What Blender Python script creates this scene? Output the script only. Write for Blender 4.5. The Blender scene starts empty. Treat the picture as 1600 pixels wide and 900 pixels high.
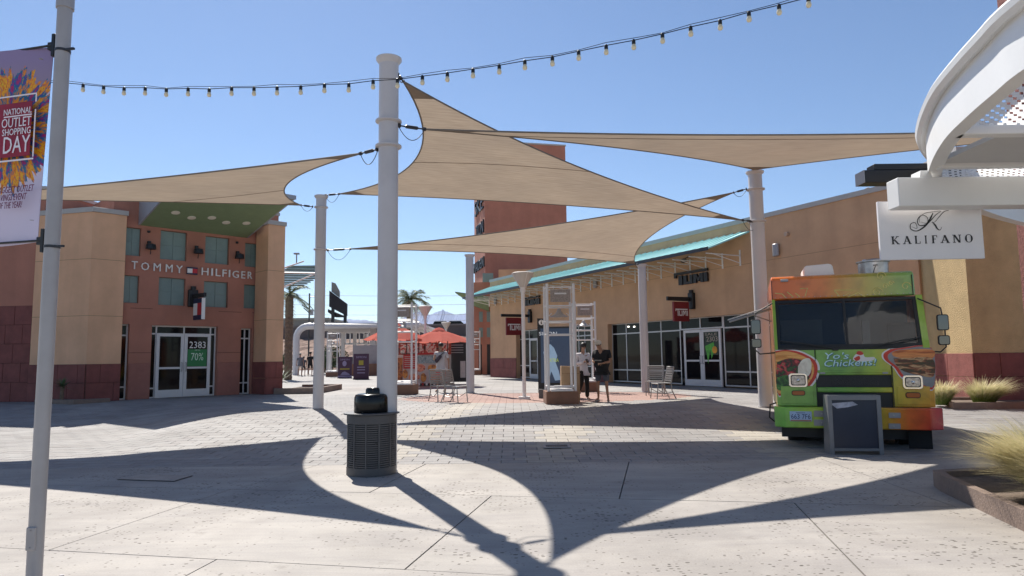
import bpy, bmesh, math, random
import numpy as np
from mathutils import Vector, Matrix, Quaternion
from mathutils import noise as mnoise
random.seed(7)
rad = math.radians
# ------------------------------------------------------------------ camera, sky, sun
S = bpy.context.scene
COL = S.collection
PITCH, ROLL, CAMH, FPX = rad(5.71), rad(0.7), 1.6, 1080.0
_r0 = Vector((1, 0, 0)); _u0 = Vector((0, -math.sin(PITCH), math.cos(PITCH))); _fw = Vector((0, math.cos(PITCH), math.sin(PITCH)))
_rt = _r0*math.cos(ROLL) - _u0*math.sin(ROLL); _up = _u0*math.cos(ROLL) + _r0*math.sin(ROLL)
cam = bpy.data.cameras.new('camera'); camo = bpy.data.objects.new('camera', cam); COL.objects.link(camo)
cam.sensor_width = 36; cam.lens = 36*FPX/1600; cam.clip_end = 60000; cam.clip_start = 0.05
m = Matrix((_rt, _up, -_fw)).transposed().to_4x4(); m.translation = (0, 0, CAMH); camo.matrix_world = m
S.camera = camo
SUN_AZ, SUN_EL = 23.0, 50.0            # degrees left of straight ahead, above the horizon
sdir = Vector((-math.sin(rad(SUN_AZ))*math.cos(rad(SUN_EL)), math.cos(rad(SUN_AZ))*math.cos(rad(SUN_EL)), math.sin(rad(SUN_EL))))
W = bpy.data.worlds.new('World'); S.world = W; W.use_nodes = True
nt = W.node_tree; sky = nt.nodes.new('ShaderNodeTexSky'); sky.sky_type = 'NISHITA'; sky.sun_disc = False
sky.sun_elevation = rad(SUN_EL); sky.sun_rotation = rad(-SUN_AZ); sky.altitude = 900; sky.air_density = 1.0; sky.dust_density = 0.25; sky.ozone_density = 4.0
bg = nt.nodes['Background']; bg.inputs[1].default_value = 0.09; nt.links.new(sky.outputs[0], bg.inputs[0])
sl = bpy.data.lights.new('sun', 'SUN'); sl.energy = 5.0; sl.angle = rad(0.53); sl.color = (1, 0.95, 0.87)
so = bpy.data.objects.new('sun', sl); COL.objects.link(so); so.rotation_euler = sdir.to_track_quat('Z', 'Y').to_euler(); so.location = (0, 0, 30)
S.view_settings.view_transform = 'Standard'; S.view_settings.look = 'None'; S.view_settings.exposure = 0.55; S.view_settings.gamma = 1
S.render.engine = 'CYCLES'

# ------------------------------------------------------------------ geometry helpers
RA, RB, RH = 11.2, 17.2, 0.34
def g(y, x=0.):
    s_ = min(5.0, max(0, -(x+6.5))*1.3)          # the rise starts farther back on the left
    t = min(1, max(0, (y-s_-RA)/(RB-RA))); return RH*t*t*(3-2*t)
def ray(px, py):
    d = _fw*FPX + _rt*(px-800) - _up*(py-450); return d/d.y
def atY(px, py, Y): return Vector((0, 0, CAMH)) + ray(px, py)*Y
def G(px, py):
    """point of the ground seen at a photo pixel"""
    d = ray(px, py); Y = 1.0
    while Y < 400:
        q = Vector((0, 0, CAMH)) + d*Y
        if q.z < g(Y, q.x): break
        Y += .01
    return Vector((q.x, q.y, g(q.y, q.x)))

def lin(h):
    h = h.lstrip('#'); r = []
    for i in (0, 2, 4):
        c = int(h[i:i+2], 16)/255; r.append(c/12.92 if c <= .04045 else ((c+.055)/1.055)**2.4)
    return tuple(r)
MATS = {}
def mat(name, col, rough=.7, metal=0., var=.12, scale=3., bump=0., bscale=40., detail=4, spec=.5, emit=0, alpha=None, trans=0, coat=0, stretch=None):
    if name in MATS: return MATS[name]
    if isinstance(col, str): col = lin(col)
    M = bpy.data.materials.new(name); M.use_nodes = True; n = M.node_tree; b = n.nodes['Principled BSDF']
    b.inputs['Roughness'].default_value = rough; b.inputs['Metallic'].default_value = metal
    b.inputs['Specular IOR Level'].default_value = spec
    if coat: b.inputs['Coat Weight'].default_value = coat; b.inputs['Coat Roughness'].default_value = .05
    if trans: b.inputs['Transmission Weight'].default_value = trans
    tc = n.nodes.new('ShaderNodeTexCoord'); src = tc.outputs['Object']
    if stretch:
        mp = n.nodes.new('ShaderNodeMapping'); mp.inputs['Scale'].default_value = stretch; n.links.new(src, mp.inputs[0]); src = mp.outputs[0]
    if var > 0:
        no = n.nodes.new('ShaderNodeTexNoise'); no.inputs['Scale'].default_value = scale; no.inputs['Detail'].default_value = detail; no.inputs['Roughness'].default_value = .65
        n.links.new(src, no.inputs['Vector'])
        r = n.nodes.new('ShaderNodeValToRGB'); n.links.new(no.outputs['Fac'], r.inputs[0])
        r.color_ramp.elements[0].position = .3; r.color_ramp.elements[1].position = .7
        r.color_ramp.elements[0].color = (*[c*(1-var) for c in col], 1); r.color_ramp.elements[1].color = (*[min(1, c*(1+var)) for c in col], 1)
        last = r.outputs[0]
        if name.startswith(('stucco', 'stone', 'post', 'pole')):
            for sc_, st_, lo in ((1.1, (1.6, 1.6, .16), .91), (.6, (1, 1, 1), .88)):
                mp3 = n.nodes.new('ShaderNodeMapping'); mp3.inputs['Scale'].default_value = st_; n.links.new(tc.outputs['Object'], mp3.inputs[0]); n3 = n.nodes.new('ShaderNodeTexNoise'); n3.inputs['Scale'].default_value = sc_; n3.inputs['Detail'].default_value = 5; n.links.new(mp3.outputs[0], n3.inputs[0])
                r3 = n.nodes.new('ShaderNodeValToRGB'); n.links.new(n3.outputs['Fac'], r3.inputs[0]); r3.color_ramp.elements[0].position = .3; r3.color_ramp.elements[1].position = .6; r3.color_ramp.elements[0].color = (lo, lo, lo, 1)
                m3 = n.nodes.new('ShaderNodeMixRGB'); m3.blend_type = 'MULTIPLY'; m3.inputs[0].default_value = 1; n.links.new(last, m3.inputs[1]); n.links.new(r3.outputs[0], m3.inputs[2]); last = m3.outputs[0]
        n.links.new(last, b.inputs['Base Color'])
    else: b.inputs['Base Color'].default_value = (*col, 1)
    if bump:
        n2 = n.nodes.new('ShaderNodeTexNoise'); n2.inputs['Scale'].default_value = bscale; n2.inputs['Detail'].default_value = 3
        n.links.new(src, n2.inputs['Vector']); bp = n.nodes.new('ShaderNodeBump'); bp.inputs['Strength'].default_value = bump; bp.inputs['Distance'].default_value = .02
        n.links.new(n2.outputs['Fac'], bp.inputs['Height']); n.links.new(bp.outputs[0], b.inputs['Normal'])
    if emit:
        b.inputs['Emission Color'].default_value = (*col, 1); b.inputs['Emission Strength'].default_value = emit
    MATS[name] = M; return M

class MB:
    def __init__(s, M=None): s.v = []; s.f = []; s.M = M
    def add(s, vs, fs):
        o = len(s.v)
        for p in vs:
            p = Vector(p); s.v.append(tuple(s.M @ p) if s.M else tuple(p))
        s.f += [tuple(i+o for i in f) for f in fs]; return s
    def box(s, x0, x1, y0, y1, z0, z1):
        return s.add([(x0,y0,z0),(x1,y0,z0),(x1,y1,z0),(x0,y1,z0),(x0,y0,z1),(x1,y0,z1),(x1,y1,z1),(x0,y1,z1)],
                     [(0,3,2,1),(4,5,6,7),(0,1,5,4),(1,2,6,5),(2,3,7,6),(3,0,4,7)])
    def tube(s, pts, r, n=8, cap=True):
        pts = [Vector(p) for p in pts]; rs = r if isinstance(r, (list, tuple)) else [r]*len(pts); vs = []; fs = []
        ref = None
        for i, p in enumerate(pts):
            d = (pts[min(i+1, len(pts)-1)] - pts[max(i-1, 0)])
            if d.length < 1e-9: d = Vector((0,0,1))
            d.normalize()
            if ref is None: ref = Vector((1,0,0)) if abs(d.x) < .9 else Vector((0,1,0))
            a = d.cross(ref)
            if a.length < 1e-4: a = d.orthogonal()
            a.normalize(); b = d.cross(a); ref = -b if False else b.cross(d)*0 + ref
            for k in range(n):
                t = 2*math.pi*k/n; vs.append(p + (a*math.cos(t) + b*math.sin(t))*rs[i])
        for i in range(len(pts)-1):
            for k in range(n):
                k2 = (k+1) % n; fs.append((i*n+k, i*n+k2, (i+1)*n+k2, (i+1)*n+k))
        if cap: fs.append(tuple(range(n))[::-1]); fs.append(tuple((len(pts)-1)*n+k for k in range(n)))
        return s.add(vs, fs)
    def lathe(s, prof, n=24, c=(0,0,0), sy=1., closed=False):
        vs = []; fs = []
        for r, z in prof:
            for k in range(n):
                t = 2*math.pi*k/n; vs.append((c[0]+r*math.cos(t), c[1]+sy*r*math.sin(t), c[2]+z))
        for i in range(len(prof)-1):
            for k in range(n):
                k2 = (k+1) % n; fs.append((i*n+k, i*n+k2, (i+1)*n+k2, (i+1)*n+k))
        if prof[0][0] > 1e-4: fs.append(tuple(range(n))[::-1])
        if prof[-1][0] > 1e-4: fs.append(tuple((len(prof)-1)*n+k for k in range(n)))
        return s.add(vs, fs)
    def prism(s, poly, d0, d1, plane='xz'):
        """polygon in a plane, extruded between d0 and d1 along the other axis"""
        n = len(poly)
        P = (lambda a, b, d: (a, d, b)) if plane == 'xz' else ((lambda a, b, d: (a, b, d)) if plane == 'xy' else (lambda a, b, d: (d, a, b)))
        vs = [P(a, b, d0) for a, b in poly] + [P(a, b, d1) for a, b in poly]
        fs = [tuple(range(n)), tuple(range(n, 2*n))[::-1]] + [(i, n+i, n+(i+1) % n, (i+1) % n) for i in range(n)]
        return s.add(vs, fs)
    def sph(s, c, r, n=12, sz=1., sy=1.):
        return s.lathe([(max(1e-5, r*math.sin(math.pi*i/(n//2))), -r*sz*math.cos(math.pi*i/(n//2))) for i in range(n//2+1)], n, c, sy)
    def build(s, name, M, parent=None, smooth=None, bevel=0, loc=None, kind=None, label=None):
        me = bpy.data.meshes.new(name); vs = s.v
        if loc is not None: vs = [(a-loc[0], b-loc[1], c-loc[2]) for a, b, c in vs]
        me.from_pydata(vs, [], s.f); me.materials.append(M)
        bm = bmesh.new(); bm.from_mesh(me); bmesh.ops.recalc_face_normals(bm, faces=bm.faces)
        if bevel: bmesh.ops.bevel(bm, geom=[e for e in bm.edges if len(e.link_faces) == 2 and e.calc_face_angle(0) > .5], offset=bevel, segments=1, affect='EDGES', clamp_overlap=True)
        bm.to_mesh(me); bm.free()
        if smooth:
            me.polygons.foreach_set('use_smooth', [True]*len(me.polygons)); me.set_sharp_from_angle(angle=rad(smooth))
        o = bpy.data.objects.new(name, me); COL.objects.link(o)
        if loc is not None: o.location = loc
        if parent: o.parent = parent
        if kind: o['kind'] = kind
        if label: o['label'] = label
        return o
def frameM(o, rz=0): return Matrix.Translation(o) @ Matrix.Rotation(rz, 4, 'Z')
def tag(o, label, cat, group=None):
    o['label'] = label; o['category'] = cat
    if group: o['group'] = group
    return o
def thing(name, label, cat, loc=(0,0,0), rz=0, group=None):
    o = bpy.data.objects.new(name, None); COL.objects.link(o); o.empty_display_size = .2
    o.location = loc; o.rotation_euler = (0, 0, rz); return tag(o, label, cat, group)
def share(o, name, parent, loc=(0,0,0), rz=0):
    c = o.copy(); c.name = name; COL.objects.link(c); c.parent = parent; c.location = loc; c.rotation_euler = (0, 0, rz); return c
def copytree(o, loc, rz, label):
    c = o.copy(); COL.objects.link(c); c.location = loc; c.rotation_euler = (0, 0, rz); c['label'] = label
    def rec(a, b):
        for ch in list(a.children):
            d = ch.copy(); COL.objects.link(d); d.parent = b; rec(ch, d)
    bpy.context.view_layer.update(); rec(o, c); return c
def text(s, x0, x1, z0, z1, y, M, parent, name='lettering', ext=.004, shear=0, slant=0):
    """raised lettering fitted to a box in the local xz plane, facing -y"""
    cu = bpy.data.curves.new('t', 'FONT'); cu.body = s; cu.extrude = .5; cu.resolution_u = 2; cu.shear = shear
    ob = bpy.data.objects.new('t', cu); me = bpy.data.meshes.new_from_object(ob)
    co = [v.co.copy() for v in me.vertices]
    ax, bx = min(c.x for c in co), max(c.x for c in co); ay, by = min(c.y for c in co), max(c.y for c in co)
    mb = MB(); 
    mb.add([(x0+(c.x-ax)/(bx-ax)*(x1-x0), y-ext*(c.z+.5), z0+(c.y-ay)/(by-ay)*(z1-z0)+slant*((c.x-ax)/(bx-ax))) for c in co], [tuple(p.vertices) for p in me.polygons])
    bpy.data.objects.remove(ob); bpy.data.curves.remove(cu); bpy.data.meshes.remove(me)
    return mb.build(name, M, parent)
def dirframe(p0, d):
    """wall frame: origin p0, x along d, y away from the viewer; returns (matrix, rz, pixel->local function)"""
    rz = math.atan2(d[1], d[0]); Mx = frameM(p0, rz); inv = Mx.inverted()
    def loc(px, py, yo=0.):
        o = inv @ Vector((0, 0, CAMH)); r = inv.to_3x3() @ ray(px, py); t = (yo-o.y)/r.y; q = o + r*t; return q.x, q.z
    return Mx, rz, loc

# ------------------------------------------------------------------ materials
def concrete_mat(name, base, pits=True):
    M = bpy.data.materials.new(name); M.use_nodes = True; n = M.node_tree; b = n.nodes['Principled BSDF']; L = n.links.new
    tc = n.nodes.new('ShaderNodeTexCoord'); b.inputs['Roughness'].default_value = .75; b.inputs['Specular IOR Level'].default_value = .35
    def noise(sc, det, rg=.6, stretch=None, dist=0):
        no = n.nodes.new('ShaderNodeTexNoise'); no.inputs['Scale'].default_value = sc; no.inputs['Detail'].default_value = det; no.inputs['Roughness'].default_value = rg; no.inputs['Distortion'].default_value = dist
        if stretch:
            mp = n.nodes.new('ShaderNodeMapping'); mp.inputs['Scale'].default_value = stretch; L(tc.outputs['Object'], mp.inputs[0]); L(mp.outputs[0], no.inputs[0])
        else: L(tc.outputs['Object'], no.inputs[0])
        return no
    def ramp(src, p0, p1, c0, c1):
        r = n.nodes.new('ShaderNodeValToRGB'); r.color_ramp.elements[0].position = p0; r.color_ramp.elements[1].position = p1
        r.color_ramp.elements[0].color = (*c0, 1); r.color_ramp.elements[1].color = (*c1, 1); L(src, r.inputs[0]); return r
    def mul(a, c):
        x = n.nodes.new('ShaderNodeMixRGB'); x.blend_type = 'MULTIPLY'; x.inputs[0].default_value = 1; L(a, x.inputs[1]); L(c, x.inputs[2]); return x.outputs[0]
    a = ramp(noise(.55, 6, .62).outputs['Fac'], .32, .68, [c*.84 for c in base], [min(1, c*1.12) for c in base]).outputs[0]
    a = mul(a, ramp(noise(1.6, 7, .7, (.35, 1.7, 1), .6).outputs['Fac'], .36, .6, (.84, .84, .86), (1, 1, 1)).outputs[0])
    a = mul(a, ramp(noise(.23, 5, .7, None, 1.2).outputs['Fac'], .38, .55, (.86, .85, .85), (1, 1, 1)).outputs[0])
    a = mul(a, ramp(noise(2.6, 4, .75).outputs['Fac'], .28, .40, (.80, .79, .78), (1, 1, 1)).outputs[0])
    a = mul(a, ramp(noise(60, 3, .7).outputs['Fac'], .3, .65, (.86, .86, .86), (1.0, 1.0, 1.0)).outputs[0])
    if pits:
        gum = n.nodes.new('ShaderNodeTexVoronoi'); gum.inputs['Scale'].default_value = 1.3; L(tc.outputs['Object'], gum.inputs[0]); a = mul(a, ramp(gum.outputs['Distance'], .022, .03, (.5, .49, .48), (1, 1, 1)).outputs[0])
        vo = n.nodes.new('ShaderNodeTexVoronoi'); vo.inputs['Scale'].default_value = 30; vo.inputs['Randomness'].default_value = 1; vo.inputs['Scale'].default_value = 30
        mpv = n.nodes.new('ShaderNodeMapping'); mpv.inputs['Scale'].default_value = (.6, 1, 1); L(tc.outputs['Object'], mpv.inputs[0]); L(mpv.outputs[0], vo.inputs[0])
        nn = noise(.8, 3, .6)
        th = n.nodes.new('ShaderNodeMath'); th.operation = 'MULTIPLY_ADD'; L(nn.outputs['Fac'], th.inputs[0]); th.inputs[1].default_value = 1.1; th.inputs[2].default_value = -.40
        lt = n.nodes.new('ShaderNodeMath'); lt.operation = 'SUBTRACT'; L(vo.outputs['Distance'], lt.inputs[0]); L(th.outputs[0], lt.inputs[1])
        sepc = n.nodes.new('ShaderNodeSeparateColor'); L(vo.outputs['Color'], sepc.inputs[0])
        sel = n.nodes.new('ShaderNodeMath'); sel.operation = 'MULTIPLY_ADD'; L(sepc.outputs[0], sel.inputs[0]); sel.inputs[1].default_value = .5; L(lt.outputs[0], sel.inputs[2])
        a = mul(a, ramp(sel.outputs[0], .12, .17, (.26, .24, .22), (1, 1, 1)).outputs[0])
    L(a, b.inputs['Base Color'])
    bp = n.nodes.new('ShaderNodeBump'); bp.inputs['Strength'].default_value = .25; bp.inputs['Distance'].default_value = .01; L(noise(35, 5).outputs['Fac'], bp.inputs['Height']); L(bp.outputs[0], b.inputs['Normal'])
    MATS[name] = M; return M
m_slab = concrete_mat('slab_concrete', (.425, .39, .35))
m_pave = concrete_mat('paver_grey', (.35, .335, .32), False)
m_pavd = concrete_mat('paver_grey_dark', (.325, .305, .29), False)
m_cream = concrete_mat('paver_cream', (.43, .395, .34), False)
m_red = concrete_mat('paver_red', (.40, .25, .205), False)
m_joint = mat('joint_sand', (.11, .10, .09), .95)
m_earth = mat('dry_earth', (.34, .27, .20), .95, var=.25, scale=.05)
m_tan = mat('stucco_tan', (.62, .375, .22), .9, var=.07, scale=1.3, bump=.5, bscale=90)
m_tanl = mat('stucco_tan_light', (.78, .46, .28), .9, var=.07, scale=1.3, bump=.5, bscale=90)
m_tanr = mat('stucco_tan_rough', (.56, .41, .21), .9, var=.12, scale=2, bump=1., bscale=35)
m_brown = mat('stucco_brown', (.46, .20, .14), .9, var=.07, scale=1.3, bump=.4, bscale=90)
m_redst = mat('stone_red', (.225, .07, .06), .8, var=.18, scale=2.5, bump=.3, bscale=25)
m_mortar = mat('mortar_red', (.11, .045, .04), .9)
m_coping = mat('coping_metal', (.42, .40, .38), .5, var=.05)
m_white = mat('white_paint', (.78, .76, .74), .45, var=.04, scale=2)
m_post = mat('post_paint', (.60, .57, .57), .4, var=.05, scale=1.5)
m_grey = mat('grey_metal', (.33, .32, .33), .45, var=.08, scale=4, metal=.3)
m_black = mat('black_metal', (.012, .012, .014), .45, var=0)
m_darksteel = mat('dark_steel', (.05, .05, .055), .4, metal=.6)
m_glass = mat('store_glass', (.006, .007, .009), .04, var=0, spec=.16)
m_alu = mat('aluminium_frame', (.55, .54, .53), .4, metal=.3, var=.03)
m_door = mat('door_frame', (.66, .64, .63), .45, var=.04)
m_teal = mat('teal_window', (.19, .26, .24), .35, var=.1, scale=1.5)
m_green = mat('green_soffit', (.21, .29, .16), .8, var=.06)
m_aqua = mat('aqua_roof', (.33, .70, .69), .5, var=.08, scale=1, stretch=(6, .3, 1))
m_letter = mat('white_letter', (.8, .78, .75), .4, var=0)
m_navy = mat('navy', (.012, .018, .06), .5, var=0)
m_flagred = mat('flag_red', (.5, .02, .03), .5, var=0)
m_tumi = mat('sign_red', (.20, .012, .016), .5, var=.05)
m_box = mat('planter_rust', (.22, .115, .075), .85, var=.12, scale=3, bump=.3)
m_curb = mat('curb_brown', (.22, .16, .13), .85, var=.15, scale=4, bump=.4)
m_sgreen = mat('reveal_green', (.16, .22, .14), .7)

def sail_mat():
    M = bpy.data.materials.new('sail_fabric'); M.use_nodes = True; n = M.node_tree; L = n.links.new
    n.nodes.remove(n.nodes['Principled BSDF']); out = n.nodes['Material Output']
    d = n.nodes.new('ShaderNodeBsdfDiffuse'); t = n.nodes.new('ShaderNodeBsdfTranslucent'); mx = n.nodes.new('ShaderNodeMixShader'); mx.inputs[0].default_value = .42
    tc = n.nodes.new('ShaderNodeTexCoord'); mp = n.nodes.new('ShaderNodeMapping'); mp.inputs['Scale'].default_value = (.5, 5, 3); L(tc.outputs['Object'], mp.inputs[0])
    no = n.nodes.new('ShaderNodeTexNoise'); no.inputs['Scale'].default_value = 5; no.inputs['Detail'].default_value = 6; L(mp.outputs[0], no.inputs[0])
    r = n.nodes.new('ShaderNodeValToRGB'); r.color_ramp.elements[0].color = (.365, .285, .21, 1); r.color_ramp.elements[1].color = (.465, .37, .28, 1); r.color_ramp.elements[0].position = .3; r.color_ramp.elements[1].position = .7
    L(no.outputs[0], r.inputs[0])
    n2 = n.nodes.new('ShaderNodeTexNoise'); n2.inputs['Scale'].default_value = .7; n2.inputs['Detail'].default_value = 4; L(tc.outputs['Object'], n2.inputs[0]); r2 = n.nodes.new('ShaderNodeValToRGB'); r2.color_ramp.elements[0].position = .3; r2.color_ramp.elements[1].position = .7; r2.color_ramp.elements[0].color = (.84, .85, .87, 1); r2.color_ramp.elements[1].color = (1.0, 1.0, 1.0, 1); L(n2.outputs[0], r2.inputs[0])
    wv = n.nodes.new('ShaderNodeTexWave'); wv.bands_direction = 'Y'; wv.inputs['Scale'].default_value = 2.2; wv.inputs['Distortion'].default_value = 1.5; wv.inputs['Detail'].default_value = 3; L(tc.outputs['Object'], wv.inputs[0]); r3 = n.nodes.new('ShaderNodeValToRGB'); r3.color_ramp.elements[0].color = (.93, .93, .93, 1); L(wv.outputs[0], r3.inputs[0])
    ma = n.nodes.new('ShaderNodeMixRGB'); ma.blend_type = 'MULTIPLY'; ma.inputs[0].default_value = 1; L(r.outputs[0], ma.inputs[1]); L(r2.outputs[0], ma.inputs[2]); mc = n.nodes.new('ShaderNodeMixRGB'); mc.blend_type = 'MULTIPLY'; mc.inputs[0].default_value = 1; L(ma.outputs[0], mc.inputs[1]); L(r3.outputs[0], mc.inputs[2])
    L(mc.outputs[0], d.inputs[0]); L(mc.outputs[0], t.inputs[0]); L(d.outputs[0], mx.inputs[1]); L(t.outputs[0], mx.inputs[2]); L(mx.outputs[0], out.inputs[0])
    return M
m_sail = sail_mat()
m_sailedge = mat('sail_webbing', (.19, .16, .135), .8)
m_patch = mat('sail_patch', (.25, .19, .14), .85)

# ------------------------------------------------------------------ ground
def sheet(name, x0, x1, ys, dz, M, nx=1):
    mb = MB(); xs = [x0+(x1-x0)*i/nx for i in range(nx+1)]
    vs = [(x, y, g(y, x)+dz) for y in ys for x in xs]; w = nx+1
    mb.add(vs, [(j*w+i, j*w+i+1, (j+1)*w+i+1, (j+1)*w+i) for j in range(len(ys)-1) for i in range(nx)])
    o = mb.build(name, M); o['kind'] = 'structure'; return o
ramp_ys = [RA+(RB-RA)*i/14 for i in range(15)]
mb = MB(); mb.add([(x, y, z) for y, z in ((-300, -.3), (24.5, -.3), (24.7, .25), (9200, .25)) for x in (-9000, 9000)], [(0, 1, 3, 2), (2, 3, 5, 4), (4, 5, 7, 6)]); ground = mb.build('ground', m_earth); ground['kind'] = 'structure'
bedding = sheet('pavement', -34, 30, [-8, 0]+[RA+.6*i for i in range(20)]+[24.6], -.045, m_joint, 64)
# far plaza paving: pieces too small to tell apart
mfp = concrete_mat('far_paving', (.40, .38, .355), False)
def add_brick(M, sc, w, h, dark=.55, rot=0):
    n = M.node_tree; b = n.nodes['Principled BSDF']; L = n.links.new; src = b.inputs['Base Color'].links[0].from_socket
    tc = n.nodes.new('ShaderNodeTexCoord'); mp = n.nodes.new('ShaderNodeMapping'); mp.inputs['Rotation'].default_value = (0, 0, rot); L(tc.outputs['Object'], mp.inputs[0])
    br = n.nodes.new('ShaderNodeTexBrick'); L(mp.outputs[0], br.inputs[0]); br.inputs['Scale'].default_value = sc; br.inputs['Brick Width'].default_value = w; br.inputs['Row Height'].default_value = h; br.inputs['Mortar Size'].default_value = .012
    br.inputs['Color1'].default_value = (1, 1, 1, 1); br.inputs['Color2'].default_value = (.88, .86, .85, 1); br.inputs['Mortar'].default_value = (dark, dark, dark, 1)
    x = n.nodes.new('ShaderNodeMixRGB'); x.blend_type = 'MULTIPLY'; x.inputs[0].default_value = 1; L(src, x.inputs[1]); L(br.outputs[0], x.inputs[2]); L(x.outputs[0], b.inputs['Base Color'])
add_brick(mfp, 1, .9, .45)
farp = sheet('plaza', -60, 40, [24.6, 40, 62], -.002, mfp)
m_road = mat('road_light', (.42, .40, .38), .9, var=.1, scale=.3)
sheet('road', -90, 80, [62, 100], -.03, m_road)

# concrete slabs: polygons cut along the joints seen in the photo
def P2(px, py): q = G(px, py); return (q.x, q.y)
def split(poly, a, b):
    L_, R_ = [], []
    def sd(p): return (b[0]-a[0])*(p[1]-a[1]) - (b[1]-a[1])*(p[0]-a[0])
    n = len(poly)
    for i in range(n):
        p, q = poly[i], poly[(i+1) % n]; s1, s2 = sd(p), sd(q)
        (L_ if s1 >= 0 else R_).append(p)
        if (s1 >= 0) != (s2 >= 0):
            t = s1/(s1-s2); x = (p[0]+(q[0]-p[0])*t, p[1]+(q[1]-p[1])*t); L_.append(x); R_.append(x)
    return L_, R_
PAVY = 10.72
region = [(-27, -6), (24, -6), (24, PAVY), (-27, PAVY)]
T1 = (P2(75, 860), P2(800, 899)); T2 = (P2(540, 769), P2(1200, 785))
up1, lo1 = split(region, *T1)
up2, mid = split(up1, *T2)
def cuts(polys, lines):
    for a, b in lines:
        out = []
        for p in polys:
            l, r = split(p, a, b); out += [k for k in (l, r) if len(k) > 2]
        polys = out
    return polys
def par(px1, py1, px2, py2): return (P2(px1, py1), P2(px2, py2))
top_l = cuts([up2], [par(300, 785, 535, 715), par(632, 742, 687, 714), par(968, 778, 983, 721), par(1375, 750, 1310, 727), ((-9.5, 8), (-11.5, 10.5)), ((10.5, 7), (13.5, 10))])
mid_l = cuts([mid], [par(300, 785, 75, 860), par(770, 773, 632, 890), par(1240, 785, 1352, 900), ((-8.5, 6), (-11, 8))])
low_l = cuts([lo1], [par(330, 879, 290, 900), ((1.5, 4.8), (-.6, 2)), ((-30, 1.2), (30, 1.2)), ((5, 4), (4, 0))])
for poly in top_l+mid_l+low_l:
    cx = sum(p[0] for p in poly)/len(poly); cy = sum(p[1] for p in poly)/len(poly)
    # inset by 4 mm: move each vertex along the bisector of its edges
    n = len(poly); ins = []
    for i in range(n):
        p0, p1, p2 = Vector(poly[i-1]), Vector(poly[i]), Vector(poly[(i+1) % n])
        e1, e2 = (p1-p0), (p2-p1)
        if e1.length < 1e-6 or e2.length < 1e-6: continue
        e1.normalize(); e2.normalize(); n1 = Vector((-e1.y, e1.x)); n2 = Vector((-e2.y, e2.x)); k = 1+n1.dot(n2)
        off = (n1+n2)*(.007/max(.3, k)); c = Vector((cx, cy))
        if off.dot(c-p1) < 0: off = -off
        ins.append(tuple(p1+off))
    MB().prism(ins, -.04, random.uniform(-.0015, .0015), 'xy').build('slab', m_slab, ground)
# strips of cream pavers and the red brick circle
strips = [(P2(858, 716), P2(912, 634), .42), (P2(1262, 716), P2(1092, 630), .46), (P2(640, 686), P2(712, 640), .40)]
def zone(x, y):
    if ((x-1.0)/4.6)**2+((y-22.1)/2.9)**2 < 1: return 'red'
    for a, b, w in strips:
        d = Vector((b[0]-a[0], b[1]-a[1])); L = d.length; d /= L; q = Vector((x-a[0], y-a[1])); t = q.dot(d)
        if -2 < t < L+4 and abs(q.x*d.y-q.y*d.x) < w: return 'cream'
    return 'grey'
def paver_mesh(w, d, h=.04):
    b = .008; mb = MB()
    mb.add([(-w/2,-d/2,-h),(w/2,-d/2,-h),(w/2,d/2,-h),(-w/2,d/2,-h),(-w/2,-d/2,-b*.6),(w/2,-d/2,-b*.6),(w/2,d/2,-b*.6),(-w/2,d/2,-b*.6),
            (-w/2+b,-d/2+b,0),(w/2-b,-d/2+b,0),(w/2-b,d/2-b,0),(-w/2+b,d/2-b,0)],
           [(0,1,5,4),(1,2,6,5),(2,3,7,6),(3,0,4,7),(4,5,9,8),(5,6,10,9),(6,7,11,10),(7,4,8,11),(8,9,10,11)])
    return mb
PW, PD, J = .40, .26, .009
stuffb = {k: MB() for k in ('grey', 'dark', 'cream', 'red')}
pm = {'grey': m_pave, 'dark': m_pavd, 'cream': m_cream, 'red': m_red}
protos = {}; near = 0; row = 0; y = PAVY+.012+PD/2
obstacles = []
while y < 24.5:
    lim = y*.80+1.2; x = -min(lim, 30) + (row % 2)*PW/2
    x = math.floor(x/PW)*PW + (row % 2)*PW/2
    isnear = y < PAVY+.9
    while x < min(lim, 24):
        zn = zone(x, y)
        if zn == 'grey' and random.random() < .3: zn = 'dark'
        zj = random.uniform(-.002, .002)
        if isnear and near < 296 and abs(x) < 9.5:
            if zn not in protos:
                protos[zn] = paver_mesh(PW-J, PD-J).build('paver', pm[zn], bedding); protos[zn].location = (x, y, g(y, x)+zj)
            else: share(protos[zn], 'paver', bedding, (x, y, g(y, x)+zj))
            near += 1
        else:
            nrm = math.atan((g(y+.1)-g(y-.1))/.2)
            mb = paver_mesh(PW-J, PD-J); B = stuffb[zn]; B.add([(a+x, b+y, c+g(b+y, a+x)+zj) for a, b, c in mb.v], mb.f)
        x += PW
    y += PD; row += 1
for k, B in stuffb.items(): B.build('paver_field', pm[k], bedding, kind='stuff')

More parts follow.
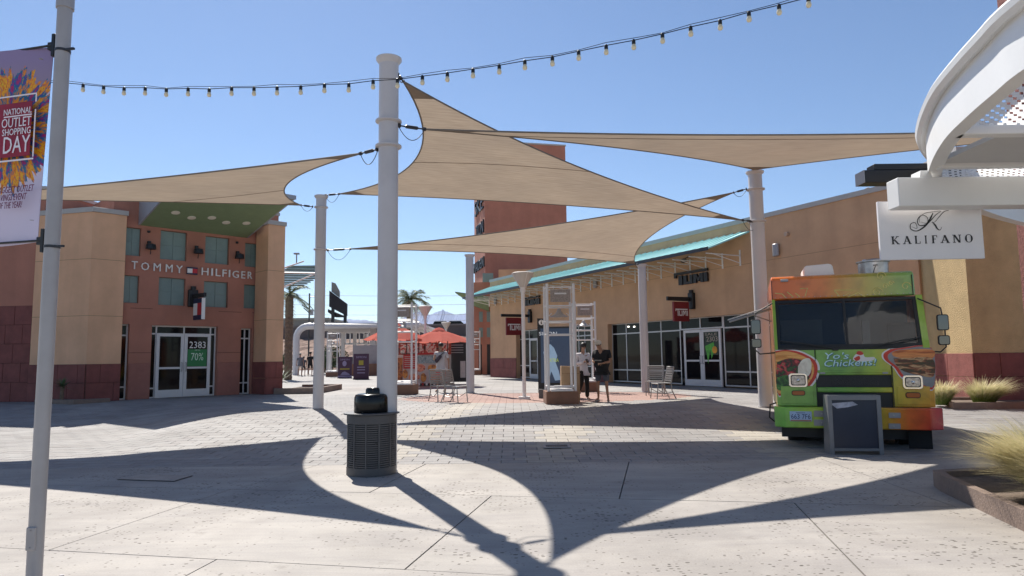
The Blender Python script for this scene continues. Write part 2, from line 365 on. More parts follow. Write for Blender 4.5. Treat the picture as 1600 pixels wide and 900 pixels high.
# utility covers in the concrete
q = [G(183, 750), G(220, 742), G(302, 744), G(272, 753)]
t = thing('access_cover', 'flat rectangular access cover set into the shaded concrete on the left', 'access cover', q[0])
mb = MB(); mb.prism([(p.x-q[0].x, p.y-q[0].y) for p in q], .0025, .005, 'xy').build('frame', m_darksteel, t)
c0 = sum((p for p in q), Vector())/4
MB().prism([((p.x-c0.x)*.965+c0.x-q[0].x, (p.y-c0.y)*.93+c0.y-q[0].y) for p in q], .007, .011, 'xy').build('lid', mat('cover_lid', (.36, .31, .27), .8, var=.2), t)
q = G(870, 698); t = thing('drain_grate', 'small square drain grate in the cream paver strip', 'drain', (q.x, q.y, g(q.y)+.004))
MB().box(-.24, .24, -.2, -.15, 0, .012).box(-.24, .24, .15, .2, 0, .012).box(-.24, -.19, -.15, .15, 0, .012).box(.19, .24, -.15, .15, 0, .012).build('frame', m_grey, t)
MB().box(-.19, .19, -.15, .15, 0, .003).build('pit', m_black, t)
for k in range(9): MB().box(-.17+k*.04, -.155+k*.04, -.15, .15, .003, .01).build('bar', m_darksteel, t)

# ------------------------------------------------------------------ posts
def flange(mb, z, r, R, h=.03): mb.lathe([(r, z-h), (R, z-h*.4), (R, z+h*.4), (r, z+h)], 32)
def post(px, py, r, topy, flanges, label):
    b = G(px, py); t = thing('shade_post', label, 'post', b, 0, 'white shade sail posts')
    ztop = atY(px, topy, b.y).z - b.z
    mb = MB(); mb.tube([(0,0,0), (0,0,ztop-.03)], r, 32); mb.build('column', m_post, t, smooth=40)
    mb = MB(); mb.lathe([(r, -.09), (r*1.32, -.03), (r*1.32, .0), (r*.6, .01)], 32, (0, 0, ztop)); mb.build('cap_flange', m_post, t, smooth=40)
    for fy in flanges:
        mb = MB(); flange(mb, atY(px, fy, b.y).z-b.z, r*.99, r*1.33); mb.build('flange', m_post, t, smooth=40)
    mb = MB(); mb.lathe([(r, 0), (r*1.07, .0), (r*1.07, .02), (r, .025)], 32); mb.build('base_ring', m_grey, t, smooth=40)
    return b
bm_ = post(604, 738, .145, 92, (190, 229), 'nearest white post, tall, standing right behind the litter bin')
bl_ = post(497, 639, .135, 306, (324, 390), 'white post standing left of the litter bin, two sails tied to it')
br_ = post(1197, 636, .165, 268, (296, 346), 'white post standing against the left side of the food truck')
bc_ = post(1009, 613, .14, 413, (), 'white post in front of the shop windows beside the metal chairs')
bd_ = post(735, 614, .145, 398, (), 'white post by the red brick circle, right of the umbrella cart')

# ------------------------------------------------------------------ shade sails
def sail(label, pts, anchors, sag, seams, zs=0.):
    """pts: three fabric corners; anchors: post attachments; sag: inward bow of edges 01, 12, 20 as a share of length"""
    P = [Vector(p) for p in pts]; N = 28; c = sum(P, Vector())/3
    def edge(i, t):
        a, b = P[i], P[(i+1) % 3]; inw = (c-(a+b)/2); inw -= (b-a)*(inw.dot(b-a)/(b-a).length_squared); inw.normalize()
        return a+(b-a)*t + inw*(4*t*(1-t))*sag[i]*(b-a).length
    idx = {}; V = []; fixed = []
    for i in range(N+1):
        for j in range(N+1-i):
            k = N-i-j; idx[(i, j)] = len(V); u, v, w = i/N, j/N, k/N     # barycentric: P0*u+P1*v+P2*w
            if k == 0: p = edge(0, v); fx = True
            elif i == 0: p = edge(1, w); fx = True
            elif j == 0: p = edge(2, u); fx = True
            else:
                fx = False; p = Vector(); 
                # blend of the three edge displacements
                p = P[0]*u+P[1]*v+P[2]*w
            V.append(p); fixed.append(fx)
    A = np.array([tuple(p) for p in V]); nb = [[] for _ in V]
    for (i, j), a in idx.items():
        for di, dj in ((1,0),(-1,0),(0,1),(0,-1),(1,-1),(-1,1)):
            if (i+di, j+dj) in idx: nb[a].append(idx[(i+di, j+dj)])
    inner = [a for a in range(len(V)) if not fixed[a]]; NB = np.array([nb[a] for a in inner])
    for _ in range(700): A[inner] = A[NB].mean(axis=1)
    F = []
    for (i, j), a in idx.items():
        if (i+1, j) in idx and (i, j+1) in idx: F.append((a, idx[(i+1, j)], idx[(i, j+1)]))
        if (i+1, j-1) in idx and (i+1, j) in idx: F.append((a, idx[(i+1, j-1)], idx[(i+1, j)]))
    base = P[0]; t = thing('shade_sail', label, 'shade sail', base, 0, 'tan triangular shade sails')
    mb = MB(); mb.add([Vector(p)-base for p in A], F); mb.build('fabric', m_sail, t, smooth=60)
    for e in range(3):
        pts_ = [edge(e, k/24)-base for k in range(25)]
        MB().tube(pts_, .015, 6).build('edge_webbing', m_sailedge, t, smooth=60)
    # doubled corner patches, proud of the fabric on both sides
    for ci, key in enumerate((lambda i, j: N-i, lambda i, j: N-j, lambda i, j: i+j)):
        sel = {k: a for k, a in idx.items() if key(*k) <= 2}
        ff = [f for f in F if all(v in sel.values() for v in f)]
        nrm = (P[1]-P[0]).cross(P[2]-P[0]).normalized()*.006; mb = MB()
        for s_ in (1, -1): mb.add([Vector(A[v])-base+nrm*s_ for f in ff for v in f], [(3*q, 3*q+1, 3*q+2) for q in range(len(ff))])
        mb.build('corner_patch', m_patch, t)
    for (r_, ax) in seams:
        ks = [k for k in idx if (k[0] if ax == 0 else (k[1] if ax == 1 else N-k[0]-k[1])) == r_]
        ks.sort(); pp = [Vector(A[idx[k]])-base for k in ks]; MB().tube(pp, .009, 5).build('seam', m_patch, t)
    for ci in range(3):
        if anchors[ci] is None: continue
        a, b = P[ci]-base, Vector(anchors[ci])-base; d = (b-a)
        MB().tube([a, b], .012, 6).build('cable', m_darksteel, t)
        MB().tube([a+d*.25, a+d*.3, a+d*.7, a+d*.75], [.012, .028, .028, .012], 8).tube([a-d*.02, a+d*.06], .03, 8).tube([b-d*.08, b], .034, 8).build('turnbuckle', m_darksteel, t)
        sgg = Vector((0, 0, -.45*min(1, d.length)))
        MB().tube([a+(b-a)*k/10+sgg*(4*(k/10)*(1-k/10)) for k in range(11)], .006, 5).build('safety_cable', m_darksteel, t)
YM, YL, YR, YC, YD = bm_.y, bl_.y, br_.y, bc_.y, bd_.y
def sh_in(p, a, d): p, a = Vector(p), Vector(a); return p
A_main, A_left = atY(591, 233, YM), atY(489, 323, YL)
A_far = Vector((-12.55, 14.8, 5.2))
sail('wide tan shade sail on the left, hanging in front of the brown shop tower', [atY(563, 240, YM+.3), atY(470, 320.5, YL-.15), A_far],
     [A_main, A_left, A_far+Vector((-.6, .1, .1))], (.088, .03, .022), [(17, 1)])
B_t, B_l, B_r = atY(621, 116, YM), atY(508, 305, YL), atY(1186, 347, YR)
sail('biggest tan shade sail, rising to the top of the nearest white post', [atY(630, 127, YM+.1), atY(530, 303, YL-.2), atY(1160, 344, YR-.2)],
     [B_t, B_l, B_r], (.13, .035, .06), [(14, 0)])
C_l, C_r, C_m = atY(511, 391, YL), atY(1167, 295, YR), atY(1003, 414, YC)
sail('lowest tan shade sail, tied to the post by the metal chairs', [atY(548, 389, YL+.1), atY(1146, 301, YR+.1), atY(992, 412, YC-.2)],
     [C_l, C_r, C_m], (.05, .11, .035), [(4, 1)])
D_m, D_r, D_f = atY(622, 196, YM), atY(1178, 266, YR), Vector((11.46, 12.0, 5.56))
sail('long narrow tan shade sail on the right, running behind the white canopy', [atY(664, 202, YM+.25), atY(1178, 265, YR-.15), D_f],
     [D_m, D_r, D_f+Vector((.6, .1, .1))], (.045, .05, .05), [(4, 1)])

# ------------------------------------------------------------------ string lights
bx = [(-60,121),(-20,126),(20,129),(60,131),(96,132),(130,135),(162,138),(194,140),(227,140),(260,142),(294,141),(327,142),(362,140),(397,140),(433,139),(470,138),(507,135),(545,134),(583,129),(621,127),(660,122),(699,117),(739,111),(780,105),(820,98),(863,92),(904,83),(947,74),(990,66),(1035,56),(1079,45),(1125,35),(1170,22),(1217,11),(1263,-1),(1311,-14),(1360,-28)]
t = thing('string_lights', 'black cable of small festoon bulbs strung across the sky', 'string lights', (0, 0, 0))
pts = []
for i, (x_, y_) in enumerate(bx):
    Y = 8.3 - 1.6*min(1, (x_+60)/660) - 1.2*max(0, (x_-600)/760); pts.append(atY(x_, y_-3, Y))
base = pts[0]; t.location = base
m_wire = mat('wire_black', (.01, .01, .012), .9, var=0, spec=.1)
MB().tube([p-base for p in pts], .0045, 6).build('cable', m_wire, t, smooth=60)
MB().tube([p-base+Vector((0, 0, .02+.01*math.sin(i*1.9))) for i, p in enumerate(pts)], (.003), 5).build('carrier_wire', m_wire, t)
m_bulb = mat('bulb_glass', (.75, .66, .45), .15, var=0, spec=.8)
sk = MB().lathe([(.008, .010), (.017, .0), (.018, -.03), (.016, -.04)], 12).build('socket', m_black, t, smooth=50)
bu = MB().lathe([(.014, -.038), (.021, -.055), (.0235, -.07), (.018, -.086), (.001, -.094)], 12).build('bulb', m_bulb, t, smooth=60)
first = True
for p in pts[1:-1]:
    l = p-base
    if first: sk.location = l; bu.location = l; first = False
    else: share(sk, 'socket', t, l); share(bu, 'bulb', t, l)

# ------------------------------------------------------------------ banner pole
b = Vector((-3.43, 5.1, 0)); t = thing('banner_pole', 'grey steel pole at the left edge carrying an event banner', 'pole', b)
m_pole = mat('pole_grey', (.42, .40, .40), .45, var=.1, scale=2, metal=.2)
MB().tube([(0,0,0), (0,0,4.32)], .0515, 24).build('shaft', m_pole, t, smooth=40)
MB().tube([(0,0,4.32), (0,0,4.34), (0,0,6.2)], [.062, .062, .055], 24).build('upper_shaft', m_pole, t, smooth=40)
MB().box(-.16, .16, -.16, .16, 0, .02).build('base_plate', m_pole, t, bevel=.004)
for sx in (-1, 1):
    for sy in (-1, 1): MB().tube([(sx*.12, sy*.12, .02), (sx*.12, sy*.12, .06)], .015, 8).build('anchor_bolt', m_grey, t)
MB().prism([(-.032, .28), (.032, .28), (.032, .44), (-.032, .44)], -.064, -.04, 'xz').build('hand_hole_cover', m_pole, t, bevel=.004)
for z in (.3, .42): MB().tube([(0, -.063, z), (0, -.07, z)], .006, 8).build('screw', m_grey, t)
bt = thing('banner', 'purple and white event banner with a paint-burst square hanging left of the grey pole', 'banner', b, math.atan2(-.25, .97))
bw, z0, z1 = .80, 2.50, 4.03
def banner_mat():
    M = bpy.data.materials.new('banner_print'); M.use_nodes = True; n = M.node_tree; L = n.links.new; bs = n.nodes['Principled BSDF']; bs.inputs['Roughness'].default_value = .5
    tc = n.nodes.new('ShaderNodeTexCoord'); sub = n.nodes.new('ShaderNodeVectorMath'); sub.operation = 'SUBTRACT'; sub.inputs[1].default_value = (-.47, 0, 3.40); L(tc.outputs['Object'], sub.inputs[0])
    sp = n.nodes.new('ShaderNodeSeparateXYZ'); L(sub.outputs[0], sp.inputs[0])
    at = n.nodes.new('ShaderNodeMath'); at.operation = 'ARCTAN2'; L(sp.outputs[2], at.inputs[0]); L(sp.outputs[0], at.inputs[1])
    ln = n.nodes.new('ShaderNodeVectorMath'); ln.operation = 'LENGTH'; L(sub.outputs[0], ln.inputs[0])
    cb = n.nodes.new('ShaderNodeCombineXYZ'); L(at.outputs[0], cb.inputs[0]); L(ln.outputs['Value'], cb.inputs[1])
    mp = n.nodes.new('ShaderNodeMapping'); mp.inputs['Scale'].default_value = (3.2, 2.6, 1); L(cb.outputs[0], mp.inputs[0])
    no = n.nodes.new('ShaderNodeTexNoise'); no.inputs['Scale'].default_value = 1.6; no.inputs['Detail'].default_value = 6; no.inputs['Roughness'].default_value = .7; L(mp.outputs[0], no.inputs[0])
    r = n.nodes.new('ShaderNodeValToRGB'); L(no.outputs[0], r.inputs[0]); cr = r.color_ramp
    for p_, c_ in ((.30, '#5a1a70'), (.37, '#c01a50'), (.44, '#1c3f9a'), (.48, '#10808a'), (.52, '#e06818'), (.57, '#e8b818'), (.62, '#c82818'), (.68, '#d8d020')):
        e = cr.elements.new(p_); e.color = (*lin(c_), 1)
    cr.elements.remove(cr.elements[0]); cr.elements.remove(cr.elements[-1])
    mp2 = n.nodes.new('ShaderNodeMapping'); mp2.inputs['Scale'].default_value = (14, .8, 1); mp2.inputs['Location'].default_value = (3, 7, 0); L(cb.outputs[0], mp2.inputs[0])
    no2 = n.nodes.new('ShaderNodeTexNoise'); no2.inputs['Scale'].default_value = 1.; no2.inputs['Detail'].default_value = 2; L(mp2.outputs[0], no2.inputs[0])
    ad = n.nodes.new('ShaderNodeMath'); ad.operation = 'MULTIPLY_ADD'; L(no2.outputs[0], ad.inputs[0]); ad.inputs[1].default_value = .34; ad.inputs[2].default_value = .29
    ls = n.nodes.new('ShaderNodeMath'); ls.operation = 'LESS_THAN'; L(ln.outputs['Value'], ls.inputs[0]); L(ad.outputs[0], ls.inputs[1])
    sp2 = n.nodes.new('ShaderNodeSeparateXYZ'); L(tc.outputs['Object'], sp2.inputs[0])
    bgc = n.nodes.new('ShaderNodeValToRGB'); mr = n.nodes.new('ShaderNodeMapRange'); mr.inputs[1].default_value = z0; mr.inputs[2].default_value = z1; L(sp2.outputs[2], mr.inputs[0]); L(mr.outputs[0], bgc.inputs[0])
    e = bgc.color_ramp.elements; e[0].color = (*lin('#d6cce0'), 1); e[1].color = (*lin('#8f7fa6'), 1); e[1].position = .95; k = bgc.color_ramp.elements.new(.80); k.color = (*lin('#cdbfd4'), 1); k = bgc.color_ramp.elements.new(.81); k.color = (*lin('#94849c'), 1)
    mx = n.nodes.new('ShaderNodeMixRGB'); L(ls.outputs[0], mx.inputs[0]); L(bgc.outputs[0], mx.inputs[1]); L(r.outputs[0], mx.inputs[2]); L(mx.outputs[0], bs.inputs['Base Color'])
    return M
mb = MB(); nx, nz = 10, 14
def bw_(u, v): return (-.095-.10*(1-v)*0 - bw*u - .02*math.sin(v*3.1)*(1-u) - (1-v)*.02, .03*math.sin(u*4+v*2)-.02, z0+(z1-z0)*v-.02*u*(1-v))
vs = [bw_(i/nx, j/nz) for j in range(nz+1) for i in range(nx+1)]; w_ = nx+1
vs2 = [(a, b_+.003, c) for a, b_, c in vs]; NV = len(vs)
fs = [(j*w_+i, j*w_+i+1, (j+1)*w_+i+1, (j+1)*w_+i) for j in range(nz) for i in range(nx)]
mb.add(vs+vs2, fs+[tuple(NV+k for k in f) for f in fs]); mb.build('cloth', banner_mat(), bt, smooth=60)
yb = -.056; m_bred = mat('burst_square', '#8e1230', .5, var=.25, scale=6); m_bwhite = mat('banner_white', '#ece6ec', .5, var=0); m_bpurp = mat('banner_purple', '#6b1748', .5, var=0)
MB().box(-.80, -.205, yb+.003, yb+.006, 3.165, 3.59).build('print_panel', m_bred, bt)
MB().box(-.80, -.165, yb, yb+.003, 3.64, 3.65).box(-.172, -.162, yb, yb+.003, 3.58, 3.64).box(-.172, -.162, yb, yb+.003, 3.15, 3.52).box(-.80, -.162, yb, yb+.003, 3.13, 3.142).build('print_border', m_bwhite, bt)
for s_, za, zb, xl in (('NATIONAL', 3.497, 3.545, -.47), ('OUTLET', 3.398, 3.472, -.485), ('SHOPPING', 3.335, 3.388, -.475), ('DAY', 3.195, 3.325, -.455)):
    text(s_, xl, -.20, za, zb, yb, m_bwhite, bt, ext=.002)
MB().box(-.47, -.20, yb, yb+.002, 3.48, 3.489).build('print_rule', m_bwhite, bt)
for s_, za, zb, xl, xr in (('BIGGEST OUTLET', 2.885, 2.935, -.48, -.135), ('SAVINGS EVENT', 2.825, 2.875, -.50, -.20), ('OF THE YEAR!', 2.765, 2.815, -.47, -.24)):
    text(s_, xl, xr, za, zb, yb, m_bpurp, bt, ext=.002, shear=.25)
for z in (z1+.0, z0+.01):
    MB().tube([(-.06, -.02, z), (-.92, -.02, z)], .009, 8).build('banner_rod', m_black, bt)
    MB().box(-.085, -.055, -.03, .03, z-.09, z+.09).box(-.13, -.08, -.022, .012, z-.03, z+.03).build('bracket', m_black, bt, bevel=.004)
    MB().lathe([(.052, -.01), (.055, -.01), (.055, .01), (.052, .01)], 24, (0, 0, z-.05+.0)).box(.05, .13, -.03, -.012, z-.06, z-.045).build('strap', m_darksteel, bt)
for z in (z1-.12, z0+.16): MB().lathe([(.006, -.001), (.014, -.001), (.014, .001), (.006, .001)], 12, (-.135, 0, 0)).build('grommet', m_grey, bt).location = (0, -.06, z)

# ------------------------------------------------------------------ litter bin
b = G(576, 746); b = Vector((b.x-.03, b.y+.33, 0)); t = thing('litter_bin', 'grey slatted litter bin with a glossy black domed lid beside the nearest post', 'litter bin', b, rad(-12))
m_bin = mat('bin_grey', (.085, .08, .08), .5, var=.08); m_lid = mat('lid_black', (.006, .006, .006), .22, var=0, spec=.35)
R_ = .345; HB = .83
MB().lathe([(R_*.86, 0), (R_*.88, .02), (R_*.88, HB), (R_*.8, HB)], 40).build('liner', m_black, t, smooth=40)
MB().lathe([(R_*.9, .0), (R_*1.0, .005), (R_*1.0, .115), (R_*.9, .12)], 40).build('base_band', m_bin, t, smooth=40)
MB().lathe([(R_*.9, HB-.13), (R_*1.0, HB-.125), (R_*1.0, HB-.01), (R_*.9, HB)], 40).build('top_band', m_bin, t, smooth=40)
nsl = 20; sh_ = (HB-.25)/nsl
for k in range(nsl):
    z = .122+k*sh_
    if k == 0: sl0 = MB().lathe([(R_*.90, .0), (R_*.985, .002), (R_*.985, sh_-.009), (R_*.90, sh_-.008)], 40).build('slat', m_bin, t, smooth=40); sl0.location = (0, 0, z)
    else: share(sl0, 'slat', t, (0, 0, z))
for k in range(12):
    a = 2*math.pi*(k+.35)/12; MB(Matrix.Rotation(a, 4, 'Z')).box(R_*.97, R_*1.003, -.010, .010, .115, HB-.125).build('rib', m_bin, t)
MB().lathe([(R_*.5, 0), (R_*1.13, .0), (R_*1.13, .018), (R_*.5, .022)], 44, (0, 0, HB)).build('rim', m_bin, t, smooth=40, bevel=0)
MB().lathe([(.245, .0), (.25, .01), (.245, .21), (.23, .245), (.19, .26), (.001, .265)], 40, (0, 0, HB+.02)).build('lid', m_lid, t, smooth=70)
MB().lathe([(.115, 0), (.112, .06), (.095, .085), (.001, .092)], 24, (.02, 0, HB+.275), .6).build('dome_knob', m_lid, t, smooth=70)
MB().tube([(.19, -.292, .45), (.19, -.312, .45)], .012, 8).build('lock', m_darksteel, t)

#PART2
# ------------------------------------------------------------------ walls
def wall(name, x0, x1, z0, z1, ops, M, parent, thick=.3, y=0.):
    """wall panel with real openings and reveals; faces -y"""
    xs = sorted({x0, x1, *[v for o in ops for v in (o[0], o[1])]}); zs = sorted({z0, z1, *[v for o in ops for v in (o[2], o[3])]})
    mb = MB()
    def inside(x, z): return any(o[0] < x < o[1] and o[2] < z < o[3] for o in ops)
    for i in range(len(xs)-1):
        for j in range(len(zs)-1):
            a, b_, c, d = xs[i], xs[i+1], zs[j], zs[j+1]
            if inside((a+b_)/2, (c+d)/2): continue
            mb.add([(a, y, c), (b_, y, c), (b_, y, d), (a, y, d)], [(0, 1, 2, 3)]); mb.add([(a, y+thick, c), (b_, y+thick, c), (b_, y+thick, d), (a, y+thick, d)], [(3, 2, 1, 0)])
    def rim(a, b_, c, d, inv):
        for p, q in (((a, c), (b_, c)), ((b_, c), (b_, d)), ((b_, d), (a, d)), ((a, d), (a, c))):
            f = (0, 1, 2, 3) if inv else (3, 2, 1, 0); mb.add([(p[0], y, p[1]), (q[0], y, q[1]), (q[0], y+thick, q[1]), (p[0], y+thick, p[1])], [f])
    rim(x0, x1, z0, z1, False)
    for o in ops: rim(*o[:4], True)
    me_o = mb.build(name, M, parent); return me_o
def window(parent, x0, x1, z0, z1, y, nx, nz, frameM, paneM, fw=.05, panename='pane', zsplit=None, depth=.06):
    f = MB(); xs = [x0+(x1-x0)*i/nx for i in range(nx+1)] if isinstance(nx, int) else nx; zs = zsplit or [z0+(z1-z0)*i/nz for i in range(nz+1)]
    x0, x1 = xs[0], xs[-1]
    for i, x in enumerate(xs):
        a = x-fw/2 if 0 < i < len(xs)-1 else (x if i == 0 else x-fw); f.box(a, a+fw, y, y+depth, z0, z1)
    for j, z in enumerate(zs):
        c = z-fw/2 if 0 < j < len(zs)-1 else (z if j == 0 else z-fw)
        for i in range(len(xs)-1): f.box(xs[i]+(fw if i == 0 else fw/2), xs[i+1]-(fw if i == len(xs)-2 else fw/2), y+.002, y+depth-.002, c, c+fw)
    fo = f.build('window', frameM, parent)
    for i in range(len(xs)-1):
        for j in range(len(zs)-1): MB().box(xs[i]+fw*.4, xs[i+1]-fw*.4, y+depth*.4, y+depth*.6, zs[j]+fw*.4, zs[j+1]-fw*.4).build(panename, paneM, fo)
    return fo
def door(parent, x0, x1, z0, z1, y, hinge='l', fw=.11, M=m_door):
    f = MB().box(x0, x0+fw, y, y+.055, z0, z1).box(x1-fw, x1, y, y+.055, z0, z1).box(x0+fw, x1-fw, y, y+.055, z1-fw, z1).box(x0+fw, x1-fw, y, y+.055, z0, z0+.26)
    f.box(x0+fw, x1-fw, y+.005, y+.05, z0+.98, z0+1.05); o = f.build('door', M, parent)
    MB().box(x0+fw*.8, x1-fw*.8, y+.022, y+.032, z0+.22, z0+1.0).build('pane', m_glass, o); MB().box(x0+fw*.8, x1-fw*.8, y+.022, y+.032, z0+1.03, z1-fw*.8).build('pane', m_glass, o)
    hx = x1-fw*.6 if hinge == 'l' else x0+fw*.6; sx = -1 if hinge == 'l' else 1
    MB().tube([(hx, y, z0+.9), (hx, y-.06, z0+.9), (hx+sx*0, y-.06, z0+1.2), (hx, y, z0+1.2)], .014, 8).build('handle', m_grey, o)
    return o
def blocks(parent, x0, x1, z0, z1, rows, w, y, M=m_redst, proud=.03, name='stone', jog=.5):
    MB().box(x0, x1, y-.012, y-.003, z0, z1).build('mortar', m_mortar, parent)
    h = (z1-z0)/rows; j = .012; first = None
    for r in range(rows):
        x = x0 - (w*jog if r % 2 else 0)
        while x < x1-.01:
            a, b_ = max(x, x0), min(x+w, x1)
            if b_-a > .08: MB().box(a+j/2, b_-j/2, y-proud-random.uniform(0, .004), y-.012, z0+r*h+j/2, z0+(r+1)*h-j/2).build(name, M, parent, bevel=.006)
            x += w
    return
def downlight(parent, p, M=None):
    MB().lathe([(.001, .03), (.13, .03), (.15, 0), (.001, -.005)], 16, p).build('downlight', m_white if M is None else M, parent, smooth=40)
PG = RH      # plaza level far back

# ---- clothing shop tower on the left ---------------------------------------------------------------
TD = Vector((.97, 1)).normalized(); T0 = Vector((-11.6, 24.6)) - TD*2.9
TM, trz, TL = dirframe((T0.x, T0.y, PG), TD)
t = thing('shop_tower', 'brown stucco shop front with teal windows under a green canopy, at the left', 'building', (T0.x, T0.y, PG), trz)
def TX(px, py=500): return TL(px, py)[0]
def TZ(px, py): return TL(px, py)[1]
xL, xR = TX(170), TX(432); ztop = 6.95
d0, d1 = TX(238), TX(341); dzt = TZ(288, 509)
ops = [(d0, d1, 0, dzt)]
sl0_, sl1_ = TX(186), TX(203); sr0, sr1 = TX(377), TX(394)
ops += [(sl0_-.12, sl1_, 0, TZ(195, 506)), (sr0, sr1, 0, TZ(385, 513))]
win = []
for (a, b_, ya, yb_, yc, yd) in ((188, 215, 355, 399, 430, 473), (246, 288, 361, 406, 434, 477), (317, 355, 370, 412, 440, 480), (380, 402, 380, 417, 445, 482)):
    xm = (a+b_)/2; win.append((TX(a), TX(b_), TZ(xm, yb_), TZ(xm, ya))); win.append((TX(a)-.0, TX(b_), TZ(xm, yd), TZ(xm, yc)))
ops += win
wall('wall', xL, xR, 0, ztop, ops, m_brown, t, .34)
for wv in win:
    a, b_, c, d = wv; fo = MB().box(a, b_, .13, .16, c, d).build('window', m_teal, t); nxp = 2
    for i in range(nxp):
        for j in range(2):
            MB().box(a+.012+(b_-a)*i/nxp, a-.012+(b_-a)*(i+1)/nxp, .112, .13, c+.012+(d-c)*j/2, c-.012+(d-c)*(j+1)/2).build('pane', m_teal, fo)
# score lines of the stucco: thin recess strips standing as real reveals
for zz in (TZ(290, 485), 1.55):
    for a, b_ in ((xL, sl0_-.12), (sl1_, d0), (d1, sr0), (sr1, xR)): MB().box(a, b_, -.004, -.001, zz, zz+.02).build('control_joint', mat('brown_joint', (.17, .08, .06), .9), t)
for a, b_ in ((sl1_, d0), (d1, sr0), (sr1, xR)): MB().box(a+.01, b_-.01, -.03, -.001, 0, 1.2).build('stone_base', mat('stone_brown', (.36, .15, .115), .85, var=.1), t, bevel=.008)
yd_ = .12
window(t, d0, d1, 0, dzt, yd_+.05, [d0, d0+.2, (d0+d1)/2, d1-.2, d1], 1, m_door, m_glass, .05, zsplit=[0, .34, TZ(290, 521)-.02, dzt])
zt = TZ(290, 521); xm = (d0+d1)/2
door(t, d0+.2, xm-.005, 0.01, zt, yd_-.01, 'l'); door(t, xm+.005, d1-.2, 0.01, zt, yd_-.01, 'r')
for a, b_, zt_ in ((sl0_-.12, sl1_, TZ(195, 506)), (sr0, sr1, TZ(385, 513))): window(t, a, b_, 0, zt_, .15, 2 if a > 1 else 1, 1, m_door, m_glass, .05, zsplit=[0, .42, zt_-.38, zt_])
# interior glimpsed through the glass: dark hall box behind
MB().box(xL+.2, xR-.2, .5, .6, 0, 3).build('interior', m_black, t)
# notices on the right leaf
xa, xb = xm+.13, d1-.33
text('2383', xa+.05, xb-.05, zt-.52, zt-.28, yd_-.0, m_letter, t, 'door_number')
gp = MB().box(xa, xb, yd_+.0, yd_+.008, 1.07, zt-.56).build('poster', mat('poster_green', (.02, .2, .06), .5, var=0), t)
text('70%', xa+.12, xb-.12, 1.28, 1.55, yd_-.002, mat('pale_green', (.6, .75, .6), .5, var=0), gp)
text('UP TO', xa+.25, xb-.25, 1.62, 1.67, yd_-.002, MATS['pale_green'], gp)
# wall lettering and flag
def lz(px, py): return TL(px, py)
(a0, z0_), (a1, z1_) = lz(205, 424), lz(285, 427.5)
hh = TZ(205, 409)-TZ(205, 422)
zb = TZ(245, 427); 
for s_, pa, pb, yb_ in (('T', 204.5, 214, 420.3), ('O', 219.5, 232, 422), ('M', 239, 250, 423.5), ('M', 258, 268.5, 425), ('Y', 274, 284.5, 426.5), ('H', 314, 324.5, 429.8), ('I', 329, 331.5, 430.8), ('L', 336, 343.5, 431.5), ('F', 346.5, 353, 432.5), ('I', 356.5, 358.5, 433), ('G', 362, 372, 434), ('E', 376, 382, 435), ('R', 386, 393, 435.5)):
    xa_, z_ = TL(pa, yb_); xb_, _ = TL(pb, yb_); ht = .27
    text(s_, xa_, xb_, z_, z_+ht, -.02, m_letter, t, 'letter', ext=.05)
xa_, z_ = TL(291, 428.5); xb_, _ = TL(307.5, 428.5); ht = .26
fl = MB().box(xa_, xb_, -.07, -.02, z_, z_+ht).build('flag_logo', m_navy, t)
MB().box(xa_+.01, (xa_+xb_)/2, -.075, -.07, z_+.05, z_+ht-.05).build('white_field', m_letter, fl); MB().box((xa_+xb_)/2, xb_-.01, -.075, -.07, z_+.05, z_+ht-.05).build('red_field', m_flagred, fl)
# wall lights
for (px, py) in ((232, 386), (306, 393), (370, 401)):
    x_, z_ = TL(px, py); L_ = MB().box(x_-.05, x_+.05, -.1, 0, z_+.02, z_+.2).lathe([(.04, .1), (.15, .06), (.17, -.1), (.02, -.12)], 12, (x_, -.24, z_)).tube([(x_, -.24, z_-.1), (x_, -.22, z_-.28)], .015, 6).build('wall_light', m_black, t, smooth=40)
    if py != 393: MB().lathe([(.001, .05), (.05, .04), (.05, -.02), (.001, -.04)], 10, (x_-.02, -.04, z_+.52)).build('sensor', m_black, t)
# canopy: sloped green soffit rising outwards, flat roof
ca, cb = TX(219, 352), TX(385, 375); za = TZ(219, 352)
OUT = 3.6; zo = za+.25*OUT; cz = zo+.06
sf = MB(); sf.add([(ca, -.002, za), (cb, -.002, za), (cb+.0, -OUT, zo), (ca, -OUT, zo), (ca, -.002, za+.06), (cb, -.002, za+.06), (cb, -OUT, zo+.06), (ca, -OUT, zo+.06)], [(0,1,2,3), (7,6,5,4), (0,4,5,1), (1,5,6,2), (2,6,7,3), (3,7,4,0)])
so_ = sf.build('canopy', m_green, t)
m_fas = mat('fascia_grey', (.35, .37, .41), .5, metal=.2, var=.04)
MB().prism([(-.004, za+.0), (-OUT, zo), (-OUT, cz+.05), (-.004, cz+.05)], ca-.06, ca-.003, 'yz').build('side_fascia', m_fas, so_)
MB().prism([(-.004, za+.0), (-OUT, zo), (-OUT, cz+.05), (-.004, cz+.05)], cb+.003, cb+.06, 'yz').build('side_fascia', m_fas, so_)
MB().box(ca-.06, cb+.06, -OUT-.06, -OUT-.002, zo-.02, cz+.06).build('front_fascia', m_fas, so_)
MB().box(ca-.05, cb+.05, -OUT, -.01, cz-.05, cz+.0).build('canopy_roof', m_fas, so_)
sM = TM.inverted()
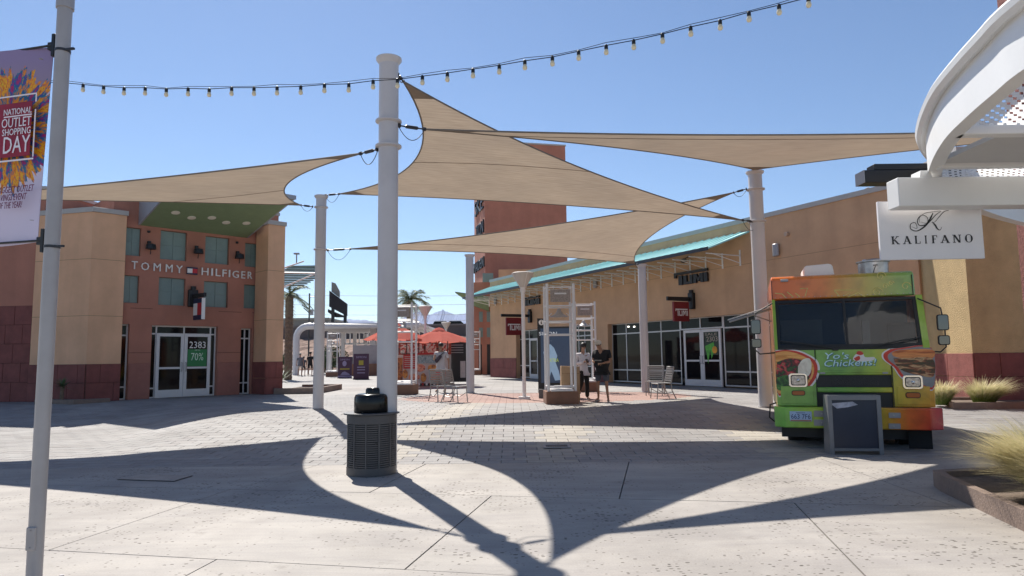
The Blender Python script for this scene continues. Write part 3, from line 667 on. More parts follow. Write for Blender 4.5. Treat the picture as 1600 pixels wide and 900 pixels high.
for (px, py) in ((274.5, 332), (299.5, 340), (331, 340), (353.5, 347.5), (385, 348.5)):
    # intersect ray with the soffit plane
    o_ = sM @ Vector((0, 0, CAMH)); r_ = sM.to_3x3() @ ray(px, py)
    # plane: z = za - .29*y  ->  oz+rz*t = za-.29*(oy+ry*t)
    tt = (za-.25*o_.y-o_.z)/(r_.z+.25*r_.y); p = o_+r_*tt
    if ca < p.x < cb: dl = MB().lathe([(.001, .02), (.13, .02), (.14, -.015), (.001, -.03)], 18).build('downlight', mat('lamp_lens', (.8, .76, .66), .4, var=0), so_, smooth=40); dl.location = p; dl.rotation_euler = (math.atan(-.25), 0, 0)
MB().box(xL-.02, xR+.03, -.05, .4, ztop, ztop+.12).build('coping', m_coping, t)
MB().box(xL, xR, .36, 3.6, 0, ztop-.05).build('rear_block', m_brown, t)

def pier(name, label, p0, dr, w, depth, z1, courses=2, basez=1.2, M=m_tanl, bw__=.8, side=True):
    Mx, rz, LL = dirframe((p0[0], p0[1], PG), dr); o = thing(name, label, 'building', (p0[0], p0[1], PG), rz)
    MB().box(0, w, 0, depth, 0, z1).build('wall', M, o, bevel=.01)
    MB().box(-.04, w+.04, -.04, depth+.04, z1, z1+.16).build('coping', m_coping, o, bevel=.008)
    for zz in (2.75, 4.6):
        if zz < z1-.5: MB().box(-.004, w+.004, -.004, depth+.004, zz, zz+.014).build('control_joint', mat('tan_joint', (.34, .22, .12), .9), o)
    blocks(o, 0, w, 0, basez, courses, bw__, 0)
    if side:
        s_ = MB(); h = basez/courses
        for r in range(courses): MB().box(-.03, -.002, -.028, depth, r*h+.006, (r+1)*h-.006).build('stone', m_redst, o, bevel=.006)
    return o
# tan block left of the shop: chamfered corner, two faces
cx, cy = -13.62, 22.18
pr_ = pier('tan_block', 'tan stucco block with red stone base between the grey pole and the shop windows', (cx, cy), TD, 1.0, 2.4, 6.15, side=False)
for ch in pr_.children: pass
dl_ = Vector((.967, -.255)); Ltan = 2.3; p0 = (cx-dl_.x*Ltan, cy-dl_.y*Ltan)
po = MB(); Mi = (Matrix.Translation((cx, cy, PG)) @ Matrix.Rotation(math.atan2(TD.y, TD.x), 4, 'Z')).inverted()
mb2 = MB(Mi @ Matrix.Translation((p0[0], p0[1], PG)) @ Matrix.Rotation(math.atan2(dl_.y, dl_.x), 4, 'Z'))
mb2.box(0, Ltan-.001, 0, 1.6, 0, 6.15); mb2.build('wall', m_tanl, pr_)
mb2 = MB(mb2.M); mb2.box(-.04, Ltan, -.04, 1.64, 6.15, 6.312); mb2.build('coping', m_coping, pr_)
mb2 = MB(mb2.M); mb2.box(-.003, Ltan, -.004, .01, 2.75, 2.764).box(-.003, Ltan, -.004, .01, 4.6, 4.614); mb2.build('control_joint', MATS['tan_joint'], pr_)
mb2 = MB(mb2.M); mb2.box(0, Ltan, -.012, -.003, 0, 1.2); mb2.build('mortar', m_mortar, pr_)
for r in range(2):
    x = -.4*(r % 2)
    while x < Ltan-.02:
        a, b_ = max(0, x), min(Ltan, x+.8)
        if b_-a > .05: mb2 = MB(mb2.M); mb2.box(a+.006, b_-.006, -.034, -.012, r*.6+.006, r*.6+.594); mb2.build('stone', m_redst, pr_, bevel=.006)
        x += .8
# planting kerb with a small palm in front of the block
q0, q1, q2, q3 = G(82, 633), G(187, 625), G(187, 622.5), G(60, 629)
t = thing('planter_kerb', 'low brown planting kerb at the foot of the tan block', 'kerb', q0)
pk = Vector((.97, .05)).normalized(); 
kp = [(q0.x, q0.y), (-12.9, 22.0), (-12.85, 22.15), (-13.6, 22.1), (-15.7, 22.7), (-15.8, 22.55)]
kp = [(-15.0, 21.85), (-13.45, 21.35), (-12.75, 22.1), (-12.95, 22.3), (-13.5, 21.75), (-14.95, 22.2)]
MB().prism([(a-q0.x, b_-q0.y) for a, b_ in kp], -.12, .14, 'xy').build('kerb', m_curb, t, bevel=.01)
# left wall beyond the block
lp = (-15.55, 23.02); ld = Vector((.985, -.10)).normalized(); LW = 6.5; lp0 = (lp[0]-ld.x*LW, lp[1]-ld.y*LW-.25)
o = thing('brown_wall_block', 'brown stucco wall with tall red stone base at the far left', 'building', (lp0[0], lp0[1], PG), math.atan2(ld.y, ld.x))
MB().box(0, LW-.1, 0, 3, 0, 7.05).build('wall', m_brown, o, bevel=.01); MB().box(-.04, LW-.06, -.04, 3, 7.05, 7.17).build('coping', m_coping, o)
blocks(o, 0, LW-.1, 0, 3.15, 5, .62, 0)
# pier right of the shop
pier('tan_pier', 'narrow tan pier with red base at the right end of the brown shop front', (-9.17+.05, 25.62), TD, .68, 1.0, 6.35)

# projecting flag sign of the clothing shop
x_, z_ = TL(300, 466); bw0 = TM @ Vector((x_, 0, 0)); t = thing('blade_sign', 'navy, white and red flag sign hanging from a black arm by the left shop doors', 'sign', (bw0.x, bw0.y, PG), trz)
MB().box(-.16, .16, -.16, 0, z_-.32, z_+.30).build('bracket', m_black, t, bevel=.02); MB().tube([(0, -.1, z_+.28), (0, -.1, z_+.42)], .09, 10).build('finial', m_black, t)
MB().box(-.05, .05, -1.15, -.16, z_-.02, z_+.12).build('arm', m_black, t, bevel=.01)
sg = MB().box(-.05, .05, -1.02, -.28, z_-.80, z_-.06); s1 = sg.build('panel', m_navy, t)
for sx, nm in ((-1, 'face'),):
    MB().box(-.058, -.05, -1.0, -.65, z_-.64, z_-.22).build('red_field', m_flagred, s1); MB().box(-.058, -.05, -.65, -.3, z_-.64, z_-.22).build('white_field', m_letter, s1)
MB().box(-.06, .055, -1.05, -1.02, z_-.8, z_-.06).build('edge', m_letter, s1)

# ---- luggage shop building on the right -----------------------------------------------------------
UD = Vector((.52, -1)).normalized(); gq = G(1082, 603.5); U0 = Vector((gq.x, gq.y)) - UD*23.0
UM, urz, UL = dirframe((U0.x, U0.y, PG), UD)
def UX(px, py=500): return UL(px, py)[0]
def UZ(px, py): return UL(px, py)[1]
t = thing('shop_building', 'long tan shop building with dark storefront glass and aqua roof strips, at the right', 'building', (U0.x, U0.y, PG), urz)
xl, xr = UX(766), 23+9.6; ztop = UZ(1170, 346.5)
s1a, s1b, s1z = UX(949), UX(1222), UZ(1070, 497)
s2a, s2b, s2z = UX(806), UX(926), UZ(820, 515)
wall('wall', xl, xr, 0, ztop, [(s1a, s1b, 0, s1z), (s2a, s2b, 0, s2z)], m_tan, t, .3)
MB().box(xl, xr, .4, 12, 0, ztop-.1).build('rear_block', m_tan, t)
MB().box(xl, xr, -.05, .45, ztop, ztop+.16).build('coping', m_coping, t)
for zz in (UZ(1060, 430),): MB().box(xl, xr, -.004, -.001, zz, zz+.016).build('control_joint', MATS['tan_joint'], t)
for a, b_ in ((xl, s2a), (s2b, s1a), (s1b, xr)): blocks(t, a, b_, 0, 1.2, 2, 1.25, 0)
for (a, b_, zt_, xs) in ((s1a+.0, s1b, s1z, None), (s2a, s2b, s2z, None)):
    MB().box(a+.001, a+.5, .28, .30, 0, zt_-.001).build('green_reveal', m_sgreen, t); 
# storefront 1: photo mullions at 956 979 1002 1033 1063 1093 1128 1168 1205
px1 = [956.5, 979, 1002.5, 1033.5, 1064]; X1 = [UL(p, 540, .25)[0] for p in px1]; zt1 = UL(1070, 497, .25)[1]; ztr = UL(1040, 517.5, .25)[1]; zlo = UL(1010, 578.5, .25)[1]
window(t, X1[0], X1[-1], 0.04, zt1, .25, X1, 1, m_alu, m_glass, .055, zsplit=[0.04, zlo, ztr, zt1])
X2 = [UL(p, 540, .25)[0] for p in (1064, 1095, 1131)]; window(t, X2[0], X2[-1], ztr, zt1, .251, X2, 1, m_alu, m_glass, .055, zsplit=[ztr, zt1])
X3 = [UL(p, 540, .25)[0] for p in (1131, 1170, 1212)]; window(t, X3[0]-.0, X3[-1], 0.04, zt1, .252, X3, 1, m_alu, m_glass, .055, zsplit=[0.04, zlo, ztr, zt1])
xa, xb = UL(1069, 540, .22)[0], UL(1127, 540, .22)[0]; xm = (xa+xb)/2
door(t, xa, xm-.005, .01, ztr-.02, .2, 'l'); door(t, xm+.005, xb, .01, ztr-.02, .2, 'r')
MB().box(X1[-1]-.02, xa, .26, .3, 0, ztr).box(xb, X3[0]+.02, .26, .3, 0, ztr).build('side_light', m_glass, t)
# poster and paper notices on the right leaf
xp, xq = xm+.17, xb-.15
dp = MB().box(xp, xq, .21, .215, 1.25, ztr-.12).build('poster', mat('poster_dark', (.03, .05, .03), .6, var=0), t)
m_pg = mat('poster_lime', (.12, .5, .06), .6, var=.3, scale=7); m_pw = mat('poster_pale', (.5, .4, .32), .6, var=.2, scale=9); m_po = mat('poster_orange', (.8, .35, .03), .6, var=.2)
MB().prism([(xp+.0, 1.6), (xp+.5, 1.75), (xp+.55, 1.45), (xp+.35, 1.1), (xp+.3, 1.5), (xp+.15, .9), (xp+.1, 1.3)], .203, .208, 'xz').build('green_print', m_pg, dp)
MB().lathe([(.001, 0), (.14, 0), (.14, .004), (.001, .004)], 16).build('orange_print', m_po, dp).location = (0, 0, 0)
dp.children[-1].rotation_euler = (rad(90), 0, 0); dp.children[-1].location = (xq-.2, .204, 1.45)
text('2303', xp+.1, xq-.02, 1.78, 1.98, .209, m_pw, dp); text('SALE', xp+.02, xq-.05, 2.02, 2.12, .209, m_pw, dp)
# storefront 2 (farther left)
X4 = [UL(p, 560, .25)[0] for p in (813, 827.5, 842, 905, 914.5, 924.5)]; zt2 = UL(820, 516, .25)[1]; ztr2 = UL(820, 530, .25)[1]
window(t, X4[0]-1.2, X4[-1], 0.04, zt2, .25, [X4[0]-.6, X4[0]+.4, X4[1], X4[2]+.3, X4[3]-2, X4[3], X4[4], X4[5]], 1, m_alu, m_glass, .055, zsplit=[0.04, .75, ztr2, zt2])
door(t, X4[1]+.1, X4[2]-.0, .01, ztr2, .2, 'l')
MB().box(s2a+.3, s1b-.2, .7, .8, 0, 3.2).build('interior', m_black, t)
for px in (982, 991, 1003): 
    x_, z_ = UL(px, 510.5, .24); MB().box(x_-.06, x_+.06, .235, .24, z_-.03, z_+.03).build('ceiling_lamp_glint', mat('lamp_on', (1, .95, .8), .5, var=0, emit=3), t)
# signs on the wall
def tumi(pxa, pxb, pya, pyb, pya2, label_t):
    """block letters: T's bar runs over U, M, I"""
    xa_, zt_ = UL(pxa, pya); xb_, _ = UL(pxb, pya); zb_ = UL(pxa+(pxb-pxa)*.2, pyb)[1]; w = xb_-xa_; h = zt_-zb_; st = h*.19
    def bx_(u0, u1, v0, v1, nm): MB().box(xa_+u0*w, xa_+u1*w, -.12, -.03, zb_+v0*h, zb_+v1*h).build('letter', m_black, t)
    MB().box(xa_, xb_, -.12, -.03, zt_-st, zt_).box(xa_+.14*w, xa_+.26*w, -.12, -.03, zb_, zt_-st*1.4).box(xa_, xa_+.06*w, -.12, -.03, zt_-2.2*st, zt_-st).build('letter', m_black, t)
    MB().box(xa_+.30*w, xa_+.39*w, -.12, -.03, zb_, zt_-1.6*st).box(xa_+.39*w, xa_+.48*w, -.12, -.03, zb_, zb_+st).box(xa_+.48*w, xa_+.57*w, -.12, -.03, zb_, zt_-1.6*st).build('letter', m_black, t)
    a, b_, zb2, zt2_ = xa_+.60*w, xa_+.88*w, zb_, zt_-1.6*st
    MB().prism([(a, zb2), (a+.08*w, zb2), (a+.075*w, zt2_-h*.25), (a+.13*w, zb2+h*.1), (a+.155*w, zb2+h*.1), (a+.21*w, zt2_-h*.25), (a+.20*w, zb2), (b_, zb2), (b_, zt2_), (a+.19*w, zt2_), (a+.142*w, zb2+h*.32), (a+.09*w, zt2_), (a, zt2_)], -.12, -.03).build('letter', m_black, t)
    MB().box(xa_+.905*w, xb_, -.12, -.03, zb_, zt2_).build('letter', m_black, t)
tumi(1056, 1108, 427.5, 445.5, 0, ''); tumi(819, 845, 466, 478, 0, '')
def logo_white(xa_, xb_, zb_, zt_, y_, par):
    w = xb_-xa_; h = zt_-zb_; st = h*.16
    mb = MB().box(xa_, xb_, y_, y_+.006, zt_-st, zt_).box(xa_+.17*w, xa_+.23*w, y_, y_+.006, zb_, zt_-st).box(xa_, xa_+.05*w, y_, y_+.006, zt_-2.2*st, zt_-st)
    mb.box(xa_+.29*w, xa_+.34*w, y_, y_+.006, zb_, zt_-1.6*st).box(xa_+.34*w, xa_+.5*w, y_, y_+.006, zb_, zb_+st).box(xa_+.5*w, xa_+.55*w, y_, y_+.006, zb_, zt_-1.6*st)
    mb.box(xa_+.60*w, xa_+.65*w, y_, y_+.006, zb_, zt_-1.6*st).box(xa_+.84*w, xa_+.89*w, y_, y_+.006, zb_, zt_-1.6*st).prism([(xa_+.65*w, zt_-1.6*st), (xa_+.745*w, zb_+.1*h), (xa_+.84*w, zt_-1.6*st), (xa_+.79*w, zt_-1.6*st), (xa_+.745*w, zb_+.4*h), (xa_+.70*w, zt_-1.6*st)], y_, y_+.006).box(xa_+.94*w, xb_, y_, y_+.006, zb_, zt_-1.6*st)
    mb.build('lettering', m_letter, par)
def blade(pxw, pyw, arm, sq, label, k=1.):
    """sign on an arm square to the wall; drawn panel faces the far side of the plaza"""
    x_, z_ = UL(pxw, pyw); p = UM @ Vector((x_, 0, 0)); o = thing('blade_sign', label, 'sign', (p.x, p.y, PG), urz, 'red blade signs on the tan building')
    MB().box(-.14, .14, -.18, 0, z_-.42*k, z_+.24*k).build('bracket', m_black, o, bevel=.02); MB().tube([(0, -.1, z_+.24*k), (0, -.1, z_+.36*k)], .09, 10).build('finial', m_black, o)
    MB().box(-.05, .05, -arm, -.18, z_-.1, z_+.06).build('arm', m_black, o, bevel=.01)
    pan = MB().box(-.05, .05, -arm+.30, -arm+.30+sq, z_-.14-sq, z_-.14).build('panel', m_tumi, o)
    # white logo on the camera-side face (+x)
    y0, y1 = -arm+.30+.1*sq, -arm+.30+.9*sq
    hold = bpy.data.objects.new('logo', None); COL.objects.link(hold); hold.parent = pan; hold.location = (.052, y0, 0); hold.rotation_euler = (0, 0, rad(90))
    logo_white(0, y1-y0, z_-.14-.72*sq, z_-.14-.36*sq, -.004, hold)
    lo = hold.children[0]; mw = Matrix.Translation(hold.location) @ Matrix.Rotation(rad(90), 4, 'Z'); lo.parent = pan; lo.data.transform(mw); bpy.data.objects.remove(hold)
    return o
blade(1083, 467, 1.36, .78, 'dark red square sign on a black arm above the double doors of the tan building')
blade(830, 493, 1.95, 1.0, 'smaller dark red sign on a black arm, behind the slim cone lamp post')
# aqua roof strips on white brackets
def roofstrip(xa_, xb_, zin, zout, out, label, nb):
    o = MB(); o.add([(xa_, 0, zin), (xb_, 0, zin), (xb_-.25, -out, zout), (xa_-.0, -out, zout), (xa_, 0, zin+.06), (xb_, 0, zin+.06), (xb_-.25, -out, zout+.06), (xa_, -out, zout+.06)], [(0,1,2,3), (7,6,5,4), (0,4,5,1), (1,5,6,2), (2,6,7,3), (3,7,4,0)])
    r = o.build('awning', m_aqua, t)
    n = int((xb_-xa_)/.4)
    for k in range(1, n): 
        x = xa_+(xb_-xa_)*k/n; MB().add([(x-.02, -.02, zin+.06), (x+.02, -.02, zin+.06), (x+.02, -out+.02, zout+.06), (x-.02, -out+.02, zout+.06), (x-.02, -.02, zin+.095), (x+.02, -.02, zin+.095), (x+.02, -out+.02, zout+.095), (x-.02, -out+.02, zout+.095)], [(0,1,5,4), (1,2,6,5), (2,3,7,6), (3,0,4,7), (4,5,6,7)]).build('roof_seam', m_aqua, r)
    MB().box(xa_-.0, xb_-.27, -out-.03, -out-.001, zout-.05, zout+.08).build('gutter', m_darksteel, r)
    for k in range(nb+1):
        x = xa_+.2+(xb_-xa_-.7)*k/nb
        MB().tube([(x, -.02, zout-.40), (x, -out+.35, zout-.10)], .016, 6).tube([(x, -.02, zout-.12), (x, -out+.1, zout-.12)], .022, 6).box(x-.03, x+.03, -.03, -.003, zout-.5, zout+.1).build('bracket', m_white, r)
zi = UZ(1171, 363); xe = UX(1171, 363)
po_ = UL(1105, 389, -1.8); zo_ = po_[1]
xs_ = UL(994, 411, -1.8)[0]
roofstrip(xl-.3, xe, zi, zo_, 1.8, '', 24)
# wall fittings
for (px, py) in ((1215, 391), (932, 443), (776, 470)):
    x_, z_ = UL(px, py); MB().lathe([(.1, -.22), (.13, -.2), (.13, .2), (.1, .22)], 12, (x_, -.1, z_), .6).build('speaker', m_grey, t, smooth=40)
x_, z_ = UL(1077, 408); MB().lathe([(.001, .1), (.12, .05), (.13, -.05), (.001, -.1)], 12, (x_, -.3, z_)).tube([(x_, 0, z_+.2), (x_, -.3, z_+.05)], .02, 6).build('camera_dome', m_darksteel, t, smooth=50)
x_, z_ = UL(1231, 366); MB().tube([(x_, 0, z_), (x_, -.12, z_)], .08, 10).build('sensor', mat('beige_plastic', (.5, .35, .25), .6), t)
# block projecting at the right end
ux = UM @ Vector((xr-.45, 0, 0)); pw = (11.28, 18.9)
bxq = atY(1516, 500, 17.65)
o = thing('tan_end_block', 'rough yellow-tan end block with red base, behind the food truck mirrors', 'building', (bxq.x, bxq.y, PG), rad(-2))
MB().box(0, 9, 0, 4, 0, ztop+.3).build('wall', m_tanr, o, bevel=.01); blocks(o, 0, 9, 0, 1.22, 2, 1.3, 0)
MB().box(-.05, 9, -.05, 4, ztop+.3, ztop+.45).build('coping', m_coping, o)
for r in range(2): 
    for k in range(2): MB().box(-.034, -.003, .01+k*1.1-.04, .01+k*1.1+1.05, r*.61+.006, r*.61+.604).build('stone', mat('stone_pink', (.30, .10, .085), .85, var=.2, scale=4, bump=.5, bscale=30), o, bevel=.006)
#PART3
# ------------------------------------------------------------------ white canopy at the right edge
ring = [(x_+.13, y_) for x_, y_ in [(4.30, 4.4), (4.38, 5.2), (4.47, 6.04), (4.58, 6.5), (4.72, 7.05), (4.93, 7.76), (5.17, 8.36), (5.47, 9.0), (5.85, 9.7), (6.35, 10.4), (7.0, 11.15), (7.9, 12.0), (9.0, 12.9), (10.4, 13.9)]]
ZB, ZT = 4.10, 4.62
def smooth_path(P, n):
    out = []
    for i in range(len(P)-1):
        p0, p1, p2, p3 = P[max(i-1, 0)], P[i], P[i+1], P[min(i+2, len(P)-1)]
        for k in range(n):
            t = k/n; out.append(tuple(.5*((2*p1[j])+(-p0[j]+p2[j])*t+(2*p0[j]-5*p1[j]+4*p2[j]-p3[j])*t*t+(-p0[j]+3*p1[j]-3*p2[j]+p3[j])*t**3) for j in range(len(p1))))
    out.append(P[-1]); return out
rp = smooth_path(ring, 4)
def band(prof, name, M, par, org):
    """profile (outward offset, z) swept along the ring"""
    vs = []; n = len(prof)
    for i, p in enumerate(rp):
        a, b_ = rp[max(i-1, 0)], rp[min(i+1, len(rp)-1)]; d = Vector((b_[0]-a[0], b_[1]-a[1])).normalized(); nn = Vector((-d.y, d.x))
        for (o_, z) in prof: vs.append((p[0]+nn.x*o_-org[0], p[1]+nn.y*o_-org[1], z-org[2]))
    fs = [(i*n+k, i*n+(k+1) % n, (i+1)*n+(k+1) % n, (i+1)*n+k) for i in range(len(rp)-1) for k in range(n)]
    fs += [tuple(range(n)), tuple((len(rp)-1)*n+k for k in range(n))]
    mb = MB(); mb.add(vs, fs); return mb.build(name, M, par, smooth=30)
org = (5.5, 9.6, 0)
t = thing('white_canopy', 'white curved steel canopy with mesh roof panels at the upper right', 'canopy', org)
m_can = mat('canopy_white', (.74, .74, .73), .4, var=.03, scale=2)
band([(0, ZB), (0, ZT), (-.05, ZT), (-.05, ZB+.02), (-.17, ZB+.02), (-.17, ZB)], 'ring_beam', m_can, t, org)
band([(.0, ZT), (.06, ZT-.02), (.11, ZT+.02), (.125, ZT+.08), (.11, ZT+.11), (-.2, ZT+.11), (-.2, ZT)], 'roof_lip', m_can, t, org)
def rb(x0, x1, y0, y1, z0, z1, nm, M=m_can, bev=.01): return MB().box(x0-org[0], x1-org[0], y0-org[1], y1-org[1], z0, z1).build(nm, M, t, bevel=bev)
def ringx(y):
    for a, b_ in zip(rp, rp[1:]):
        if a[1] <= y <= b_[1]: return a[0]+(b_[0]-a[0])*(y-a[1])/(b_[1]-a[1])
    return rp[0][0]
BX = atY(1404, 300, 9.45).x
rb(BX, 11.2, 9.45, 9.75, 3.62, 4.03, 'cross_beam')
MB().prism([(5.72, 4.032), (5.90, 4.032), (5.86, 4.13), (5.74, 4.13)], 9.47-org[1], 9.7-org[1], 'xz').build('bracket', m_can, t).location = (-org[0], 0, 0)
rb(ringx(9.1)+.12, 11, 7.95, 9.1, 4.13, 4.19, 'ceiling_panel', mat('canopy_ceiling', (.55, .54, .53), .6, var=.03), 0)
rb(ringx(9.2)+.12, 11, 9.12, 9.26, 4.08, 4.24, 'purlin'); rb(ringx(7.93)+.1, 11, 7.78, 7.93, 4.10, 4.24, 'purlin'); rb(ringx(6.2)+.1, 11, 6.1, 6.22, 4.12, 4.26, 'purlin')
def can_mesh_mat():
    M = bpy.data.materials.new('mesh_white'); M.use_nodes = True; n = M.node_tree; L = n.links.new; n.nodes.remove(n.nodes['Principled BSDF'])
    d = n.nodes.new('ShaderNodeBsdfDiffuse'); tr = n.nodes.new('ShaderNodeBsdfTranslucent'); mx = n.nodes.new('ShaderNodeMixShader'); mx.inputs[0].default_value = .5
    d.inputs[0].default_value = tr.inputs[0].default_value = (.92, .92, .92, 1); L(d.outputs[0], mx.inputs[1]); L(tr.outputs[0], mx.inputs[2]); L(mx.outputs[0], n.nodes['Material Output'].inputs[0]); return M
m_mesh = can_mesh_mat()
def mesh_panel(y0, y1, x1):
    mb = MB(); md = MB(); y = y0; r = 0
    while y < y1:
        x = ringx(y)+.18+(.08 if r % 2 else 0)
        while x < x1:
            mb.add([(x-org[0], y-org[1], 4.202), (x+.118-org[0], y+.002-org[1], 4.202), (x+.142-org[0], y+.036-org[1], 4.187), (x+.024-org[0], y+.034-org[1], 4.187)], [(0, 1, 2, 3)]); x += .155
        x0_ = ringx(y)+.17
        md.add([(x0_-org[0], y-.012-org[1], 4.196), (x1-org[0], y-.012+.0-org[1], 4.196), (x1-org[0], y-.004-org[1], 4.201), (x0_-org[0], y-.004-org[1], 4.201)], [(0, 1, 2, 3)])
        y += .072; r += 1
    mb.build('mesh_panel', m_mesh, t, kind='stuff'); md.build('mesh_strand', m_grey, t, kind='stuff')
mesh_panel(6.25, 7.76, 8.2); mesh_panel(9.28, 10.6, 10.0); mesh_panel(4.6, 6.08, 6.2)
rb(7.5, 7.52, 6.2, 7.8, 4.13, 4.2, 'rib'); 
# black steel arm seen past the canopy
p0 = atY(1352, 285, 11.2); t2 = thing('black_beam', 'black stepped steel beam end poking out left of the white canopy', 'beam', (p0.x, 11.2, p0.z))
MB().box(0, 1.6, 0, .3, 0, .21).build('lower_box', m_black, t2, bevel=.01); MB().box(.18, 1.6, .02, .28, .212, .32).build('upper_box', m_black, t2, bevel=.01); MB().box(-.012, -.001, .0, .3, .0, .21).build('end_plate', m_grey, t2)
# hanging jeweller sign
ys = 9.86; a_, b_ = atY(1377, 405, ys), atY(1536, 398, ys); zt_ = 3.78; zb_ = 2.925
t3 = thing('hanging_sign', 'white rectangular hanging sign with a black script K under the white canopy', 'sign', (a_.x, ys, 0), rad(-1.5))
w = b_.x-a_.x; MB().box(0, w, 0, .05, zb_, zt_).build('panel', mat('sign_white', (.78, .76, .77), .45, var=.02), t3, bevel=.004)
for x in (.3, w-.3): MB().tube([(x, .025, zt_), (x, .025, ZB)], .012, 8).build('hanger', m_grey, t3)
m_ink = mat('sign_ink', (.012, .012, .014), .5, var=0)
def serif_letter(ch, x, z, w_, h):
    """roman capitals drawn as thick and thin strokes with serifs"""
    T, tn, sf = w_*.22, w_*.09, h*.07; mb = MB(); y0, y1 = -.006, -.001
    def st(xa, za, xb, zb_2, wd): 
        d = Vector((xb-xa, zb_2-za)); 
        if abs(d.y) > 1e-6: mb.prism([(x+(xa-wd/2)*w_, z+za*h), (x+(xa+wd/2)*w_, z+za*h), (x+(xb+wd/2)*w_, z+zb_2*h), (x+(xb-wd/2)*w_, z+zb_2*h)], y0, y1)
    def se(xc, zc, wd=.36): mb.box(x+(xc-wd/2)*w_, x+(xc+wd/2)*w_, y0-.001, y1, z+zc*h-(0 if zc == 0 else sf), z+zc*h+(sf if zc == 0 else 0))
    if ch == 'K': st(.2, 0, .2, 1, .2); se(.2, 0); se(.2, 1); st(.26, .42, .8, 1, .1); se(.8, 1, .34); st(.42, .55, .88, 0, .22); se(.9, 0, .34)
    if ch == 'A': st(.12, 0, .5, 1, .09); st(.48, 1, .86, 0, .22); se(.12, 0, .32); se(.86, 0, .36); mb.box(x+.26*w_, x+.72*w_, y0+.001, y1, z+.32*h, z+.39*h)
    if ch == 'L': st(.25, 0, .25, 1, .22); se(.25, 1); mb.box(x+.1*w_, x+.9*w_, y0+.001, y1, z, z+.07*h); mb.box(x+.84*w_, x+.9*w_, y0-.001, y1, z+.07*h, z+.28*h); 
    if ch == 'I': st(.5, 0, .5, 1, .3); se(.5, 0, .6); se(.5, 1, .6)
    if ch == 'F': st(.25, 0, .25, 1, .22); se(.25, 0); mb.box(x+.1*w_, x+.85*w_, y0+.001, y1, z+.93*h, z+h); mb.box(x+.79*w_, x+.85*w_, y0-.001, y1, z+.74*h, z+.93*h); mb.box(x+.3*w_, x+.68*w_, y0+.001, y1, z+.5*h, z+.57*h)
    if ch == 'N': st(.18, 0, .18, 1, .09); st(.22, 1, .8, 0, .22); st(.84, 0, .84, 1, .09); se(.18, 0, .3); se(.14, 1, .28); se(.84, 1, .3)
    if ch == 'O':
        n = 28; vs = []
        for k in range(n):
            a = 2*math.pi*k/n; ca, sa = math.cos(a), math.sin(a); vs += [(x+(.5+.46*ca)*w_, y0, z+(.5+.52*sa)*h), (x+(.5+(.46-.2*abs(ca)-.03)*ca)*w_, y0, z+(.5+.45*sa)*h)]
        mb.add(vs, [(2*k, 2*k+1, (2*k+3) % (2*n), (2*k+2) % (2*n)) for k in range(n)])
    mb.build('letter', m_ink, t3)
SW, SHh = w, zt_-zb_
def sx(px): return (px-1379)/157*SW
cx0 = sx(1396); 
for ch, pa, pb in (('K', 1396, 1408), ('A', 1414, 1426), ('L', 1431, 1441), ('I', 1446, 1451), ('F', 1457, 1467), ('A', 1471, 1484), ('N', 1489, 1502), ('O', 1507, 1520)):
    serif_letter(ch, sx(pa), zb_+.225+(pa-1396)*.0001, sx(pb)-sx(pa), .115)
def ribbon(pts, name, k=1.):
    P = smooth_path([(a, b_, c) for a, b_, c in pts], 6); vs = []; n = len(P)
    for i, p in enumerate(P):
        a, b_ = P[max(i-1, 0)], P[min(i+1, n-1)]; d = Vector((b_[0]-a[0], b_[1]-a[1])); d = d.normalized() if d.length else Vector((1, 0)); nn = Vector((-d.y, d.x))*p[2]/2
        vs += [(p[0]+nn.x, -.006, p[1]+nn.y), (p[0]-nn.x, -.006, p[1]-nn.y)]
    mb = MB(); mb.add(vs, [(2*i, 2*i+1, 2*i+3, 2*i+2) for i in range(n-1)]); mb.build(name, m_ink, t3)
def kp(px, py, wd): return (sx(px), zt_-(py-311)/93*SHh-.0, wd)
# script K: swash with spiral, stem, arm, leg
ribbon([kp(1443, 345, .004), kp(1452, 347, .006), kp(1453, 338, .008), kp(1445, 334, .008), kp(1438, 341, .01), kp(1440, 350, .012), kp(1452, 348, .014), kp(1466, 334, .01), kp(1474, 328, .006), kp(1462, 329, .006), kp(1450, 331, .006), kp(1441, 338, .006), kp(1441, 346, .004)], 'script_stroke')
ribbon([kp(1428, 352, .004), kp(1436, 355, .006), kp(1434, 346, .008), kp(1427, 348, .01), kp(1427, 356, .012), kp(1436, 359, .014), kp(1448, 352, .022), kp(1456, 342, .024), kp(1462, 331, .012)], 'script_stroke')
ribbon([kp(1486, 327, .008), kp(1479, 329, .01), kp(1472, 336, .01), kp(1464, 345, .006), kp(1459, 346, .004)], 'script_stroke')
ribbon([kp(1460, 345, .008), kp(1464, 350, .022), kp(1467, 356, .018), kp(1471, 358, .008), kp(1474, 353, .004)], 'script_stroke')
# tall stone column far right
t4 = thing('stone_column', 'tall red-brown rough column rising behind the white canopy at the right edge', 'column', (10.98, 14.35, g(14.4)))
MB().box(0, 2, 0, .5, 0, 10.5).build('shaft', mat('rough_redbrown', (.24, .10, .085), .95, var=.3, scale=14, bump=1, bscale=30), t4, bevel=.02)
MB().box(-.05, 2.05, -.05, .55, 10.5, 10.6).build('coping', m_coping, t4)

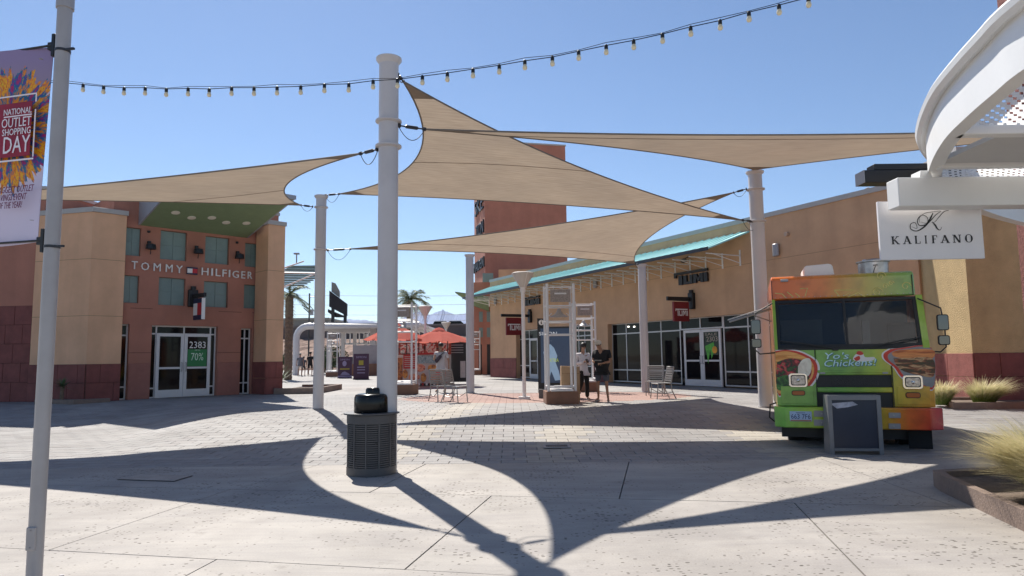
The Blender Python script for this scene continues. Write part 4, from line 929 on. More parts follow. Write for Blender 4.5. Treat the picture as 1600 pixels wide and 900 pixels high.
# ------------------------------------------------------------------ food truck
FLp = atY(1212, 700, 12.2); TR = rad(-19)
FLp.x += .07
t = thing('food_truck', 'orange, yellow and green step-van food truck with food pictures on its nose', 'food truck', (FLp.x, 12.2, 0), TR)
KM = frameM((FLp.x, 12.2, 0), TR); Kinv = KM.inverted()
def K(px, py, yo=0.):
    o = Kinv @ Vector((0, 0, CAMH)); r = Kinv.to_3x3() @ ray(px, py); q = o+r*((yo-o.y)/r.y); return q.x, q.z
def gradmat(name, stops, axis=0, length=2.75, rough=.28, noise=.25):
    M = bpy.data.materials.new(name); M.use_nodes = True; n = M.node_tree; L = n.links.new; b = n.nodes['Principled BSDF']; b.inputs['Roughness'].default_value = rough; b.inputs['Coat Weight'].default_value = .5; b.inputs['Coat Roughness'].default_value = .08
    tc = n.nodes.new('ShaderNodeTexCoord'); sp = n.nodes.new('ShaderNodeSeparateXYZ'); L(tc.outputs['Object'], sp.inputs[0])
    no = n.nodes.new('ShaderNodeTexNoise'); no.inputs['Scale'].default_value = 1.2; no.inputs['Detail'].default_value = 2; L(tc.outputs['Object'], no.inputs[0])
    ma = n.nodes.new('ShaderNodeMath'); ma.operation = 'MULTIPLY_ADD'; L(no.outputs[0], ma.inputs[0]); ma.inputs[1].default_value = noise*2; L(sp.outputs[axis], ma.inputs[2])
    mr = n.nodes.new('ShaderNodeMapRange'); mr.inputs[1].default_value = noise; mr.inputs[2].default_value = length+noise; L(ma.outputs[0], mr.inputs[0])
    r = n.nodes.new('ShaderNodeValToRGB'); L(mr.outputs[0], r.inputs[0])
    for p_, c_ in stops: e = r.color_ramp.elements.new(p_); e.color = (*lin(c_), 1)
    r.color_ramp.elements.remove(r.color_ramp.elements[0]); r.color_ramp.elements.remove(r.color_ramp.elements[-1]); n9 = n.nodes.new('ShaderNodeTexNoise'); n9.inputs['Scale'].default_value = 2.2; L(tc.outputs['Object'], n9.inputs[0]); b9 = n.nodes.new('ShaderNodeBump'); b9.inputs['Strength'].default_value = .35; b9.inputs['Distance'].default_value = .03; L(n9.outputs[0], b9.inputs['Height']); L(b9.outputs[0], b.inputs['Normal'])
    n8 = n.nodes.new('ShaderNodeTexNoise'); n8.inputs['Scale'].default_value = 5; n8.inputs['Detail'].default_value = 6; L(tc.outputs['Object'], n8.inputs[0]); r8 = n.nodes.new('ShaderNodeValToRGB'); r8.color_ramp.elements[0].position = .3; r8.color_ramp.elements[1].position = .55; r8.color_ramp.elements[0].color = (.72, .72, .7, 1); L(n8.outputs[0], r8.inputs[0])
    x8 = n.nodes.new('ShaderNodeMixRGB'); x8.blend_type = 'MULTIPLY'; x8.inputs[0].default_value = 1; L(r.outputs[0], x8.inputs[1]); L(r8.outputs[0], x8.inputs[2]); L(x8.outputs[0], b.inputs['Base Color']); return M
m_cap = gradmat('wrap_cap', ((.02, '#e0702c'), (.3, '#d9803a'), (.55, '#a89a3c'), (.75, '#7ea048'), (.98, '#4fa050')))
m_nose = gradmat('wrap_nose', ((.02, '#86b84a'), (.35, '#6aa544'), (.55, '#9cb432'), (.7, '#c8aa30'), (.98, '#e08828')))
m_bump = gradmat('wrap_bumper', ((.02, '#7cc048'), (.2, '#a8cc34'), (.5, '#c2c02c'), (.72, '#e06a28'), (.88, '#c81e28'), (.98, '#a81424')))
m_side = gradmat('wrap_side', ((.02, '#8cc83c'), (.5, '#e89030'), (.98, '#e07828')), axis=2, length=2.9)
WT = K(1462, 640, 0)[0]; zc0 = K(1320, 465, .3)[1]; zc1 = K(1320, 427, .34)[1]; zw0 = K(1330, 545, .02)[1]; LT = 3.75
WT = min(WT, 2.85); XR2 = K(1446, 500, .16)[0]
MB().prism([(.03, zw0-.03), (.03, .55), (LT, .55), (LT, zc1-.03), (1.0, zc1-.03), (1.0, zw0-.03)], 0.03, WT-.05, 'yz').build('body', m_side, t, bevel=.03)
for x in (.03, WT-.09): MB().prism([(.06, zw0-.028), (.99, zw0-.028), (.99, zc0-.005), (.34, zc0-.005)], x, x+.04, 'yz').build('cab_side', m_side, t)
# nose panel, split round the grille openings
gx0, gx1 = K(1276, 600)[0], K(1394, 600)[0]; gz = [K(1335, y_)[1] for y_ in (586, 605, 613, 632)]
zbm = K(1335, 637)[1]
for nm, a, b_, c, d in (('nose_panel', .0, gx0, zbm+.02, zw0), ('nose_panel', gx1, WT, zbm+.02, zw0), ('nose_panel', gx0, gx1, gz[0], zw0), ('grille_bar', gx0, gx1, gz[2], gz[1])):
    MB().box(a+.001, b_-.001, -.04, .03, c+.001, d-.001).build(nm, m_nose, t, bevel=.012)
MB().box(gx0, gx1, .01, .028, zbm, gz[0]).build('grille_back', m_black, t)
for k in range(12):
    z = gz[1]+.03+(gz[0]-gz[1]-.05)*k/11; MB().box(gx0+.25, gx1-.2, -.005, .005, z, z+.006).build('radiator_fin', m_darksteel, t)
MB().box(gx0+.02, gx1-.02, -.055, -.041, gz[0]+.04, gz[0]+.085).build('nose_crease', m_nose, t, bevel=.006)
for a, b_ in ((.06, gx0-.06), (gx1+.06, WT-.07)): MB().box(a, b_, -.052, -.041, zbm+.06, gz[1]+.02).build('inset_panel', m_nose, t, bevel=.01)
# windscreen
wz0, wz1 = zw0+.03, zc0-.02
def wsy(z): return -.03+(.30+.0)*(z-zw0)/(zc0-zw0)
def wq(xa, xb, za_, zb2, off, th, nm, M, par=t):
    mb = MB(); mb.add([(xa, wsy(za_)+off, za_), (xb, wsy(za_)+off, za_), (xb, wsy(zb2)+off, zb2), (xa, wsy(zb2)+off, zb2), (xa, wsy(za_)+off+th, za_), (xb, wsy(za_)+off+th, za_), (xb, wsy(zb2)+off+th, zb2), (xa, wsy(zb2)+off+th, zb2)], [(0,1,2,3), (7,6,5,4), (0,4,5,1), (1,5,6,2), (2,6,7,3), (3,7,4,0)]); return mb.build(nm, M, par)
wx0, wx1 = .05, WT-.13; m_rub = mat('rubber', (.008, .008, .008), .5, var=0)
for a, b_, c, d in ((wx0, wx0+.05, wz0, wz1), (wx1-.05, wx1, wz0, wz1), (wx0+.05, wx1-.05, wz0, wz0+.05), (wx0+.05, wx1-.05, wz1-.05, wz1), ((wx0+wx1)/2-.02, (wx0+wx1)/2+.02, wz0+.05, wz1-.05)): wq(a, b_, c, d, -.02, .05, 'windscreen_seal', m_rub)
def wsglass():
    M = bpy.data.materials.new('windscreen_glass'); M.use_nodes = True; b = M.node_tree.nodes['Principled BSDF']; b.inputs['Base Color'].default_value = (.03, .04, .045, 1); b.inputs['Roughness'].default_value = .02; b.inputs['Alpha'].default_value = .38; b.inputs['Specular IOR Level'].default_value = .8; return M
m_wg = wsglass(); xmid = (wx0+wx1)/2
wq(wx0+.04, xmid-.015, wz0+.04, wz1-.04, .0, .008, 'windscreen', m_wg); wq(xmid+.015, wx1-.04, wz0+.04, wz1-.04, .0, .008, 'windscreen', m_wg)
wq(0, wx0-.002, zw0+.002, zc0, -.03, .08, 'corner_pillar', mat('wrap_lime', '#8fae3c', .3, coat=.4)); wq(wx1+.002, WT-.03, zw0+.002, zc0, -.03, .08, 'corner_pillar', mat('wrap_lime', '#8fae3c', .3, coat=.4))
# cab seen through the glass
MB().box(.1, WT-.15, .9, .95, .7, zc0-.05).build('bulkhead', mat('cab_navy', (.012, .025, .06), .6, var=.3, scale=3), t)
MB().box(.15, .85, .75, .88, zw0-.1, zc0-.35).build('cab_cupboard', mat('cab_grey', (.10, .12, .13), .5), t); MB().box(1.5, 1.62, .7, .8, zw0-.1, zc0-.4).build('cab_rail', mat('cab_pale', (.25, .3, .33), .5), t)
MB().lathe([(.17, -.02), (.2, 0), (.17, .02)], 24, (0, 0, 0)).build('steering_wheel', m_black, t).location = (.7, .42, zw0+.02)
MB().box(1.9, 2.5, .6, .75, zw0-.1, zw0+.45).build('seat', mat('seat_brown', (.06, .04, .035), .8), t, bevel=.04)
for a, b_ in ((K(1219, 533, .0), K(1305, 545, -.07)), (K(1437, 527, .02), K(1350, 545, -.07))):
    MB().tube([(a[0], wsy(a[1])-.05, a[1]), ((a[0]+b_[0])/2, wsy((a[1]+b_[1])/2)-.055, (a[1]+b_[1])/2+.012), (b_[0], -.09, b_[1])], .011, 6).build('wiper', m_black, t)
    MB().box(b_[0]-.05, b_[0]+.05, -.1, -.03, b_[1]-.03, b_[1]+.01).build('wiper_base', m_black, t, bevel=.01)
# roof cap
cq = MB(); cq.prism([(.28, zc0), (.31, zc1-.06), (.36, zc1-.015), (.45, zc1), (LT, zc1), (LT, zc0+.2), (.36, zc0)], -.0, WT-.12, 'yz'); cq.build('roof_cap', m_cap, t, bevel=.02)
m_amber = mat('amber_lens', (.42, .10, .015), .25, var=0)
for px in (1291, 1317, 1343, 1411): a, z = K(px, 434, .29); MB().lathe([(.075, 0), (.07, -.025), (.03, -.035), (.001, -.035)], 16, (0, 0, 0), .32).build('marker_light', m_amber, t, smooth=50); o_ = t.children[-1]; o_.location = (a, .30, z); o_.rotation_euler = (rad(-90)+math.pi, 0, 0)
a, z = K(1226, 438, .29); MB().box(a-.07, a+.06, .265, .30, z-.03, z+.02).build('marker_light', m_grey, t, bevel=.01)
m_orn = mat('wrap_ornament', (.62, .55, .18), .4, var=0)
def swirl(px, py, s_, turns=1.6, d=1):
    a0, z0_ = K(px, py, .27); pts_ = [(a0+s_*(1-k/26)*math.cos(d*turns*2*math.pi*k/26), .296+(z0_-zc0)*.07-.012, z0_+s_*(1-k/26)*math.sin(turns*2*math.pi*k/26)) for k in range(24)]
    MB().tube(pts_, .008, 5).build('ornament', m_orn, t)
for a_ in ((1377, 431, .08), (1371, 456, .09), (1416, 447, .08, 1.4, -1), (1384, 447, .05), (1393, 442, .045)): swirl(*a_)
def zig(pts_):
    q = [K(a, b_, .27) for a, b_ in pts_]; MB().tube([(a, .284+(z-zc0)*.07, z) for a, z in q], .009, 5).build('ornament', m_orn, t)
zig([(1304, 454), (1312, 463)]); zig([(1304, 453), (1334, 453), (1318, 463)]); zig([(1325, 464), (1341, 457), (1352, 464)]); zig([(1250, 451), (1262, 450), (1258, 463)]); zig([(1230, 456), (1240, 464)]); zig([(1243, 458), (1250, 464)]); zig([(1211, 458), (1222, 459), (1228, 465)])
rv = MB()
for k in range(24): x = .06+(WT-.26)*k/23; rv.sph((x, .275, zc0+.035), .009, 6).sph((x, .345, zc1-.035), .009, 6)
rv.build('rivet_row', m_coping, t)
for x in (.0, WT-.16): MB().box(x+.0, x+.012, .27, .29, zc0, zc1-.08).build('seam', m_rub, t)
MB().box(.02, WT-.05, -.045, -.03, zw0-.012, zw0+.03).build('cowl_strip', m_rub, t)
for x in (gx0-.012, gx1+.0): MB().box(x, x+.012, -.046, -.041, zbm+.02, zw0-.01).build('seam', m_rub, t)
for x in (gx0+.1, gx1-.1): MB().box(x-.04, x+.04, -.06, -.041, gz[0]+.02, gz[0]+.05).build('hood_catch', m_grey, t, bevel=.004)
MB().box(.05, WT-.12, .12, .16, .16, .58).build('added_dark_skirt', m_black, t)  # black board added to darken the space below the bumper
for x in (.16, WT-.28): MB().box(x, x+.06, -.30, -.242, bz0_-.06, bz0_+.03).build('tow_hook', m_rub, t) if False else None
# roof equipment
a, _ = K(1254, 425, .7); b2, _ = K(1304, 425, .7); h2 = K(1280, 415, .9)[1]-zc1
MB().prism([(a+.02, zc1), (b2, zc1), (b2-.03, zc1+.2), (b2-.08, zc1+.23), (a+.05, zc1+.21), (a+.02, zc1+.16)], .7, 1.5, 'xz').build('roof_vent', m_white, t, bevel=.02)
a, _ = K(1364, 415, 1.1); m_galv = mat('galvanised', (.45, .44, .44), .35, metal=.8, var=.25, scale=8)
fan = MB().lathe([(.25, 0), (.255, .24), (.285, .25), (.285, .27), (.18, .29), (.17, .31), (.001, .32)], 28, (a, 1.1, zc1)).build('exhaust_fan', m_galv, t, smooth=35)
MB().lathe([(.04, 0), (.04, .012), (.001, .012)], 12).build('hole', m_black, t).location = (a, .845, zc1+.17); t.children[-1].rotation_euler = (rad(90), 0, 0)
MB().tube([(a, .84, zc1+.16), (a-.03, .83, zc1+.08), (a-.05, .84, zc1)], .008, 6).build('cable', m_black, t)
# bumper
bz0, bz1 = K(1240, 668, -.2)[1], K(1240, 636, -.2)[1]
MB().prism([(-.06, .05), (-.06, -.10), (.10, -.24), (WT-.12, -.24), (WT+.08, -.10), (WT+.08, .05)], bz0, bz1, 'xy').build('bumper', m_bump, t, bevel=.015)
for (pa, pb, pc, pd) in ((1272, 1300, 642, 651), (1272, 1300, 656, 665), (1389, 1407, 645, 653), (1389, 1407, 662, 670)):
    a, z = K(pa, pd, -.25); b_, z2 = K(pb, pc, -.25); o_ = MB().box(a, b_, -.256, -.241, z, z2).build('bumper_plate', m_grey, t, bevel=.003); cxp = a+.12 if pa < 1300 else b_-.1
    MB().lathe([(.016, 0), (.012, .01), (.001, .012)], 10).build('bolt', m_coping, o_).location = (cxp, -.256, (z+z2)/2); o_.children[-1].rotation_euler = (rad(90), 0, 0)
a, z = K(1234.5, 658, -.25); b_, z2 = K(1268, 643, -.25)
pl = MB().box(a, b_, -.258, -.243, z, z2).build('number_plate', mat('plate_blue', (.42, .55, .72), .4, var=.1, scale=8), t, bevel=.003)
text('663 7F6', a+.02, b_-.02, z+.04, z2-.045, -.259, mat('plate_ink', (.02, .03, .12), .5, var=0), pl, ext=.002); text('NEVADA', a+.1, b_-.1, z2-.032, z2-.012, -.259, MATS['plate_ink'], pl, ext=.002)
MB().box(a+.01, b_-.01, -.261, -.2585, z+.005, z+.025).build('plate_hills', mat('plate_hill', (.45, .2, .12), .5), pl)
# lamps
m_chrome = mat('chrome', (.75, .75, .75), .12, metal=1, var=0); m_lens = mat('lens', (.45, .45, .44), .08, var=.5, scale=22, metal=.5)
def rrect(a, b_, z, z2, r=.05, n=5):
    o_ = []
    for cx_, cz_, s0 in ((b_-r, z+r, -90), (b_-r, z2-r, 0), (a+r, z2-r, 90), (a+r, z+r, 180)):
        for k in range(n): q = rad(s0+90*k/(n-1)); o_.append((cx_+r*math.cos(q), cz_+r*math.sin(q)))
    return o_
for (pa, pb, pc, pd) in ((1233, 1261, 583, 605), (1411, 1441, 586, 608)):
    a, z = K(pa, pd, -.06); b_, z2 = K(pb, pc, -.06)
    h_ = MB().prism(rrect(a, b_, z, z2), -.085, -.041).build('headlight', m_chrome, t, bevel=.006)
    MB().prism(rrect(a+.03, b_-.03, z+.03, z2-.03, .035), -.088, -.086).build('lens_frame', m_black, h_); MB().prism(rrect(a+.045, b_-.045, z+.045, z2-.045, .03), -.094, -.089).build('lens', m_lens, h_)
    c_ = ((a+b_)/2, (z+z2)/2); MB().sph((c_[0], -.095, c_[1]), .03, 10).build('bulb', m_chrome, h_, smooth=80)
for (pa, pb, pc, pd) in ((1237, 1258, 610, 618), (1415, 1438, 613, 622)):
    a, z = K(pa, pd, -.05); b_, z2 = K(pb, pc, -.05); h_ = MB().prism(rrect(a, b_, z, z2, .035), -.062, -.053).build('indicator', m_rub, t); MB().prism(rrect(a+.012, b_-.012, z+.012, z2-.012, .025), -.072, -.063).build('lens', m_amber, h_)
# printed food pictures and lettering on the nose
def dec(pts_, M, y_, nm='print'): 
    q = [K(a, b_, y_) for a, b_ in pts_]; q = [(min(max(x, .005), WT-.005), min(z, zw0-.004)) for x, z in q]; q2 = smooth_path(q+[q[0]], 4)[:-1]; return MB().prism(q2, y_, y_+.0015).build(nm, M, t)
def shrink(pts_, k, c=None):
    c = c or (sum(p[0] for p in pts_)/len(pts_), sum(p[1] for p in pts_)/len(pts_)); return [(c[0]+(a-c[0])*k, c[1]+(b_-c[1])*k) for a, b_ in pts_]
def foodmat(name, cols, sc, st=(1, 1, 1)):
    M = bpy.data.materials.new(name); M.use_nodes = True; n = M.node_tree; L = n.links.new; b = n.nodes['Principled BSDF']; b.inputs['Roughness'].default_value = .3
    tc = n.nodes.new('ShaderNodeTexCoord'); mp = n.nodes.new('ShaderNodeMapping'); mp.inputs['Scale'].default_value = st; L(tc.outputs['Object'], mp.inputs[0]); no = n.nodes.new('ShaderNodeTexNoise'); no.inputs['Scale'].default_value = sc; no.inputs['Detail'].default_value = 5; no.inputs['Distortion'].default_value = .6; L(mp.outputs[0], no.inputs[0])
    r = n.nodes.new('ShaderNodeValToRGB'); L(no.outputs[0], r.inputs[0])
    for k, c_ in enumerate(cols): e = r.color_ramp.elements.new(.28+.44*k/(len(cols)-1)); e.color = (*lin(c_), 1)
    r.color_ramp.elements.remove(r.color_ramp.elements[0]); r.color_ramp.elements.remove(r.color_ramp.elements[-1]); L(r.outputs[0], b.inputs['Base Color']); MATS[name] = M; return M
m_dw = mat('print_white', (.72, .68, .64), .35, var=0); m_dr = mat('print_red', '#c8321e', .35, var=.15, scale=3)
m_f1 = foodmat('food_filling', ('#0c1a0c', '#2a5a1c', '#101010', '#8c1c22', '#d8404a', '#3c7030', '#e8d8b8'), 9); m_f2 = foodmat('food_lettuce', ('#0a2010', '#1c4a20', '#3c7a2c', '#6ea040'), 12)
m_f3 = foodmat('food_bread', ('#a8642c', '#d88a3c', '#f0b060', '#c87838'), 8, (.4, 1, 2.5)); m_f4 = foodmat('food_tortilla', ('#c8b8a0', '#e8dcc8', '#f4eee0'), 6)
m_f5 = foodmat('food_meat', ('#1c0c08', '#5a2814', '#2c3414', '#8c4424', '#caa070', '#3a160c'), 10, (.5, 1, 2)); m_f6 = foodmat('food_crust', ('#8c3c14', '#c8682c', '#e0904c', '#a85020'), 7, (.4, 1, 3))
LP = [(1209, 547), (1228, 544), (1246, 547), (1262, 553), (1276, 562), (1281, 574), (1279, 588), (1272, 600), (1262, 609), (1246, 617), (1228, 617), (1209, 615)]
dec(LP, m_dw, -.0455); dec(shrink(LP, .95, (1212, 580)), m_dr, -.047); dec(shrink(LP, .87, (1212, 580)), m_f3, -.0485)
dec([(1214, 566), (1232, 560), (1250, 562), (1264, 570), (1268, 584), (1258, 598), (1240, 604), (1214, 604)], m_f1, -.05)
dec([(1214, 590), (1228, 586), (1240, 592), (1242, 606), (1228, 610), (1214, 608)], m_f2, -.0515)
dec([(1247, 572), (1254, 562), (1264, 560), (1268, 568), (1266, 583), (1258, 590), (1248, 588)], m_f4, -.053)
RP = [(1388, 545), (1402, 542), (1460, 541), (1464, 606), (1440, 606), (1420, 600), (1405, 588), (1395, 574), (1380, 562), (1378, 552)]
dec(RP, m_dw, -.0455); dec(shrink(RP, .955, (1440, 570)), m_dr, -.047); dec(shrink(RP, .87, (1452, 570)), mat('print_grey', (.25, .24, .24), .4, var=.2), -.0485)
dec([(1393, 552), (1405, 547), (1462, 546), (1462, 560), (1430, 561), (1400, 558)], m_f6, -.05); dec([(1396, 560), (1420, 559), (1462, 560), (1462, 588), (1435, 586), (1412, 580), (1400, 570)], m_f5, -.0505)
m_logo = mat('logo_pale', (.55, .78, .80), .4, var=.05); m_logod = mat('logo_dark', (.05, .18, .22), .4, var=0)
for dx, dy, mm, yy in ((.012, -.012, m_logod, -.046), (0, 0, m_logo, -.051)):
    a, z = K(1289, 561, -.05); b_, z2 = K(1326, 555, -.05); text("Yo's", a+dx, b_+dx, z+dy, z2+.05+dy, yy, mm, t, shear=.2)
    a, z = K(1288, 573, -.05); b_, z2 = K(1369, 562, -.05); text("Chickens!", a+dx, b_+dx, z+dy, z2+dy, yy, mm, t, shear=.2, slant=.02)
dec([(1333, 559), (1338, 553), (1348, 552), (1352, 558), (1366, 558), (1364, 563), (1346, 565), (1334, 563)], m_dw, -.047); dec([(1338, 553), (1340, 549), (1346, 549), (1349, 553), (1344, 555)], m_dr, -.0485); dec([(1334, 560), (1342, 556), (1344, 561), (1338, 564)], m_dr, -.0485)
# wheels and underside
m_tyre = mat('tyre', (.012, .012, .012), .85, var=.2, scale=20)
for x in (.30, WT-.34):
    for y_ in (.75, LT-1.0):
        wv = MB(Matrix.Translation((x, y_, .40)) @ Matrix.Rotation(rad(90), 4, 'Y')); wv.lathe([(.22, -.13), (.37, -.13), (.40, -.09), (.40, .09), (.37, .13), (.22, .13)], 28); wo = wv.build('wheel', m_tyre, t, smooth=40)
        wv = MB(wv.M); wv.lathe([(.001, -.08), (.21, -.1), (.22, -.05), (.22, .05), (.21, .1), (.001, .08)], 20); wv.build('rim', m_grey, wo, smooth=40)
MB().box(.15, WT-.2, .5, LT-.1, .42, .56).build('chassis', m_black, t); MB().box(.5, WT-.6, .3, .42, .28, .42).build('axle', m_black, t)
MB().box(WT-.42, WT-.08, -.02, .0, .03, .4).build('mud_flap', m_tyre, t)
# mirrors
def mirror(side):
    s_ = -1 if side == 'l' else 1; x0_ = .0 if side == 'l' else WT-.12
    zz = [2.50, 2.30, 1.62]; xo = x0_+s_*.30
    hp = MB().tube([(x0_, .15, 2.5), (xo-.0, .02, 2.32), (xo+s_*.03, -.02, 2.0), (xo+s_*.03, -.02, 1.68), (xo-s_*.05, -.01, 1.6), (x0_-s_*.0, .08, 1.62)], .012, 8).build('mirror_arm', m_black, t, smooth=60)
    for zc_, hh_ in ((2.08, .13), (1.79, .08)):
        mo = MB().prism(rrect(xo-.085, xo+.085, zc_-hh_, zc_+hh_, .035), -.07, -.015).build('mirror', m_black, t, bevel=.008); MB().prism(rrect(xo-.07, xo+.07, zc_-hh_+.015, zc_+hh_-.015, .025), -.074, -.0705).build('mirror_glass', mat('mirror_glass', (.11, .11, .12), .06, metal=1, var=0), mo)
mirror('l'); mirror('r')
# folded awning arm at the truck's left side
MB().tube([(-.02, .5, 2.42), (-.75, .3, 2.2)], .02, 8).tube([(-.02, .6, 2.2), (-.3, .45, 2.3)], .012, 6).build('awning_arm', m_grey, t); MB().add([(-.02, .45, 2.45), (-.78, .28, 2.22), (-.78, .9, 2.26), (-.02, 1.1, 2.49), (-.02, .45, 2.47), (-.78, .28, 2.24), (-.78, .9, 2.28), (-.02, 1.1, 2.51)], [(0,1,2,3), (7,6,5,4), (0,4,5,1), (1,5,6,2), (2,6,7,3), (3,7,4,0)]).build('awning_flap', m_coping, t)
# hose at the left
MB().tube([(-.02, .02, .75), (-.12, -.02, .72), (-.14, 0, .5), (-.05, 0, .42)], .014, 6).build('hose', m_rub, t)

# blue folding stand in front of the truck
q = G(1345, 706); t = thing('menu_stand', 'navy panel stand in a grey aluminium frame, leaning before the truck bumper', 'stand', (q.x-.21, 11.15, 0), rad(-8))
ww = .80; zt_ = .93; m_stf = mat('stand_grey', (.20, .20, .21), .45, metal=.3); m_npan = mat('navy_panel', (.022, .028, .05), .35, var=.1)
for x in (-ww/2, ww/2-.065): MB().box(x, x+.065, -.03, .03, 0, zt_).build('frame_leg', m_stf, t, bevel=.004)
MB().box(-ww/2+.066, ww/2-.066, -.027, .027, zt_-.075, zt_-.002).build('frame_rail', m_stf, t); MB().box(-ww/2+.066, ww/2-.066, -.027, .027, .06, .10).build('frame_rail', m_stf, t)
MB().box(-ww/2+.066, ww/2-.066, -.008, .008, .101, zt_-.076).build('panel', m_npan, t)
MB().add([(-.36, -.012, zt_-.13), (-.02, -.012, zt_-.10), (.06, -.012, zt_-.15), (-.1, -.012, zt_-.19), (-.26, -.012, zt_-.21)], [(0, 1, 2, 3, 4)]).build('painted_glint', mat('glint_pale', (.35, .37, .45), .15, var=.4, scale=8), t)  # pale flat patch paints a glint of light on the panel
for x in (-ww/2, ww/2-.05): MB().add([(x, .03, 0), (x+.05, .03, 0), (x+.05, .30, 0), (x, .30, 0), (x, .03, zt_), (x+.05, .03, zt_), (x+.05, .2, zt_), (x, .2, zt_)], [(0,3,2,1), (4,5,6,7), (0,1,5,4), (1,2,6,5), (2,3,7,6), (3,0,4,7)]).build('side_panel', m_stf, t)
MB().box(-ww/2+.05, ww/2-.05, .17, .2, zt_-.05, zt_).build('rear_rail', m_stf, t)

# ------------------------------------------------------------------ planters and grasses
def blade_mat(name, base, tip):
    M = bpy.data.materials.new(name); M.use_nodes = True; n = M.node_tree; L = n.links.new; b = n.nodes['Principled BSDF']; b.inputs['Roughness'].default_value = .6
    tc = n.nodes.new('ShaderNodeTexCoord'); no = n.nodes.new('ShaderNodeTexNoise'); no.inputs['Scale'].default_value = 22; L(tc.outputs['Object'], no.inputs[0]); sp = n.nodes.new('ShaderNodeAttribute'); sp.attribute_name = 'along'
    ad = n.nodes.new('ShaderNodeMath'); ad.operation = 'MULTIPLY_ADD'; L(no.outputs[0], ad.inputs[0]); ad.inputs[1].default_value = .7; L(sp.outputs['Fac'], ad.inputs[2]); sb = n.nodes.new('ShaderNodeMath'); sb.operation = 'SUBTRACT'; L(ad.outputs[0], sb.inputs[0]); sb.inputs[1].default_value = .35
    r = n.nodes.new('ShaderNodeValToRGB'); L(sb.outputs[0], r.inputs[0]); r.color_ramp.elements[0].color = (*base, 1); r.color_ramp.elements[1].color = (*tip, 1); r.color_ramp.elements[0].position = .2; r.color_ramp.elements[1].position = .8
    L(r.outputs[0], b.inputs['Base Color']); tr = n.nodes.new('ShaderNodeBsdfTranslucent'); L(r.outputs[0], tr.inputs[0]); mx = n.nodes.new('ShaderNodeMixShader'); mx.inputs[0].default_value = .4; L(b.outputs[0], mx.inputs[1]); L(tr.outputs[0], mx.inputs[2]); L(mx.outputs[0], n.nodes['Material Output'].inputs[0]); return M
m_grass = blade_mat('feather_grass', (.22, .31, .06), (.66, .58, .35))
def tuft(label, x, y, z, R, h, n, lean=(-.5, -.15), w=.004, seed=1):
    rn = random.Random(seed); t = thing('grass_clump', label, 'ornamental grass', (x, y, z), 0, 'feathery grass clumps in the planters')
    vs = []; fs = []; al = []
    for i in range(n):
        a = rn.uniform(0, 2*math.pi); r0_ = R*.32*math.sqrt(rn.random()); L_ = rn.uniform(.65, 1.15)
        bx_, by_ = r0_*math.cos(a), r0_*math.sin(a); out = rn.uniform(.1, 1.0)
        dx, dy = math.cos(a)*out*.8+lean[0]*rn.uniform(.4, 1.2), math.sin(a)*out*.8+lean[1]
        o = len(vs); px_, py_ = -dy, dx; l_ = math.hypot(px_, py_)+1e-6; px_, py_ = px_/l_*w, py_/l_*w; K_ = 6
        hh = h*L_*rn.uniform(.75, 1.1); droop = rn.uniform(.35, .95)
        for k in range(K_+1):
            s_ = k/K_; wd = (1-s_)**.6+.12
            xx = bx_+dx*R*L_*(s_**1.5); yy = by_+dy*R*L_*(s_**1.5); zz = hh*(1.75*s_-droop*1.0*s_*s_)
            vs += [(xx-px_*wd, yy-py_*wd, zz), (xx+px_*wd, yy+py_*wd, zz)]; al += [s_, s_]
        fs += [(o+2*k, o+2*k+1, o+2*k+3, o+2*k+2) for k in range(K_)]
    me = bpy.data.meshes.new('blades'); me.from_pydata(vs, [], fs); me.materials.append(m_grass); at = me.attributes.new('along', 'FLOAT', 'POINT'); at.data.foreach_set('value', al)
    o = bpy.data.objects.new('blades', me); COL.objects.link(o); o.parent = t; o['kind'] = 'stuff'; return t
qa, qb = G(1470, 768), G(1600, 831); dd = (qb-qa)
qc = qb+dd*1.2; poly = [(qa.x, qa.y), (qc.x, qc.y), (qc.x+3.5, qc.y+.2), (qa.x+4.5, qa.y+1.3), (qa.x+.12, qa.y+.33)]
t = thing('planter', 'low brown concrete planter in the lower right corner, full of grasses', 'planter', qa)
inner = [(x_+(sum(p[0] for p in poly)/5-x_)*.06, y_+(sum(p[1] for p in poly)/5-y_)*.08) for x_, y_ in poly]
for i in range(5):
    a, b_, c, d = poly[i], poly[(i+1) % 5], inner[(i+1) % 5], inner[i]; MB().prism([(p[0]-qa.x, p[1]-qa.y) for p in (a, b_, c, d)], 0, .19, 'xy').build('kerb', m_curb, t)
MB().prism([(p[0]-qa.x, p[1]-qa.y) for p in inner], .0, .12, 'xy').build('soil', mat('soil', (.16, .12, .09), .95, var=.3, scale=12, bump=.6), t)
tuft('large feathery grass clump spilling over the near planter kerb, lower right', 5.48, 7.0, .10, .80, .54, 9000, w=.0045, seed=3)
tuft('feathery grass clump cut off by the right edge, nearest the camera', 5.25, 6.3, .10, .7, .5, 3600, seed=4)
tuft('feathery grass clump half hidden behind the large one at the right edge', 6.3, 8.0, .10, .8, .52, 2600, seed=5)
q1, q2 = G(1490, 640), G(1452, 622); z0_ = g(15.7); t = thing('planter', 'low brown planter kerb along the red base behind the food truck', 'planter', (q1.x, q1.y, z0_-.01))
pl_ = [(0, 0), (6, -.05), (6, 1.9), (1.9, 1.95), (.6, 2.2), (q2.x-q1.x-.4, q2.y-q1.y+.2), (q2.x-q1.x-.25, q2.y-q1.y)]
n_ = len(pl_); cxp = 1.6; cyp = 1.0; inn = [(a+(cxp-a)*.08, b_+(cyp-b_)*.12) for a, b_ in pl_]
for i in range(n_): MB().prism([pl_[i], pl_[(i+1) % n_], inn[(i+1) % n_], inn[i]], 0, .17, 'xy').build('kerb', m_curb, t)
